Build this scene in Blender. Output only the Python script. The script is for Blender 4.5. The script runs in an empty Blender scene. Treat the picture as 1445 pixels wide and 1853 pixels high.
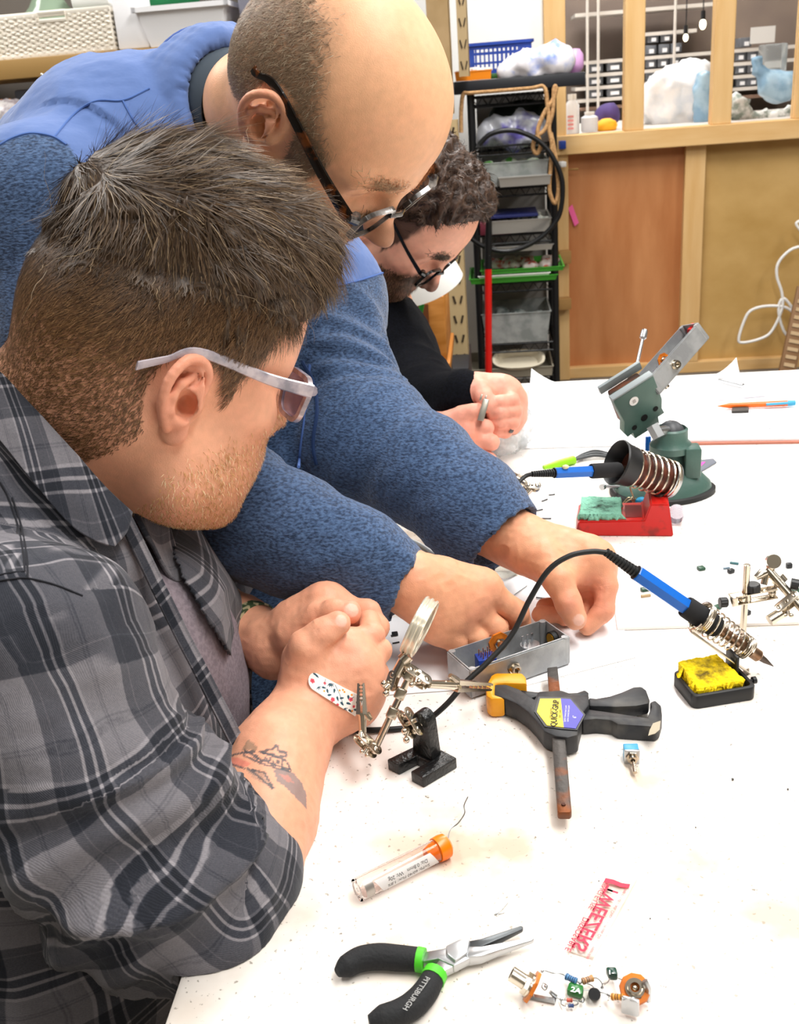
import bpy, bmesh, math, random
import numpy as np
from math import pi, sin, cos, radians, sqrt, atan2
from mathutils import Vector, Matrix
rng = np.random.RandomState(7); random.seed(7)
SC = bpy.context.scene; COL = SC.collection
# ---------------------------------------------------------------- camera (phone held above the bench end)
FPX = 1850.; TH = radians(22.5); RO = radians(4.5); CAM = np.array([0, 0, 1.40]); TZ = .90
_fw = np.array([0, cos(TH), -sin(TH)]); _r0 = np.array([1., 0, 0]); _u0 = np.array([0, sin(TH), cos(TH)])
_R = cos(RO)*_r0 - sin(RO)*_u0; _U = sin(RO)*_r0 + cos(RO)*_u0
def ray(x, y): return _fw + _R*(x-722.5)/FPX + _U*(926.5-y)/FPX
def P(x, y, d): return CAM + ray(x, y)*d
def T(x, y, z=TZ):
    r = ray(x, y); return CAM + r*((z-CAM[2])/r[2])
def PY(x, y, Y):
    r = ray(x, y); return CAM + r*(Y/r[1])
def norm(v):
    v = np.asarray(v, float); return v/(np.linalg.norm(v)+1e-12)
# ---------------------------------------------------------------- objects
def link(name, me, m=None, parent=None):
    o = bpy.data.objects.new(name, me); COL.objects.link(o)
    if m is not None and me is not None and not me.materials: me.materials.append(m)
    if parent is not None: o.parent = parent
    return o
def tag(o, label, cat, group=None, kind=None):
    o['label'] = label; o['category'] = cat
    if group: o['group'] = group
    if kind: o['kind'] = kind
    return o
def thing(name, label, cat, loc=(0, 0, 0), group=None):
    o = bpy.data.objects.new(name, None); COL.objects.link(o); o.location = loc; o.empty_display_size = .02
    return tag(o, label, cat, group)
def fr(o, x, y=None):
    """make object (empty) frame: x axis dir, up axis z"""
    pass
class MB:
    """collects shapes, links them as one mesh object"""
    def __init__(s): s.v = []; s.f = []; s.n = 0; s.uv = []; s.col = None
    def add(s, v, f):
        v = np.asarray(v, float).reshape(-1, 3)
        s.v.append(v); s.f += [tuple(int(i)+s.n for i in q) for q in f]; s.n += len(v); return s
    def box(s, c, size, R=None, bev=0.0, seg=2):
        bm = bmesh.new(); bmesh.ops.create_cube(bm, size=1.0)
        for v in bm.verts: v.co = Vector((v.co.x*size[0], v.co.y*size[1], v.co.z*size[2]))
        if bev > 0: bmesh.ops.bevel(bm, geom=bm.edges[:], offset=bev, segments=seg, profile=.5, affect='EDGES')
        return s.frombm(bm, c, R)
    def frombm(s, bm, c=(0, 0, 0), R=None):
        bm.verts.ensure_lookup_table()
        v = np.array([q.co[:] for q in bm.verts]); f = [[q.index for q in p.verts] for p in bm.faces]; bm.free()
        if R is not None: v = v@np.asarray(R).T
        return s.add(v+np.asarray(c), f)
    def tube(s, pts, r, n=10, caps=True, closed=False):
        pts = np.asarray(pts, float); m = len(pts); r = np.broadcast_to(np.asarray(r, float), (m,))
        if closed: tg = np.roll(pts, -1, 0)-np.roll(pts, 1, 0)
        else: tg = np.gradient(pts, axis=0)
        tg = tg/(np.linalg.norm(tg, axis=1)[:, None]+1e-12)
        a = norm(np.cross(tg[0], [.13, .31, .94])); V = []
        th = np.arange(n)*2*pi/n
        for i in range(m):
            a = norm(a-tg[i]*np.dot(a, tg[i])); b = np.cross(tg[i], a)
            V.append(pts[i]+r[i]*(np.cos(th)[:, None]*a+np.sin(th)[:, None]*b))
        V = np.concatenate(V); Fc = []
        for i in range(m if closed else m-1):
            i2 = (i+1) % m
            for j in range(n):
                k = (j+1) % n; Fc.append((i*n+j, i*n+k, i2*n+k, i2*n+j))
        if caps and not closed: Fc.append(tuple(range(n))[::-1]); Fc.append(tuple((m-1)*n+j for j in range(n)))
        return s.add(V, Fc)
    def cyl(s, a, b, r, n=20, r2=None, bev=0):
        a = np.asarray(a, float); b = np.asarray(b, float); r2 = r if r2 is None else r2
        if bev > 0:
            d = norm(b-a); return s.tube([a, a, a+d*bev, b-d*bev, b, b][1:5] if 0 else [a, a+d*bev, b-d*bev, b], [r-bev, r, r2, r2-bev], n)
        return s.tube([a, b], [r, r2], n)
    def lathe(s, prof, c=(0, 0, 0), ax=(0, 0, 1), n=28, caps=True):
        ax = norm(ax); c = np.asarray(c, float)
        return s.rings([(c+ax*z, r) for r, z in prof], ax, n, caps)
    def rings(s, L, ax, n, caps=True):
        ax = norm(ax)
        a = norm(np.cross(ax, [.13, .31, .94] if abs(ax[2]) < .9 else [1, 0, 0])); b = np.cross(ax, a)
        th = np.arange(n)*2*pi/n; V = np.concatenate([p+r*(np.cos(th)[:, None]*a+np.sin(th)[:, None]*b) for p, r in L]); m = len(L); Fc = []
        for i in range(m-1):
            for j in range(n):
                k = (j+1) % n; Fc.append((i*n+j, i*n+k, (i+1)*n+k, (i+1)*n+j))
        if caps: Fc.append(tuple(range(n))[::-1]); Fc.append(tuple((m-1)*n+j for j in range(n)))
        return s.add(V, Fc)
    def prism(s, poly, h, c=(0, 0, 0), R=None, bev=0):
        """poly in local xy, extruded 0..h in local z"""
        bm = bmesh.new(); vs = [bm.verts.new((p[0], p[1], 0)) for p in poly]; f = bm.faces.new(vs)
        r = bmesh.ops.extrude_face_region(bm, geom=[f])
        for v in r['geom']:
            if isinstance(v, bmesh.types.BMVert): v.co.z += h
        bmesh.ops.recalc_face_normals(bm, faces=bm.faces[:])
        if bev > 0:
            bmesh.ops.bevel(bm, geom=[e for e in bm.edges if e.calc_face_angle(0) > .5], offset=bev, segments=2, profile=.5, affect='EDGES')
        return s.frombm(bm, c, R)
    def sphere(s, c, r, n=16, R=None):
        bm = bmesh.new(); bmesh.ops.create_uvsphere(bm, u_segments=n, v_segments=max(6, n//2), radius=1.0)
        r = np.broadcast_to(np.asarray(r, float), (3,))
        for v in bm.verts: v.co = Vector((v.co.x*r[0], v.co.y*r[1], v.co.z*r[2]))
        return s.frombm(bm, c, R)
    def grid(s, Pg):
        """Pg: (m,n,3) sheet"""
        m, n = Pg.shape[:2]; Fc = [(i*n+j, i*n+j+1, (i+1)*n+j+1, (i+1)*n+j) for i in range(m-1) for j in range(n-1)]
        return s.add(Pg.reshape(-1, 3), Fc)
    def build(s, name, m=None, parent=None, smooth=True, flip=False, ang=38):
        me = bpy.data.meshes.new(name); v = np.concatenate(s.v) if s.v else np.zeros((0, 3))
        if parent is not None:
            v = v-np.asarray(PARLOC.get(parent.name, (0, 0, 0)))
        me.from_pydata(v.tolist(), [], [q[::-1] for q in s.f] if flip else s.f); me.update()
        if smooth:
            me.polygons.foreach_set('use_smooth', [True]*len(me.polygons))
            try: me.set_sharp_from_angle(angle=radians(ang))
            except Exception: pass
        return link(name, me, m, parent)
PARLOC = {}
def root(name, label, cat, loc, group=None):
    """empty at loc; children are given in world coordinates and re-based"""
    o = thing(name, label, cat, tuple(loc), group); PARLOC[o.name] = np.asarray(loc, float); return o
def sub(o, parent_thing):
    return o
def ZR(a): c, s_ = cos(a), sin(a); return np.array([[c, -s_, 0], [s_, c, 0], [0, 0, 1]])
def frame(x, z=(0, 0, 1)):
    """columns: x dir, y, z  (z kept as close as possible)"""
    x = norm(x); y = norm(np.cross(z, x)); return np.stack([x, y, np.cross(x, y)], 1)
def spline(pts, n=12, closed=False):
    pts = np.asarray(pts, float); m = len(pts); out = []
    for i in range(m if closed else m-1):
        p0 = pts[(i-1) % m] if (closed or i > 0) else pts[0]*2-pts[1]
        p1 = pts[i]; p2 = pts[(i+1) % m]; p3 = pts[(i+2) % m] if (closed or i+2 < m) else pts[-1]*2-pts[-2]
        for t in np.arange(n)/n:
            out.append(.5*((2*p1)+(-p0+p2)*t+(2*p0-5*p1+4*p2-p3)*t*t+(-p0+3*p1-3*p2+p3)*t**3))
    if not closed: out.append(pts[-1])
    return np.array(out)
# ---------------------------------------------------------------- noise
_perm = np.random.RandomState(3).rand(64, 64, 64).astype(np.float32)
def vnoise(p):
    p = np.asarray(p); i = np.floor(p).astype(int); f = p-i; f = f*f*(3-2*f); r = 0
    for a in (0, 1):
        for b in (0, 1):
            for c in (0, 1):
                w = (f[:, 0] if a else 1-f[:, 0])*(f[:, 1] if b else 1-f[:, 1])*(f[:, 2] if c else 1-f[:, 2])
                r = r+w*_perm[(i[:, 0]+a) % 64, (i[:, 1]+b) % 64, (i[:, 2]+c) % 64]
    return r*2-1
def fbm(p, o=3):
    r = 0; a = 1
    for k in range(o): r = r+a*vnoise(p*(2**k)+17.3*k); a *= .5
    return r
# ---------------------------------------------------------------- signed distance modelling
class SDF:
    def __init__(s): s.p = []
    def ell(s, c, r, k=.01, R=None, op='+'): s.p.append(('e', np.array(c, float), np.broadcast_to(np.array(r, float), (3,)), k, R, op)); return s
    def cap(s, a, b, ra, rb=None, k=.008, op='+'): s.p.append(('c', np.array(a, float), np.array(b, float), ra, ra if rb is None else rb, k, op)); return s
    def chain(s, pts, rs, k=.008, k0=None):
        for i in range(len(pts)-1): s.cap(pts[i], pts[i+1], rs[i], rs[i+1], k0 if (i == 0 and k0 is not None) else k)
        return s
    def group(s, other, k): s.p.append(('g', other, k, '+')); return s
    def bbox(s):
        if getattr(s, '_bb', None) is None:
            L, H = [], []
            for q in s.p:
                if q[0] == 'e': r = q[2].max(); L.append(q[1]-r); H.append(q[1]+r)
                elif q[0] == 'c':
                    for a, r in ((q[1], q[3]), (q[2], q[4])): L.append(a-r); H.append(a+r)
                else: a, b = q[1].bbox(); L.append(a); H.append(b)
            s._bb = (np.min(L, 0).astype(np.float32), np.max(H, 0).astype(np.float32))
        return s._bb
    def __call__(s, X):
        X = X.astype(np.float32); D = np.full(len(X), 1.0, np.float32)
        for q in s.p:
            if q[0] == 'e':
                _, c, r, k, R, op = q; Y = X-c.astype(np.float32)
                if R is not None: Y = Y@np.asarray(R, np.float32)
                r = r.astype(np.float32); k0 = np.sqrt(((Y/r)**2).sum(1)); k1 = np.sqrt(((Y/(r*r))**2).sum(1))+1e-9; d = k0*(k0-1)/k1
            elif q[0] == 'c':
                _, a, b, ra, rb, k, op = q; ab = (b-a).astype(np.float32); Y = X-a.astype(np.float32)
                t = np.clip(Y@ab/(ab@ab+1e-12), 0, 1); d = np.sqrt(((Y-t[:, None]*ab)**2).sum(1))-(ra+(rb-ra)*t)
            else:
                k, op = q[2], q[3]; lo_, hi_ = q[1].bbox(); m_ = ((X > lo_-k-.004) & (X < hi_+k+.004)).all(1); d = np.full(len(X), 1.0, np.float32)
                if m_.any(): d[m_] = q[1](X[m_])
            if op == '+':
                if k > 0: h = np.maximum(k-np.abs(D-d), 0)/k; D = np.minimum(D, d)-h*h*k*.25
                else: D = np.minimum(D, d)
            else:
                h = np.maximum(k-np.abs(D+d), 0)/k if k > 0 else 0; D = np.maximum(D, -d)+h*h*k*.25
        return D
def mesh_sdf(f, lo=None, hi=None, h=.002):
    if lo is None: lo, hi = f.bbox(); lo = lo-.012; hi = hi+.012
    lo = np.asarray(lo, float); hi = np.asarray(hi, float); B = 8
    nb = np.ceil((hi-lo)/(h*B)).astype(int); n = nb*B+1
    V = np.full(n, 1.0, np.float32)
    g = np.stack(np.meshgrid(*[np.arange(k) for k in nb], indexing='ij'), -1).reshape(-1, 3)
    cen = lo+(g*B+B/2)*h; d = f(cen); act = np.abs(d) < B*h*1.15+.004
    ins = g[d < 0]
    off = np.stack(np.meshgrid(*[np.arange(B+1)]*3, indexing='ij'), -1).reshape(-1, 3)
    for q in ins[~act[d < 0]]: V[q[0]*B:q[0]*B+B+1, q[1]*B:q[1]*B+B+1, q[2]*B:q[2]*B+B+1] = -1
    ga = g[act]
    for s0 in range(0, len(ga), 400):
        idx = (ga[s0:s0+400, None, :]*B+off[None]).reshape(-1, 3)
        V[idx[:, 0], idx[:, 1], idx[:, 2]] = f(lo+idx*h)
    S = V < 0
    c = np.zeros(np.array(S.shape)-1, np.int8)
    for a in (0, 1):
        for b in (0, 1):
            for e in (0, 1): c += S[a:a+c.shape[0], b:b+c.shape[1], e:e+c.shape[2]]
    mix = (c > 0) & (c < 8); ci = np.argwhere(mix); vid = np.full(mix.shape, -1, np.int32); vid[mix] = np.arange(len(ci))
    acc = np.zeros((len(ci), 3)); cnt = np.zeros(len(ci)); cor = [(a, b, e) for a in (0, 1) for b in (0, 1) for e in (0, 1)]
    for i, p in enumerate(cor):
        for q in cor[i+1:]:
            if sum(abs(p[k]-q[k]) for k in range(3)) != 1: continue
            va = V[ci[:, 0]+p[0], ci[:, 1]+p[1], ci[:, 2]+p[2]]; vb = V[ci[:, 0]+q[0], ci[:, 1]+q[1], ci[:, 2]+q[2]]
            m = (va < 0) != (vb < 0); t = np.where(m, va/(va-vb+1e-20), 0)
            pos = np.array(p)+(np.array(q)-np.array(p))*t[:, None]; acc[m] += pos[m]; cnt[m] += 1
    verts = lo+(ci+acc/np.maximum(cnt, 1)[:, None])*h; Fq = []
    for ax in range(3):
        sl0 = [slice(1, -1)]*3; sl0[ax] = slice(0, -1); sl1 = list(sl0); sl1[ax] = slice(1, None)
        A = S[tuple(sl0)]; Bq = S[tuple(sl1)]; e = np.argwhere(A != Bq)
        if not len(e): continue
        fl = A[e[:, 0], e[:, 1], e[:, 2]]; o = np.array([1, 1, 1]); o[ax] = 0; e = e+o
        u, w = [(1, 2), (2, 0), (0, 1)][ax]; du = np.zeros(3, int); du[u] = 1; dw = np.zeros(3, int); dw[w] = 1
        q = [vid[tuple((e+z).T)] for z in (-du-dw, -dw, 0*du, -du)]
        Q = np.stack(q, 1); Q[~fl] = Q[~fl][:, ::-1]; Fq.append(Q)
    Fq = np.concatenate(Fq); Fq = Fq[(Fq >= 0).all(1)]
    return verts, Fq
def vnormals(v, q):
    n = np.cross(v[q[:, 2]]-v[q[:, 0]], v[q[:, 3]]-v[q[:, 1]]); N = np.zeros_like(v)
    for k in range(4): np.add.at(N, q[:, k], n)
    return N/(np.linalg.norm(N, axis=1)[:, None]+1e-12)
def relax(v, q, it=1, a=.5):
    for _ in range(it):
        s = np.zeros_like(v); c = np.zeros(len(v))
        for k in range(4):
            for j in ((k+1) % 4, (k-1) % 4): np.add.at(s, q[:, k], v[q[:, j]]); np.add.at(c, q[:, k], 1)
        v = v+a*(s/np.maximum(c, 1)[:, None]-v)
    return v
def rawmesh(name, v, q, m, parent=None, col=None, uv=None, base=None):
    me = bpy.data.meshes.new(name); v = np.asarray(v, float)
    if parent is not None: v = v-np.asarray(PARLOC.get(parent.name, (0, 0, 0)))
    q = np.asarray(q, np.int32); me.vertices.add(len(v)); me.vertices.foreach_set('co', v.astype(np.float32).ravel())
    k = q.shape[1]; me.loops.add(len(q)*k); me.loops.foreach_set('vertex_index', q.ravel())
    me.polygons.add(len(q)); me.polygons.foreach_set('loop_start', np.arange(len(q), dtype=np.int32)*k)
    me.update(calc_edges=True); me.validate(); me.polygons.foreach_set('use_smooth', [True]*len(me.polygons))
    if col is not None:
        a = me.color_attributes.new('Col', 'FLOAT_COLOR', 'POINT'); c4 = np.ones((len(v), 4), np.float32); c4[:, :3] = col; a.data.foreach_set('color', c4.ravel())
    if uv is not None:
        a = me.attributes.new('puv', 'FLOAT_VECTOR', 'POINT'); u3 = np.zeros((len(v), 3), np.float32); u3[:, :uv.shape[1]] = uv; a.data.foreach_set('vector', u3.ravel())
    return link(name, me, m, parent)
# ---------------------------------------------------------------- cloth lofts
def loft(centers, ups, rx, ry, n=96, m=24, se=2.0, a0=0, a1=2*pi, disp=None, roll=None):
    """tube of super-elliptic rings; centers (k,3), ups (k,3) direction of ring 'y', radii; returns grid verts, quads, uv(metres)"""
    C_ = spline(centers, m); Up = spline(ups, m); RX = spline(np.stack([rx, ry, np.zeros(len(rx))], 1), m)
    tg = np.gradient(C_, axis=0); tg /= np.linalg.norm(tg, axis=1)[:, None]
    Up = Up-tg*(Up*tg).sum(1)[:, None]; Up /= np.linalg.norm(Up, axis=1)[:, None]; Sd = np.cross(tg, Up)
    full = abs(a1-a0-2*pi) < 1e-6; th = a0+(a1-a0)*np.arange(n)/(n if full else n-1)
    ct, st = np.cos(th), np.sin(th); ee = 2/se
    X = np.sign(ct)*np.abs(ct)**ee; Y = np.sign(st)*np.abs(st)**ee
    V = C_[:, None]+RX[:, 0, None, None]*X[None, :, None]*Sd[:, None]+RX[:, 1, None, None]*Y[None, :, None]*Up[:, None]
    L = np.concatenate([[0], np.cumsum(np.linalg.norm(np.diff(C_, axis=0), axis=1))]); rm = RX[:, :2].mean()
    uv = np.stack([np.broadcast_to(L[:, None], V.shape[:2]), np.broadcast_to((th*rm)[None], V.shape[:2]), np.broadcast_to(th[None], V.shape[:2])], -1)
    k = len(C_); i = np.arange(k-1)[:, None]*n; j = np.arange(n if full else n-1)[None]; j2 = (j+1) % n
    Q = np.stack([i+j, i+j2, i+n+j2, i+n+j], -1).reshape(-1, 4)
    v = V.reshape(-1, 3); uvf = uv.reshape(-1, 3)
    if disp is not None:
        N = vnormals(v, Q)
        out = v-np.repeat(C_, n, 0)
        if (N*out).sum() < 0: Q = Q[:, ::-1]; N = -N
        v = v+N*disp(uvf, v)[:, None]
    return v, Q, uvf
# ---------------------------------------------------------------- materials
def newmat(name):
    m = bpy.data.materials.new(name); m.use_nodes = True; nt = m.node_tree; return m, nt, nt.nodes['Principled BSDF']
def lin(c):
    if isinstance(c, str): c = [int(c[i:i+2], 16)/255 for i in (0, 2, 4)]
    return tuple((x/12.92 if x <= .04045 else ((x+.055)/1.055)**2.4) for x in c[:3])+(1,)
def nd(nt, t, **k):
    n = nt.nodes.new(t)
    for a, b in k.items():
        if a in n.inputs.keys() if isinstance(a, str) else False: n.inputs[a].default_value = b
        else: setattr(n, a, b)
    return n
_mc = {}
def mat(name, c, rough=.5, metal=0, c2=None, scale=30, bump=0, bscale=None, trans=0, ior=1.45, alpha=1, spec=.5, detail=3, emit=0, coat=0, sss=0, lo=.4, hi=.6, coord='Object', sheen=0, aniso=None):
    if name in _mc: return _mc[name]
    m, nt, b = newmat(name); _mc[name] = m
    b.inputs['Base Color'].default_value = lin(c); b.inputs['Roughness'].default_value = rough; b.inputs['Metallic'].default_value = metal
    b.inputs['IOR'].default_value = ior; b.inputs['Transmission Weight'].default_value = trans; b.inputs['Alpha'].default_value = alpha
    b.inputs['Specular IOR Level'].default_value = spec; b.inputs['Coat Weight'].default_value = coat
    if sheen: b.inputs['Sheen Weight'].default_value = sheen
    if emit: b.inputs['Emission Color'].default_value = lin(c); b.inputs['Emission Strength'].default_value = emit
    if sss: b.inputs['Subsurface Weight'].default_value = sss; b.inputs['Subsurface Radius'].default_value = (.01, .004, .002); b.inputs['Subsurface Scale'].default_value = 1
    L = nt.links.new; tc = nt.nodes.new('ShaderNodeTexCoord'); src = tc.outputs[coord]
    if aniso:
        mp = nt.nodes.new('ShaderNodeMapping'); mp.inputs['Scale'].default_value = aniso; L(src, mp.inputs[0]); src = mp.outputs[0]
    if c2 is not None:
        n = nt.nodes.new('ShaderNodeTexNoise'); n.inputs['Scale'].default_value = scale; n.inputs['Detail'].default_value = detail; L(src, n.inputs['Vector'])
        r = nt.nodes.new('ShaderNodeValToRGB'); r.color_ramp.elements[0].position = lo; r.color_ramp.elements[1].position = hi
        r.color_ramp.elements[0].color = lin(c); r.color_ramp.elements[1].color = lin(c2); L(n.outputs[0], r.inputs[0]); L(r.outputs[0], b.inputs['Base Color'])
    if bump:
        n = nt.nodes.new('ShaderNodeTexNoise'); n.inputs['Scale'].default_value = bscale or scale; n.inputs['Detail'].default_value = detail; L(src, n.inputs['Vector'])
        bp = nt.nodes.new('ShaderNodeBump'); bp.inputs['Strength'].default_value = bump; bp.inputs['Distance'].default_value = .002; L(n.outputs[0], bp.inputs['Height']); L(bp.outputs[0], b.inputs['Normal'])
    return m
def attrcol_mat(name, rough=.5, sss=.0, bump=.15, bscale=400, attr='Col', nz=.12, nscale=60, sheen=0, spec=.4):
    m, nt, b = newmat(name); L = nt.links.new
    a = nt.nodes.new('ShaderNodeVertexColor'); a.layer_name = attr
    n = nt.nodes.new('ShaderNodeTexNoise'); n.inputs['Scale'].default_value = nscale; n.inputs['Detail'].default_value = 4
    tc = nt.nodes.new('ShaderNodeTexCoord'); L(tc.outputs['Object'], n.inputs['Vector'])
    mr = nt.nodes.new('ShaderNodeMapRange'); mr.inputs[1].default_value = .3; mr.inputs[2].default_value = .7; mr.inputs[3].default_value = 1-nz; mr.inputs[4].default_value = 1+nz; L(n.outputs[0], mr.inputs[0])
    mx = nt.nodes.new('ShaderNodeVectorMath'); mx.operation = 'SCALE'; L(a.outputs[0], mx.inputs[0]); L(mr.outputs[0], mx.inputs['Scale']); L(mx.outputs[0], b.inputs['Base Color'])
    b.inputs['Roughness'].default_value = rough; b.inputs['Specular IOR Level'].default_value = spec
    if sss: b.inputs['Subsurface Weight'].default_value = sss; b.inputs['Subsurface Radius'].default_value = (.004, .0015, .0007); b.inputs['Subsurface Scale'].default_value = 1
    if sheen: b.inputs['Sheen Weight'].default_value = sheen
    if bump:
        n2 = nt.nodes.new('ShaderNodeTexNoise'); n2.inputs['Scale'].default_value = bscale; n2.inputs['Detail'].default_value = 3; L(tc.outputs['Object'], n2.inputs['Vector'])
        bp = nt.nodes.new('ShaderNodeBump'); bp.inputs['Strength'].default_value = bump; bp.inputs['Distance'].default_value = .0008; L(n2.outputs[0], bp.inputs['Height']); L(bp.outputs[0], b.inputs['Normal'])
    return m

def pix(p):
    v = np.asarray(p)-CAM; d = v@_fw; return np.stack([722.5+FPX*(v@_R)/d, 926.5-FPX*(v@_U)/d, d], -1)
def inpoly(xy, poly):
    x, y = xy[:, 0], xy[:, 1]; c = np.zeros(len(x), bool); n = len(poly)
    for i in range(n):
        x1, y1 = poly[i]; x2, y2 = poly[(i+1) % n]
        if y1 == y2: continue
        c ^= ((y1 > y) != (y2 > y)) & (x < (x2-x1)*(y-y1)/(y2-y1)+x1)
    return c
def segdist(xy, pl):
    d = np.full(len(xy), 1e9)
    for a, b in zip(pl[:-1], pl[1:]):
        a = np.array(a, float); b = np.array(b, float); ab = b-a; t = np.clip(((xy-a)@ab)/(ab@ab+1e-9), 0, 1)
        d = np.minimum(d, np.linalg.norm(xy-a-t[:, None]*ab, axis=1))
    return d
def hit(f, xy, d0, d1, n=70):
    """first surface point of field f along the rays through pixels"""
    xy = np.asarray(xy, float).reshape(-1, 2); r = _fw+np.outer(xy[:, 0]-722.5, _R)/FPX+np.outer(926.5-xy[:, 1], _U)/FPX
    d = np.full(len(xy), float(d0)); ok = np.zeros(len(xy), bool)
    for _ in range(n):
        s = f(CAM+r*d[:, None]); d = np.where(d < d1, d+np.clip(s*.8, -.01, .02), d)
    return CAM+r*d[:, None]
def meshhit(v, n, xy, off=.0008, rad=7.):
    px = pix(v); fc = (n*(v-CAM)).sum(1) < 0; px = px[fc]; out = []
    for p in np.asarray(xy, float).reshape(-1, 2):
        d = np.hypot(px[:, 0]-p[0], px[:, 1]-p[1]); m = d < rad
        if not m.any(): m = d <= d.min()+.1
        z = px[m][:, 2]; mn = z.min(); k = z < mn+.02; w = 1/(d[m][k]+1.5); out.append(P(p[0], p[1], (z[k]*w).sum()/w.sum()-off))
    return np.array(out)
def joinvq(parts):
    V, Q, n = [], [], 0
    for v, q in parts: V.append(v); Q.append(q+n); n += len(v)
    return np.concatenate(V), np.concatenate(Q)
# ---------------------------------------------------------------- heads (local: x face, y left, z up, origin between the ear canals)
def head_sdf(neck, w=1.0, jaw=1.0, full=0.0, nk=.058, nkk=.035):
    S = SDF(); mm = .001
    S.ell((-.002, 0, .042), (.0985, .0775*w, .0905), 0)
    S.ell((.032, 0, .050), (.068, .064*w, .066), .03)
    S.ell((-.035, 0, .012), (.060, .064*w, .065), .03)
    S.ell((.045, 0, -.012), (.054, .056*w, .068), .03)
    for s in (-1, 1):
        S.cap((.01, s*.054*w, -.045), (.018, s*.050*w*jaw, -.068), .018, .019, .03)
        S.cap((.018, s*.048*w*jaw, -.068), (.080, s*.014, -.100), .019, .017, .022)
        S.ell((.066, s*.044*w, -.010), (.022, .020, .018), .022)
        S.cap((.093, s*.008, .034), (.078, s*.048, .032), .0095, .010, .018)
    S.ell((.05, 0, -.066), (.048, .046+full*.5, .038), .03)
    S.ell((.082, 0, -.095), (.018, .022, .016), .016)
    S.ell((.083, 0, -.055), (.020, .030, .026), .015)
    for s in (-1, 1):
        S.ell((.101, s*.034, .014), (.019, .020, .015), .014, op='-')
        S.ell((.0755, s*.0325, .0155), .0140, .004)
        S.cap((.086, s*.019, .013), (.080, s*.045, .013), .0035, .003, .006)
    S.cap((.094, 0, .026), (.114, 0, -.012), .0075, .0105, .010)
    S.ell((.117, 0, -.020), (.0125, .0120, .0110), .007)
    for s in (-1, 1):
        S.ell((.106, s*.0125, -.024), (.011, .0070, .0085), .005)
        S.ell((.110, s*.0065, -.034), (.0045, .0032, .004), .002, op='-')
    S.ell((.0975, 0, -.0515), (.0085, .025, .0055), .005)
    S.ell((.0955, 0, -.0635), (.0090, .022, .0065), .004)
    S.cap((.104, -.024, -.0572), (.104, .024, -.0572), .0015, .0015, .003, op='-')
    # neck
    S.cap((-.022, 0, -.025), neck[0], nk, nk*1.02, nkk)
    for a, b in zip(neck[:-1], neck[1:]): S.cap(a, b, nk*1.02, nk*1.04, min(nkk, .03))
    # ears
    for s in (-1, 1):
        E = SDF(); q = lambda a, b, c: (a*mm, s*(.0705*w+b*mm), c*mm)
        t = radians(24)*s; Rz = np.array([[cos(t), -sin(t), 0], [sin(t), cos(t), 0], [0, 0, 1]])
        E.ell(q(-8, 9, 7), (.0165, .0035, .026), 0, R=Rz)
        E.ell(q(-3, 5.5, -24), (.0095, .0042, .0105), .006, R=Rz)
        E.ell(q(2, 2, 0), (.012, .008, .018), .008)
        E.ell(q(-3, 10.5, -2), (.0085, .0075, .0125), .002, R=Rz, op='-')
        E.ell(q(-5, 13, 19), (.0085, .0045, .0065), .003, R=Rz, op='-')
        hel = spline([q(4, 5, -1), q(9, 6, 9), q(9, 8, 22), q(1, 11, 32), q(-12, 15.5, 32), q(-22, 19, 20), q(-24, 18, 4), q(-19, 14, -10), q(-12, 9.5, -21)], 3)
        E.chain(hel, np.linspace(.0036, .0034, len(hel)), .0022, k0=.003)
        ah = [q(-9, 11, -14), q(-15, 14.5, -6), q(-16, 15.5, 5), q(-12, 14.5, 14), q(-4, 11, 19)]
        E.chain(ah, [.0030]*5, .003, k0=.003)
        E.ell(q(8, 5, -3), (.0045, .0045, .0065), .004)
        E.ell(q(-6, 9, -14.5), (.0055, .0035, .0045), .004)
        S.group(E, .004)
        S.ell(q(1, 4, -2.5), (.0060, .0100, .0075), .002, op='-')
    return S
def xf(R, t, sc=1.0):
    R = np.asarray(R, float); R = np.stack([norm(R[0]), norm(R[1]), norm(np.cross(R[0], R[1]))], 1)
    t = np.asarray(t, float)
    f = lambda p: np.asarray(p, float)@R.T*sc+t
    g = lambda p: ((np.asarray(p, float)-t)@R)/sc
    return f, g, R
def sm(x, a, b):
    t = np.clip((x-a)/(b-a), 0, 1); return t*t*(3-2*t)
def LC(h): return np.array(lin(h)[:3])
SKIN = LC('e6a787'); SKINR = LC('dc8d74'); SKINL = LC('f2c9ab')
def skin_color(L, stub=None, scalp=None, base=SKIN, red=SKINR):
    """L: local head coords"""
    n = fbm(L*45, 3); n2 = fbm(L*160+5, 2)
    c = base[None]*(1+.05*n[:, None]+.03*n2[:, None]); r = np.zeros(len(L))
    r += .55*sm(np.abs(L[:, 1]), .076, .088)*(np.abs(L[:, 0]) < .04)           # ears
    r += .6*np.exp(-((L[:, 0]-.12)**2+L[:, 1]**2+(L[:, 2]+.022)**2)/.0005)     # nose
    r += .35*np.exp(-((L[:, 0]-.07)**2+(np.abs(L[:, 1])-.045)**2+(L[:, 2]+.02)**2)/.0012)
    lips = np.exp(-((L[:, 0]-.1)**2/.0002+L[:, 1]**2/.0006+(L[:, 2]+.0575)**2/.00009)); r += .8*lips
    r = np.clip(r+.12*n, 0, 1)[:, None]; c = c*(1-r)+red*r
    for wgt, colr in [x for x in (stub, scalp) if x is not None]:
        w_ = np.clip(wgt, 0, 1)[:, None]; c = c*(1-w_)+colr*w_
    return np.clip(c, 0, 1)
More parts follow.
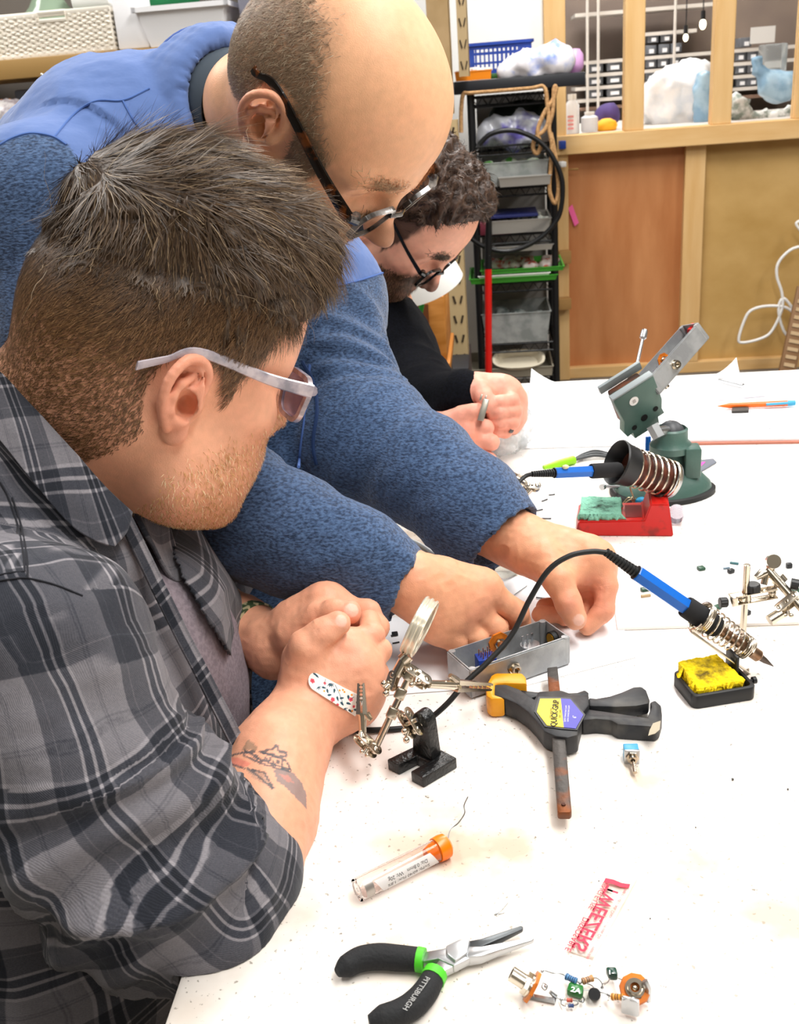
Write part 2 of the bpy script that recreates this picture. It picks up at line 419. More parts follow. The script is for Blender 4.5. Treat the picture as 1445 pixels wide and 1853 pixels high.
def strands(pts, nrm, dirs, length, width, curl=0, seg=4, lift=.35, grav=None, jit=.25, seedn=0):
    """flat ribbons combed along dirs, returns verts/quads"""
    n = len(pts); r = np.random.RandomState(seedn)
    D = dirs+r.randn(n, 3)*jit; D -= nrm*(D*nrm).sum(1)[:, None]; D /= np.linalg.norm(D, axis=1)[:, None]+1e-9
    W = np.cross(D, nrm); V = []; length = np.broadcast_to(length, (n,)); lift = np.broadcast_to(lift, (n,))
    p = pts.copy(); cur = D*1.0+nrm*lift[:, None]; ph = r.rand(n)*6.28
    for k in range(seg+1):
        w = width*(1-.75*(k/seg)**1.5)
        ww = W*(w/2) if np.isscalar(w) else W*(w[:, None]/2)
        V.append(p-ww); V.append(p+ww)
        d = cur/np.linalg.norm(cur, axis=1)[:, None]
        p = p+d*(length/seg)[:, None]+(W*(np.sin(ph+k*1.7)*curl)[:, None] if curl else 0)
        cur = cur-nrm*(lift*1.6/seg)[:, None]
        if grav is not None: cur = cur+grav
    V = np.stack(V, 1).reshape(n, seg+1, 2, 3); b = np.arange(n)[:, None]*(seg+1)*2+np.arange(seg)[None]*2
    Q = np.stack([b, b+1, b+3, b+2], -1).reshape(-1, 4)
    return V.reshape(-1, 3), Q
def sample(v, q, wgt, n, seed=1):
    r = np.random.RandomState(seed); c = v[q].mean(1); a = np.linalg.norm(np.cross(v[q[:, 2]]-v[q[:, 0]], v[q[:, 3]]-v[q[:, 1]]), axis=1)
    w = a*wgt; w = w/w.sum(); i = r.choice(len(q), n, p=w); u = r.rand(n, 2)
    A, B, C_, D = [v[q[i, k]] for k in range(4)]
    p = A*((1-u[:, 0])*(1-u[:, 1]))[:, None]+B*(u[:, 0]*(1-u[:, 1]))[:, None]+C_*(u[:, 0]*u[:, 1])[:, None]+D*((1-u[:, 0])*u[:, 1])[:, None]
    return p, i
M_SKIN = attrcol_mat('skin', rough=.48, sss=.06, bump=.25, bscale=900, nz=.05, nscale=140, spec=.35)
M_HAIR = attrcol_mat('hair', rough=.45, bump=0, nz=.15, nscale=300, spec=.35)
# ---------------------------------------------------------------- eyeglasses in head coordinates
def rrect(cy, cz, w, h, r=.014, n=7, taper=.12):
    out = []
    for sx, sz, a in ((1, 1, 0), (-1, 1, 90), (-1, -1, 180), (1, -1, 270)):
        ww = w/2*(1-(taper if sz < 0 else 0))
        for k in range(n): t = radians(a+90*k/(n-1)); out.append((cy+sx*(ww-r)+r*cos(t), cz+sz*(h/2-r)+r*sin(t)))
    return out
def glasses(H, Rm, parent, fm, lm, tm, dz=0., x0=.106, fw_=.0022, fd=.0022, th=.0055, tip=(-.045, .079, .010), earp=(-.004, .082, .036), wrap=.10, label=None, lw=.052, lh=.040):
    def bw(y): return x0-wrap*abs(y)**1.0*.9
    mb = MB()
    for s in (-1, 1):
        o = rrect(s*.0345, .006+dz, lw, lh); m = len(o)
        ring = lambda k, dx: [H((bw(y)+dx, s*.0345+(y-s*.0345)*k, .006+dz+(z-.006-dz)*k)) for y, z in o]
        A, B, C_, D = ring(1.0, fd), ring(1.0, -fd), ring(1-2*fw_/lh*1.7, -fd), ring(1-2*fw_/lh*1.7, fd)
        V = np.concatenate([A, B, C_, D]); Fc = []
        for i in range(m):
            j = (i+1) % m
            for a, b in ((0, 1), (1, 2), (2, 3), (3, 0)): Fc.append((a*m+i, a*m+j, b*m+j, b*m+i))
        mb.add(V, Fc)
        mb.tube([H((x0-.012, s*.0605, .018+dz)), H((x0-.008, s*.067, .019+dz)), H((x0-.012, s*.074, .020+dz))], [.0045, .0045, .0038], 8)
    mb.tube([H((x0, -.0115, .012+dz)), H((x0+.004, 0, .015+dz)), H((x0, .0115, .012+dz))], .0024, 8)
    f = mb.build('eyeglasses', fm, parent)
    if label: f['label'] = label
    for s in (-1, 1):
        pts = spline([(x0-.013, s*.0745, .020+dz), (.06, s*.078, .025+dz*.6), (earp[0], s*earp[1], earp[2]), (earp[0]-.022, s*(earp[1]-.002), earp[2]-.010), (tip[0], s*tip[1], tip[2])], 8)
        hh = np.interp(np.linspace(0, 1, len(pts)), [0, .4, .7, 1], [th, th*.7, th*.5, th*.62]); V = []; Fc = []; n = 8
        for k, p in enumerate(pts):
            for j in range(n):
                a = 2*pi*j/n; V.append(H((p[0], p[1]+.0016*cos(a), p[2]+hh[k]*np.sign(sin(a))*abs(sin(a))**.6)))
        for k in range(len(pts)-1):
            for j in range(n): Fc.append((k*n+j, k*n+(j+1) % n, (k+1)*n+(j+1) % n, (k+1)*n+j))
        Fc.append(tuple(range(n))); Fc.append(tuple((len(pts)-1)*n+j for j in range(n)))
        t = MB().add(V, Fc).build('temple_arm', tm, None); t.data.transform(Matrix.Translation(Vector(-PARLOC[parent.name]))); t.parent = f
        o = rrect(s*.0345, .006+dz, lw-.003, lh-.003); V = [H((bw(y)+.0012*dx, y, z)) for dx in (-.5, .5) for y, z in o]; m = len(o)
        l = MB().add(V, [tuple(range(m)), tuple(range(m, 2*m))[::-1]]+[(i, (i+1) % m, m+(i+1) % m, m+i) for i in range(m)]).build('lens', lm, None, smooth=False)
        l.data.transform(Matrix.Translation(Vector(-PARLOC[parent.name]))); l.parent = f
    return f
M_LENS = mat('lens_clear', 'ffffff', .02, trans=1, ior=1.12, alpha=1)
def chain_uv(v, pts, up=(0, 0, 1), rr=.08):
    pts = spline(pts, 8); L = np.concatenate([[0], np.cumsum(np.linalg.norm(np.diff(pts, axis=0), axis=1))])
    best = np.full(len(v), 1e9); U = np.zeros(len(v)); A = np.zeros(len(v)); a = norm(up)
    for i in range(len(pts)-1):
        d = pts[i+1]-pts[i]; l = np.linalg.norm(d); dn = d/l; a = norm(a-dn*np.dot(a, dn)); b = np.cross(dn, a)
        t = (v-pts[i])@dn; tc = np.clip(t, 0, l); w = v-pts[i]-tc[:, None]*dn; dist = (w**2).sum(1); m = dist < best
        best[m] = dist[m]; ext = t if i in (0, len(pts)-2) else tc; U[m] = (L[i]+ext)[m]; A[m] = np.arctan2(w@b, w@a)[m]
    return U, A*rr, np.sqrt(best)
def ridged(p, o=2):
    r = 0; a = 1
    for k in range(o): r = r+a*(1-2*np.abs(vnoise(p*(2**k)+9.7*k))); a *= .5
    return r
def plaid_mat(name, cols, per=.072, rough=.85):
    m, nt, b = newmat(name); L = nt.links.new
    at = nt.nodes.new('ShaderNodeAttribute'); at.attribute_name = 'puv'; sx = nt.nodes.new('ShaderNodeSeparateXYZ'); L(at.outputs['Vector'], sx.inputs[0])
    outs = []
    for k, ch in enumerate('XY'):
        d = nt.nodes.new('ShaderNodeMath'); d.operation = 'DIVIDE'; d.inputs[1].default_value = per*(1.0 if k == 0 else .92); L(sx.outputs[ch], d.inputs[0])
        f = nt.nodes.new('ShaderNodeMath'); f.operation = 'FRACT'; L(d.outputs[0], f.inputs[0])
        r = nt.nodes.new('ShaderNodeValToRGB'); r.color_ramp.interpolation = 'LINEAR'; el = r.color_ramp.elements
        st = [(0, .62), (.10, .62), (.115, .45), (.13, .62), (.145, .48), (.16, .62), (.30, .60), (.31, .82), (.335, .82), (.345, .10), (.41, .10), (.42, .78), (.445, .78), (.455, .08), (.52, .08), (.53, .80), (.55, .80), (.56, .25), (.74, .25), (.75, .45), (.76, .25), (.84, .27), (.85, .66), (.99, .62)]
        while len(el) < len(st): el.new(.5)
        for e, (p, g_) in zip(el, st): e.position = p; e.color = (g_, g_, g_, 1)
        L(f.outputs[0], r.inputs[0]); outs.append(r)
    mx = nt.nodes.new('ShaderNodeMix'); mx.data_type = 'RGBA'; mx.inputs[0].default_value = .5; L(outs[0].outputs[0], mx.inputs[6]); L(outs[1].outputs[0], mx.inputs[7])
    n = nt.nodes.new('ShaderNodeTexNoise'); n.inputs['Scale'].default_value = 900; n.inputs['Detail'].default_value = 2; tc = nt.nodes.new('ShaderNodeTexCoord'); L(tc.outputs['Object'], n.inputs['Vector'])
    ad = nt.nodes.new('ShaderNodeMath'); ad.operation = 'MULTIPLY_ADD'; ad.inputs[1].default_value = .16; L(n.outputs[0], ad.inputs[0]); sb = nt.nodes.new('ShaderNodeMath'); sb.operation = 'SUBTRACT'; sb.inputs[1].default_value = .08
    L(mx.outputs[2], ad.inputs[2]); L(ad.outputs[0], sb.inputs[0])
    r = nt.nodes.new('ShaderNodeValToRGB'); el = r.color_ramp.elements
    while len(el) < len(cols): el.new(.5)
    for e, (p, c) in zip(el, cols): e.position = p; e.color = lin(c)
    L(sb.outputs[0], r.inputs[0]); L(r.outputs[0], b.inputs['Base Color']); b.inputs['Roughness'].default_value = rough; b.inputs['Specular IOR Level'].default_value = .2; b.inputs['Sheen Weight'].default_value = .12
    w_ = nt.nodes.new('ShaderNodeTexWave'); w_.inputs['Scale'].default_value = 420; w_.bands_direction = 'DIAGONAL'; L(at.outputs['Vector'], w_.inputs['Vector'])
    bp = nt.nodes.new('ShaderNodeBump'); bp.inputs['Strength'].default_value = .25; bp.inputs['Distance'].default_value = .0006; L(w_.outputs[0], bp.inputs['Height'])
    n3 = nt.nodes.new('ShaderNodeTexNoise'); n3.inputs['Scale'].default_value = 55; n3.inputs['Detail'].default_value = 4; L(tc.outputs['Object'], n3.inputs['Vector'])
    b2 = nt.nodes.new('ShaderNodeBump'); b2.inputs['Strength'].default_value = .35; b2.inputs['Distance'].default_value = .004; L(n3.outputs[0], b2.inputs['Height']); L(bp.outputs[0], b2.inputs['Normal']); L(b2.outputs[0], b.inputs['Normal'])
    return m
M_PLAID = plaid_mat('plaid_flannel', [(0, '15171d'), (.18, '1f222a'), (.34, '35373f'), (.5, '55545a'), (.66, '78757a'), (.85, '9a969a')])
M_SEAM = mat('dark_stitching', '1c1d24', .9)
def sheet(rows, n=24, m=10):
    """smooth sheet through rows of points (each row same count) -> verts, quads, uv"""
    R_ = np.array([spline(r, m) for r in rows]); C_ = np.array([spline(R_[:, j], n) for j in range(R_.shape[1])]).transpose(1, 0, 2)
    a, b = C_.shape[:2]; i = np.arange(a-1)[:, None]*b; j = np.arange(b-1)[None]; Q = np.stack([i+j, i+j+1, i+b+j+1, i+b+j], -1).reshape(-1, 4)
    U = np.concatenate([np.zeros((1, b)), np.cumsum(np.linalg.norm(np.diff(C_, axis=0), axis=2), 0)]); W = np.concatenate([np.zeros((a, 1)), np.cumsum(np.linalg.norm(np.diff(C_, axis=1), axis=2), 1)], 1)
    return C_.reshape(-1, 3), Q, np.stack([U.ravel(), W.ravel(), 0*U.ravel()], 1)
def thicken(v, q, t, uv=None, col=None):
    n = vnormals(v, q); N = len(v); e = {}
    for f in q:
        for k in range(4):
            a, b = int(f[k]), int(f[(k+1) % 4])
            if (b, a) in e: del e[(b, a)]
            else: e[(a, b)] = 1
    side = [(b, a, a+N, b+N) for a, b in e]
    Q = np.concatenate([q, q[:, ::-1]+N]+([np.array(side)] if side else []))
    out = [np.concatenate([v, v-n*t]), Q]
    if uv is not None: out.append(np.concatenate([uv, uv]))
    if col is not None: out.append(np.concatenate([col, col]))
    return out
# ================================================================ ROOM
EX = np.array([.9943, -.1063, 0]); EN = np.array([.1063, .9943, 0]); EZ = np.array([0, 0, 1.]); RW = np.stack([EX, EN, EZ], 1)
def W(s, n, z): return EX*s+EN*n+EZ*z
def WP(x, y, n):
    r = ray(x, y); return CAM+r*((n-CAM@EN)/(r@EN))
def sz(x, y, n): p = WP(x, y, n); return float(p@EX), float(p[2])
def wbox(mb, s0, s1, n0, n1, z0, z1, bev=0.0):
    return mb.box(W((s0+s1)/2, (n0+n1)/2, (z0+z1)/2), (abs(s1-s0), abs(n1-n0), abs(z1-z0)), RW, bev)
def struct(name, mb, m, label=None, parent=None, smooth=False):
    o = mb.build(name, m, parent, smooth=smooth); o['kind'] = 'structure'
    if label: o['label'] = label
    return o
WN = 5.0
M_WOOD = mat('pale_stud_wood', 'd2a567', .65, c2='e3bf88', scale=5, aniso=(5, 5, .6), bump=.1, bscale=30, lo=.2, hi=.8)
M_WOODH = mat('pale_rail_wood', 'd2a567', .65, c2='e3bf88', scale=5, aniso=(.5, 5, 5), bump=.1, bscale=30, lo=.2, hi=.8)
M_RED = mat('reddish_plywood', 'b06f3f', .5, c2='c98a58', scale=3.2, aniso=(3, 3, .7), detail=6, lo=.3, hi=.7)
M_YEL = mat('yellow_plywood', 'b58f4e', .6, c2='cda86a', scale=3, aniso=(1.2, 1.2, 1.6), detail=6, lo=.3, hi=.7)
M_WHITE = mat('white_paint', 'f2f1ee', .6); M_CONC = mat('concrete', '6e6860', .8, c2='7d766d', scale=4)
mb = MB(); mb.box(W(0, 2.2, -.05), (9, 11, .1), RW); struct('floor', mb, M_CONC, 'grey concrete workshop floor')
mb = MB(); mb.box(W(0, 2.2, 3.15), (9, 11, .1), RW); struct('ceiling', mb, mat('ceiling_grey', '9a958c', .8), 'unseen ceiling, greyed to cut bounced light')  # out of view; darkened to weaken the light bounced down
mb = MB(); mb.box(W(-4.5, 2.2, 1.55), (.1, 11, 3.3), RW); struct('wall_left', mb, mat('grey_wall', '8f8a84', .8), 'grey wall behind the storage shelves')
mb = MB(); mb.box(W(4.5, 2.2, 1.55), (.1, 11, 3.3), RW); struct('wall_right', mb, mat('darkened_wall', '8d8678', .8), 'unseen side wall, greyed to cut bounced light')  # unseen wall, colour lowered to cut bounced fill light
mb = MB(); mb.box(W(0, -3.25, 1.55), (9, .1, 3.3), RW); struct('wall_front', mb, mat('darkened_wall', '8d8678', .8), 'unseen wall behind the viewer, greyed to cut bounced light')  # out of view too, darkened so less fill light bounces back
sP, _ = sz(985, 60, WN); sQ, _ = sz(1026, 250, WN)
# left part of the back wall: plain white
mb = MB(); wbox(mb, -4.4, sP+.02, WN+.05, WN+.15, 0, 3.1); struct('wall_back', mb, M_WHITE, 'white back wall above the black rack')
z_rt = sz(1250, 228, WN)[1]; z_rb = sz(1250, 263, WN)[1]; z_bt = sz(1250, 655, WN)[1]; sE = 4.4
# framed half wall
def wpart(nm, s0, s1, n0, n1, z0, z1, m, lab=None, bev=.004): mb = MB(); wbox(mb, s0, s1, n0, n1, z0, z1, bev); return struct(nm, mb, m, lab)
wpart('wall_back_panel', sQ-.02, sz(1243, 400, WN)[0], WN+.045, WN+.07, .02, z_rb, M_RED, 'reddish plywood panel under the window')
wpart('wall_back_panel', sz(1243, 400, WN)[0]+.001, sE, WN+.045, WN+.07, .02, z_rb, M_YEL, 'yellow brown plywood panel under the window, right')
wpart('trim_1', sQ-.06, sE, WN-.05, WN+.045, z_rb, z_rt, M_WOODH, 'pale timber rail along the foot of the window')
wpart('trim_2', sQ-.04, sE, WN, WN+.045, .0, z_bt, M_WOODH, 'pale timber bottom plate')
wpart('trim_3', *[sz(x, 460, WN)[0] for x in (1234, 1270)], WN-.0, WN+.045, z_bt, z_rb, M_WOOD, 'pale timber stud between the two plywood panels')
wpart('trim_4', *[sz(x, 300, WN)[0] for x in (1003, 1027)], WN-.02, WN+.045, 0, z_rb, M_WOOD, 'pale timber post beside the black rack')
wpart('trim_5', *[sz(x, 50, WN)[0] for x in (983, 1022)], WN-.02, WN+.049, z_rb, 3.1, M_WOOD, 'pale timber post at the left end of the window')
for k, (a, b) in enumerate([(1128, 1164), (1288, 1324), (1440, 1478)]):
    wpart('trim_%d' % (6+k), *[sz(x, 120, WN)[0] for x in (a, b)], WN-.035, WN+.045, z_rt, 3.1, M_WOOD, ['pale window stud nearest the rack', 'middle pale window stud', 'pale window stud at the right edge'][k])
M_GL = mat('window_glass', 'ffffff', .0, trans=1, ior=1.05)
for k, (a, b) in enumerate([(1022, 1128), (1164, 1288), (1324, 1440)]):
    mb = MB(); wbox(mb, sz(a, 120, WN)[0], sz(b, 120, WN)[0], WN+.015, WN+.019, z_rt, 3.0); struct('window_%d' % (k+1), mb, M_GL, ['narrow glass bay nearest the rack', 'middle glass bay', 'right glass bay'][k])
# the store room behind the glass
SN = 6.3
mb = MB(); wbox(mb, sP, sE, SN+.35, SN+.4, 0, 3.1); struct('wall_storeroom', mb, mat('store_wall', '8b7a6c', .8, c2='6d6058', scale=1.5), 'brown grey wall of the store room')
M_LIP = mat('pale_shelf_lip', 'cfc8c0', .5); M_DK = mat('dark_plastic', '26262a', .5); M_GREYB = mat('grey_bin', '6f7278', .5, c2='55585e', scale=8)
sh = root('storage_shelf', 'long storage shelf with pale lips in the room behind the window glass', 'shelf', W(sz(1250, 120, SN)[0], SN, 0))
for k, (y, x0, x1) in enumerate([(15, 1040, 1290), (60, 1150, 1260), (103, 1040, 1445), (127, 1040, 1445), (150, 1040, 1445), (172, 1040, 1445), (187, 1040, 1445)]):
    z = sz(1200, y, SN)[1]; mb = MB(); wbox(mb, sz(x0, y, SN)[0], sz(x1, y, SN)[0], SN, SN+.3, z-.008, z+.010); mb.build('shelf_board', mat('brown_board', '7a6050', .7) if k == 6 else M_LIP, sh, False)
for x in (1062, 1082, 1222):
    mb = MB(); a = sz(x, 0, SN-.03)[0]; mb.cyl(W(a, SN-.03, 0), W(a, SN-.03, 3.0), .008, 8); mb.build('upright', M_LIP, sh)
gi = 0
for y0, y1, xs in [(106, 125, (1064, 1098, 1168, 1190, 1212, 1330, 1352)), (130, 148, (1064, 1098, 1168, 1190, 1330, 1352, 1400)), (153, 171, (1064, 1098, 1300, 1332, 1352)), (82, 101, (1168, 1192, 1214, 1340)), (62, 80, (1172, 1196))]:
    for x in xs:
        z1 = sz(x, y0+1-.08*(x-1200)*0, SN)[1]; s0 = sz(x, y0, SN)[0]; s1 = sz(x+(27 if x < 1110 else 20), y0, SN)[0]; h = (y1-y0)*SN/FPX
        yz = sz(1200, y1, SN)[1]; b = root('storage_box', 'grey storage box with white label card on the shelf behind the window', 'box', W((s0+s1)/2, SN+.1, yz), 'grey storage boxes behind the window')
        mb = MB(); wbox(mb, s0, s1, SN+.01, SN+.25, yz+.011, yz+h*.92, .004); mb.build('box_body', M_GREYB, b)
        mb = MB(); wbox(mb, s0+.02, s1-.015, SN+.004, SN+.010, yz+.018, yz+h*.6); mb.build('label_card', mat('label_white', 'e8e8ea', .6), b); gi += 1
def blob(name, label, cat, pts, m, n, disp=.03, fr_=8, group=None, h=.02, seed=0, parent=None):
    S = SDF()
    for x, y, r in pts: S.ell(WP(x, y, n), (r, r*.8, r*.8), .04)
    v, q = mesh_sdf(S, h=h); nn = vnormals(v, q); v = v+nn*(ridged(v*fr_+seed)*disp)[:, None]
    o = rawmesh(name, v, q, m, parent)
    if parent is None: tag(o, label, cat, group)
    return o
M_BAG = mat('white_plastic_film', 'fdfdff', .3, c2='eef2f8', scale=20)
M_BAGB = mat('light_blue_film', 'b9d8ec', .25, c2='8fb4d0', scale=14, trans=.2)
blob('plastic_bag', 'heap of white plastic bags behind the middle window bay', 'bag', [(1190, 185, .10), (1225, 165, .14), (1255, 150, .12), (1215, 205, .12), (1262, 200, .12), (1240, 225, .08)], M_BAG, 5.6, .022, 13)
blob('plastic_bag', 'light blue plastic bag standing beside the white bags behind the window', 'bag', [(1272, 140, .035), (1270, 165, .045), (1272, 190, .045), (1275, 215, .05)], M_BAGB, 5.45, .01, 12)
blob('plastic_bag', 'light blue plastic bag hanging behind the right window bay', 'bag', [(1395, 150, .06), (1412, 165, .075), (1425, 150, .06), (1372, 130, .03), (1368, 110, .02)], M_BAGB, 5.6, .015, 10)
blob('fabric_bundle', 'dark purple bundle on the ledge behind the narrow window bay', 'bundle', [(1092, 215, .05), (1100, 205, .05)], mat('purple_cloth', '4a3a70', .8), 5.35, .01)
blob('fabric_bundle', 'yellow orange bundle on the ledge behind the narrow window bay', 'bundle', [(1090, 228, .035), (1104, 228, .035)], mat('orange_yellow', 'f0a818', .6), 5.25, .006)
blob('parts_heap', 'heap of small white parts on the ledge behind the right bay', 'parts', [(1340, 212, .03), (1370, 213, .035), (1400, 210, .035), (1430, 205, .035), (1335, 190, .05)], mat('mixed_white', 'e9e9e6', .6, c2='8f9a90', scale=30), 5.4, .02, 30)
mb = MB(); wbox(mb, *[sz(x, 60, 6.2)[0] for x in (1358, 1402)], 6.2, 6.21, sz(1380, 78, 6.2)[1], sz(1380, 48, 6.2)[1]); tag(mb.build('paper_sheet', mat('grey_paper', 'd9d6d2', .8)), 'pale sheet of paper hanging in the store room behind the window', 'paper')
mb = MB(); wbox(mb, *[sz(x, 60, 5.9)[0] for x in (1377, 1418)], 5.8, 5.95, sz(1390, 132, 5.9)[1], sz(1390, 80, 5.9)[1], .01); tag(mb.build('clear_container', mat('clear_plastic', 'e8eef0', .1, trans=.8, ior=1.2)), 'clear plastic container behind the right window bay', 'container')
for lab, x, y, r in [('glowing filament bulb behind the window, higher of the two', 1271, 44, .016), ('glowing filament bulb behind the window, lower of the two', 1240, 68, .012)]:
    p = WP(x, y, 5.7); t = root('light_bulb', lab, 'lamp', p); mb = MB(); mb.sphere(p, (r, r, r*1.5)); mb.build('glass_bulb', mat('lit_bulb', 'fff1c8', .3, emit=9), t)
    mb = MB(); mb.cyl(p+EZ*r*1.3, p+EZ*(r*1.3+.04), .011, 12); mb.build('lamp_socket', M_DK, t); mb = MB(); mb.tube([p+EZ*(r*1.3+.04), (p[0], p[1], 3.09)], .003, 6); mb.build('cord', M_DK, t)
wpart('trim_9', sP, sE, WN+.05, 6.25, sz(1035, 242, 5.2)[1]-.03, sz(1035, 242, 5.2)[1]-.001, M_LIP, 'pale ledge behind the window foot')
# bottles by the post
for k, (x, w, y0, y1, m, lab) in enumerate([(1035, 12, 180, 242, 'f0f0f2', 'white plastic bottle with faint red print behind the glass'), (1066, 14, 207, 238, 'e4e8f0', 'short white plastic bottle behind the glass')]):
    a = WP(x, y1, 5.2); hgt = (y1-y0)*5.2/FPX; r = w*5.2/FPX; mb = MB(); mb.lathe([(r*.9, 0), (r, .006), (r, hgt*.72), (r*.55, hgt*.84), (r*.5, hgt*.86)], (a[0], a[1], sz(x, y1, 5.2)[1]), n=20)
    t = root('bottle', lab, 'bottle', (a[0], a[1], a[2])); mb.build('bottle_body', mat('bottle_w%d' % k, m, .4), t); mb = MB(); mb.lathe([(r*.6, hgt*.86), (r*.6, hgt), (r*.5, hgt)], (a[0], a[1], a[2])); mb.build('cap', M_WHITE, t)
    if k == 0:
        for j in range(4): mb = MB(); wbox(mb, a@EX-r*.7, a@EX+r*.1, 5.2-r-.003, 5.2-r-.001, a[2]+hgt*(.12+.1*j), a[2]+hgt*(.17+.1*j)); mb.build('print_mark', mat('faint_red', 'd98a88', .7), t, False)
# ---------------------------------------------------------------- workbench
A0 = np.array([-.160, .476, 0]); 
def TBp(a, b, z=TZ): return A0*np.array([1, 1, 0])+EN*a+EX*b+EZ*z
def table_mat():
    m, nt, b = newmat('worn_white_bench'); L = nt.links.new; tc = nt.nodes.new('ShaderNodeTexCoord')
    def noise(sc, det, lo, hi, asp=None):
        n = nt.nodes.new('ShaderNodeTexNoise'); n.inputs['Scale'].default_value = sc; n.inputs['Detail'].default_value = det; L(tc.outputs['Object'], n.inputs['Vector'])
        r = nt.nodes.new('ShaderNodeMapRange'); r.inputs[1].default_value = lo; r.inputs[2].default_value = hi; L(n.outputs[0], r.inputs[0]); return r.outputs[0]
    def mix(f, c, prev, k=1.0):
        mu = nt.nodes.new('ShaderNodeMath'); mu.operation = 'MULTIPLY'; mu.inputs[1].default_value = k; L(f, mu.inputs[0]); x = nt.nodes.new('ShaderNodeMix'); x.data_type = 'RGBA'; L(mu.outputs[0], x.inputs[0])
        if isinstance(prev, tuple): x.inputs[6].default_value = prev
        else: L(prev, x.inputs[6])
        x.inputs[7].default_value = lin(c); return x.outputs[2]
    patch = noise(3.5, 3, .42, .66); patch2 = noise(14, 4, .52, .68); fleck = noise(260, 2, .66, .70); fleck2 = noise(110, 3, .72, .735)
    mm = nt.nodes.new('ShaderNodeMath'); mm.operation = 'MULTIPLY'; L(patch, mm.inputs[0]); L(patch2, mm.inputs[1])
    c = mix(patch, 'f0e2d2', lin('f7f3ee'), .75); c = mix(mm.outputs[0], 'b79c80', c, .7); c = mix(fleck, '8c8272', c, .75); c = mix(fleck2, '5f584c', c, .8)
    L(c, b.inputs['Base Color']); b.inputs['Roughness'].default_value = .42
    bp = nt.nodes.new('ShaderNodeBump'); bp.inputs['Strength'].default_value = .15; bp.inputs['Distance'].default_value = .0006; n = nt.nodes.new('ShaderNodeTexNoise'); n.inputs['Scale'].default_value = 120; L(tc.outputs['Object'], n.inputs['Vector']); L(n.outputs[0], bp.inputs['Height']); L(bp.outputs[0], b.inputs['Normal'])
    return m
tb = root('workbench', 'long white painted workbench top with scuffs and specks', 'table', TBp(.3, .75, 0))
mb = MB(); mb.box(TBp(.31, .80, TZ-.018), (1.60, 2.02, .036), RW, .004); mb.build('tabletop', table_mat(), tb)
for a, b in ((-.55, .15), (-.55, 1.45), (1.2, .15), (1.2, 1.45)): mb = MB(); mb.box(TBp(a, b, (TZ-.036)/2), (.07, .07, TZ-.036), RW, .004); mb.build('leg', M_WOOD, tb)
mb = MB(); mb.box(TBp(1.2, .80, TZ-.09), (1.23, .03, .10), RW, .003); mb.build('apron', M_WOOD, tb)
# ---------------------------------------------------------------- black wire rack
RN = 4.45
M_BK = mat('black_enamel', '0e0f11', .4); M_BKW = mat('black_board', '1a1c22', .5)
sL, sR = sz(860, 400, RN)[0], sz(1003, 400, RN)[0]; rk = root('wire_rack', 'tall black wire rack crammed with trays and tubs', 'rack', W((sL+sR)/2, RN+.15, 0))
ztop = sz(935, 160, RN)[1]
for s, n in ((sL, RN), (sR, RN), (sL, RN+.32), (sR, RN+.32)):
    mb = MB(); mb.cyl(W(s, n, 0), W(s, n, ztop), .0145, 14); mb.build('post', M_BK, rk)
SHY = [172, 262, 338, 424, 512, 622, 682]; SHZ = []
for y in SHY:
    z = sz(935, y, RN)[1]; SHZ.append(z); mb = MB()
    for n in (RN, RN+.32):
        for dz in (0, -.035): mb.cyl(W(sL, n, z+dz), W(sR, n, z+dz), .0045, 6)
        k = 14; mb.tube([W(sL+(sR-sL)*i/k, n, z-.035*(i % 2)) for i in range(k+1)], .003, 5)
    for s in (sL, sR): mb.cyl(W(s, RN, z), W(s, RN+.32, z), .0045, 6); mb.cyl(W(s, RN, z-.035), W(s, RN+.32, z-.035), .0045, 6)
    for i in range(1, 16): s = sL+(sR-sL)*i/16; mb.cyl(W(s, RN, z+.004), W(s, RN+.32, z+.004), .0022, 5)
    mb.build('wire_shelf', M_BK, rk)
mb = MB(); z0 = sz(940, 163, RN-.05)[1]; z1 = sz(940, 139, RN-.05)[1]; mb.box(W((sz(820, 150, RN-.05)[0]+sz(1059, 140, RN-.05)[0])/2, RN+.13, (z0+z1)/2), (sz(1059, 140, RN-.05)[0]-sz(820, 150, RN-.05)[0], .36, z1-z0), RW, .004)
tag(mb.build('plank', M_BKW), 'thick black board lying across the top of the wire rack', 'board'); BZ = z1
# tray-like containers on the rack
def openbox(s0, s1, n0, n1, z0, z1, t=.003, flare=.0, lip=0):
    mb = MB(); c = lambda s, n, z: W(s, n, z); f = flare
    B = [(s0+f, n0+f), (s1-f, n0+f), (s1-f, n1-f), (s0+f, n1-f)]; Tp = [(s0, n0), (s1, n0), (s1, n1), (s0, n1)]; L = [(s0-lip, n0-lip), (s1+lip, n0-lip), (s1+lip, n1+lip), (s0-lip, n1+lip)]
    ti = [(s0+t, n0+t), (s1-t, n0+t), (s1-t, n1-t), (s0+t, n1-t)]; bi = [(s0+f+t, n0+f+t), (s1-f-t, n0+f+t), (s1-f-t, n1-f-t), (s0+f+t, n1-f-t)]
    rings_ = [[c(*p, z0) for p in B], [c(*p, z1-.003) for p in Tp], [c(*p, z1-.003) for p in L], [c(*p, z1) for p in L], [c(*p, z1) for p in ti], [c(*p, z0+t) for p in bi]]
    V = [p for r in rings_ for p in r]; F = []
    for i in range(5):
        for j in range(4): F.append((i*4+j, i*4+(j+1) % 4, (i+1)*4+(j+1) % 4, (i+1)*4+j))
    F += [(3, 2, 1, 0), (20, 21, 22, 23)]; return mb.add(V, F)
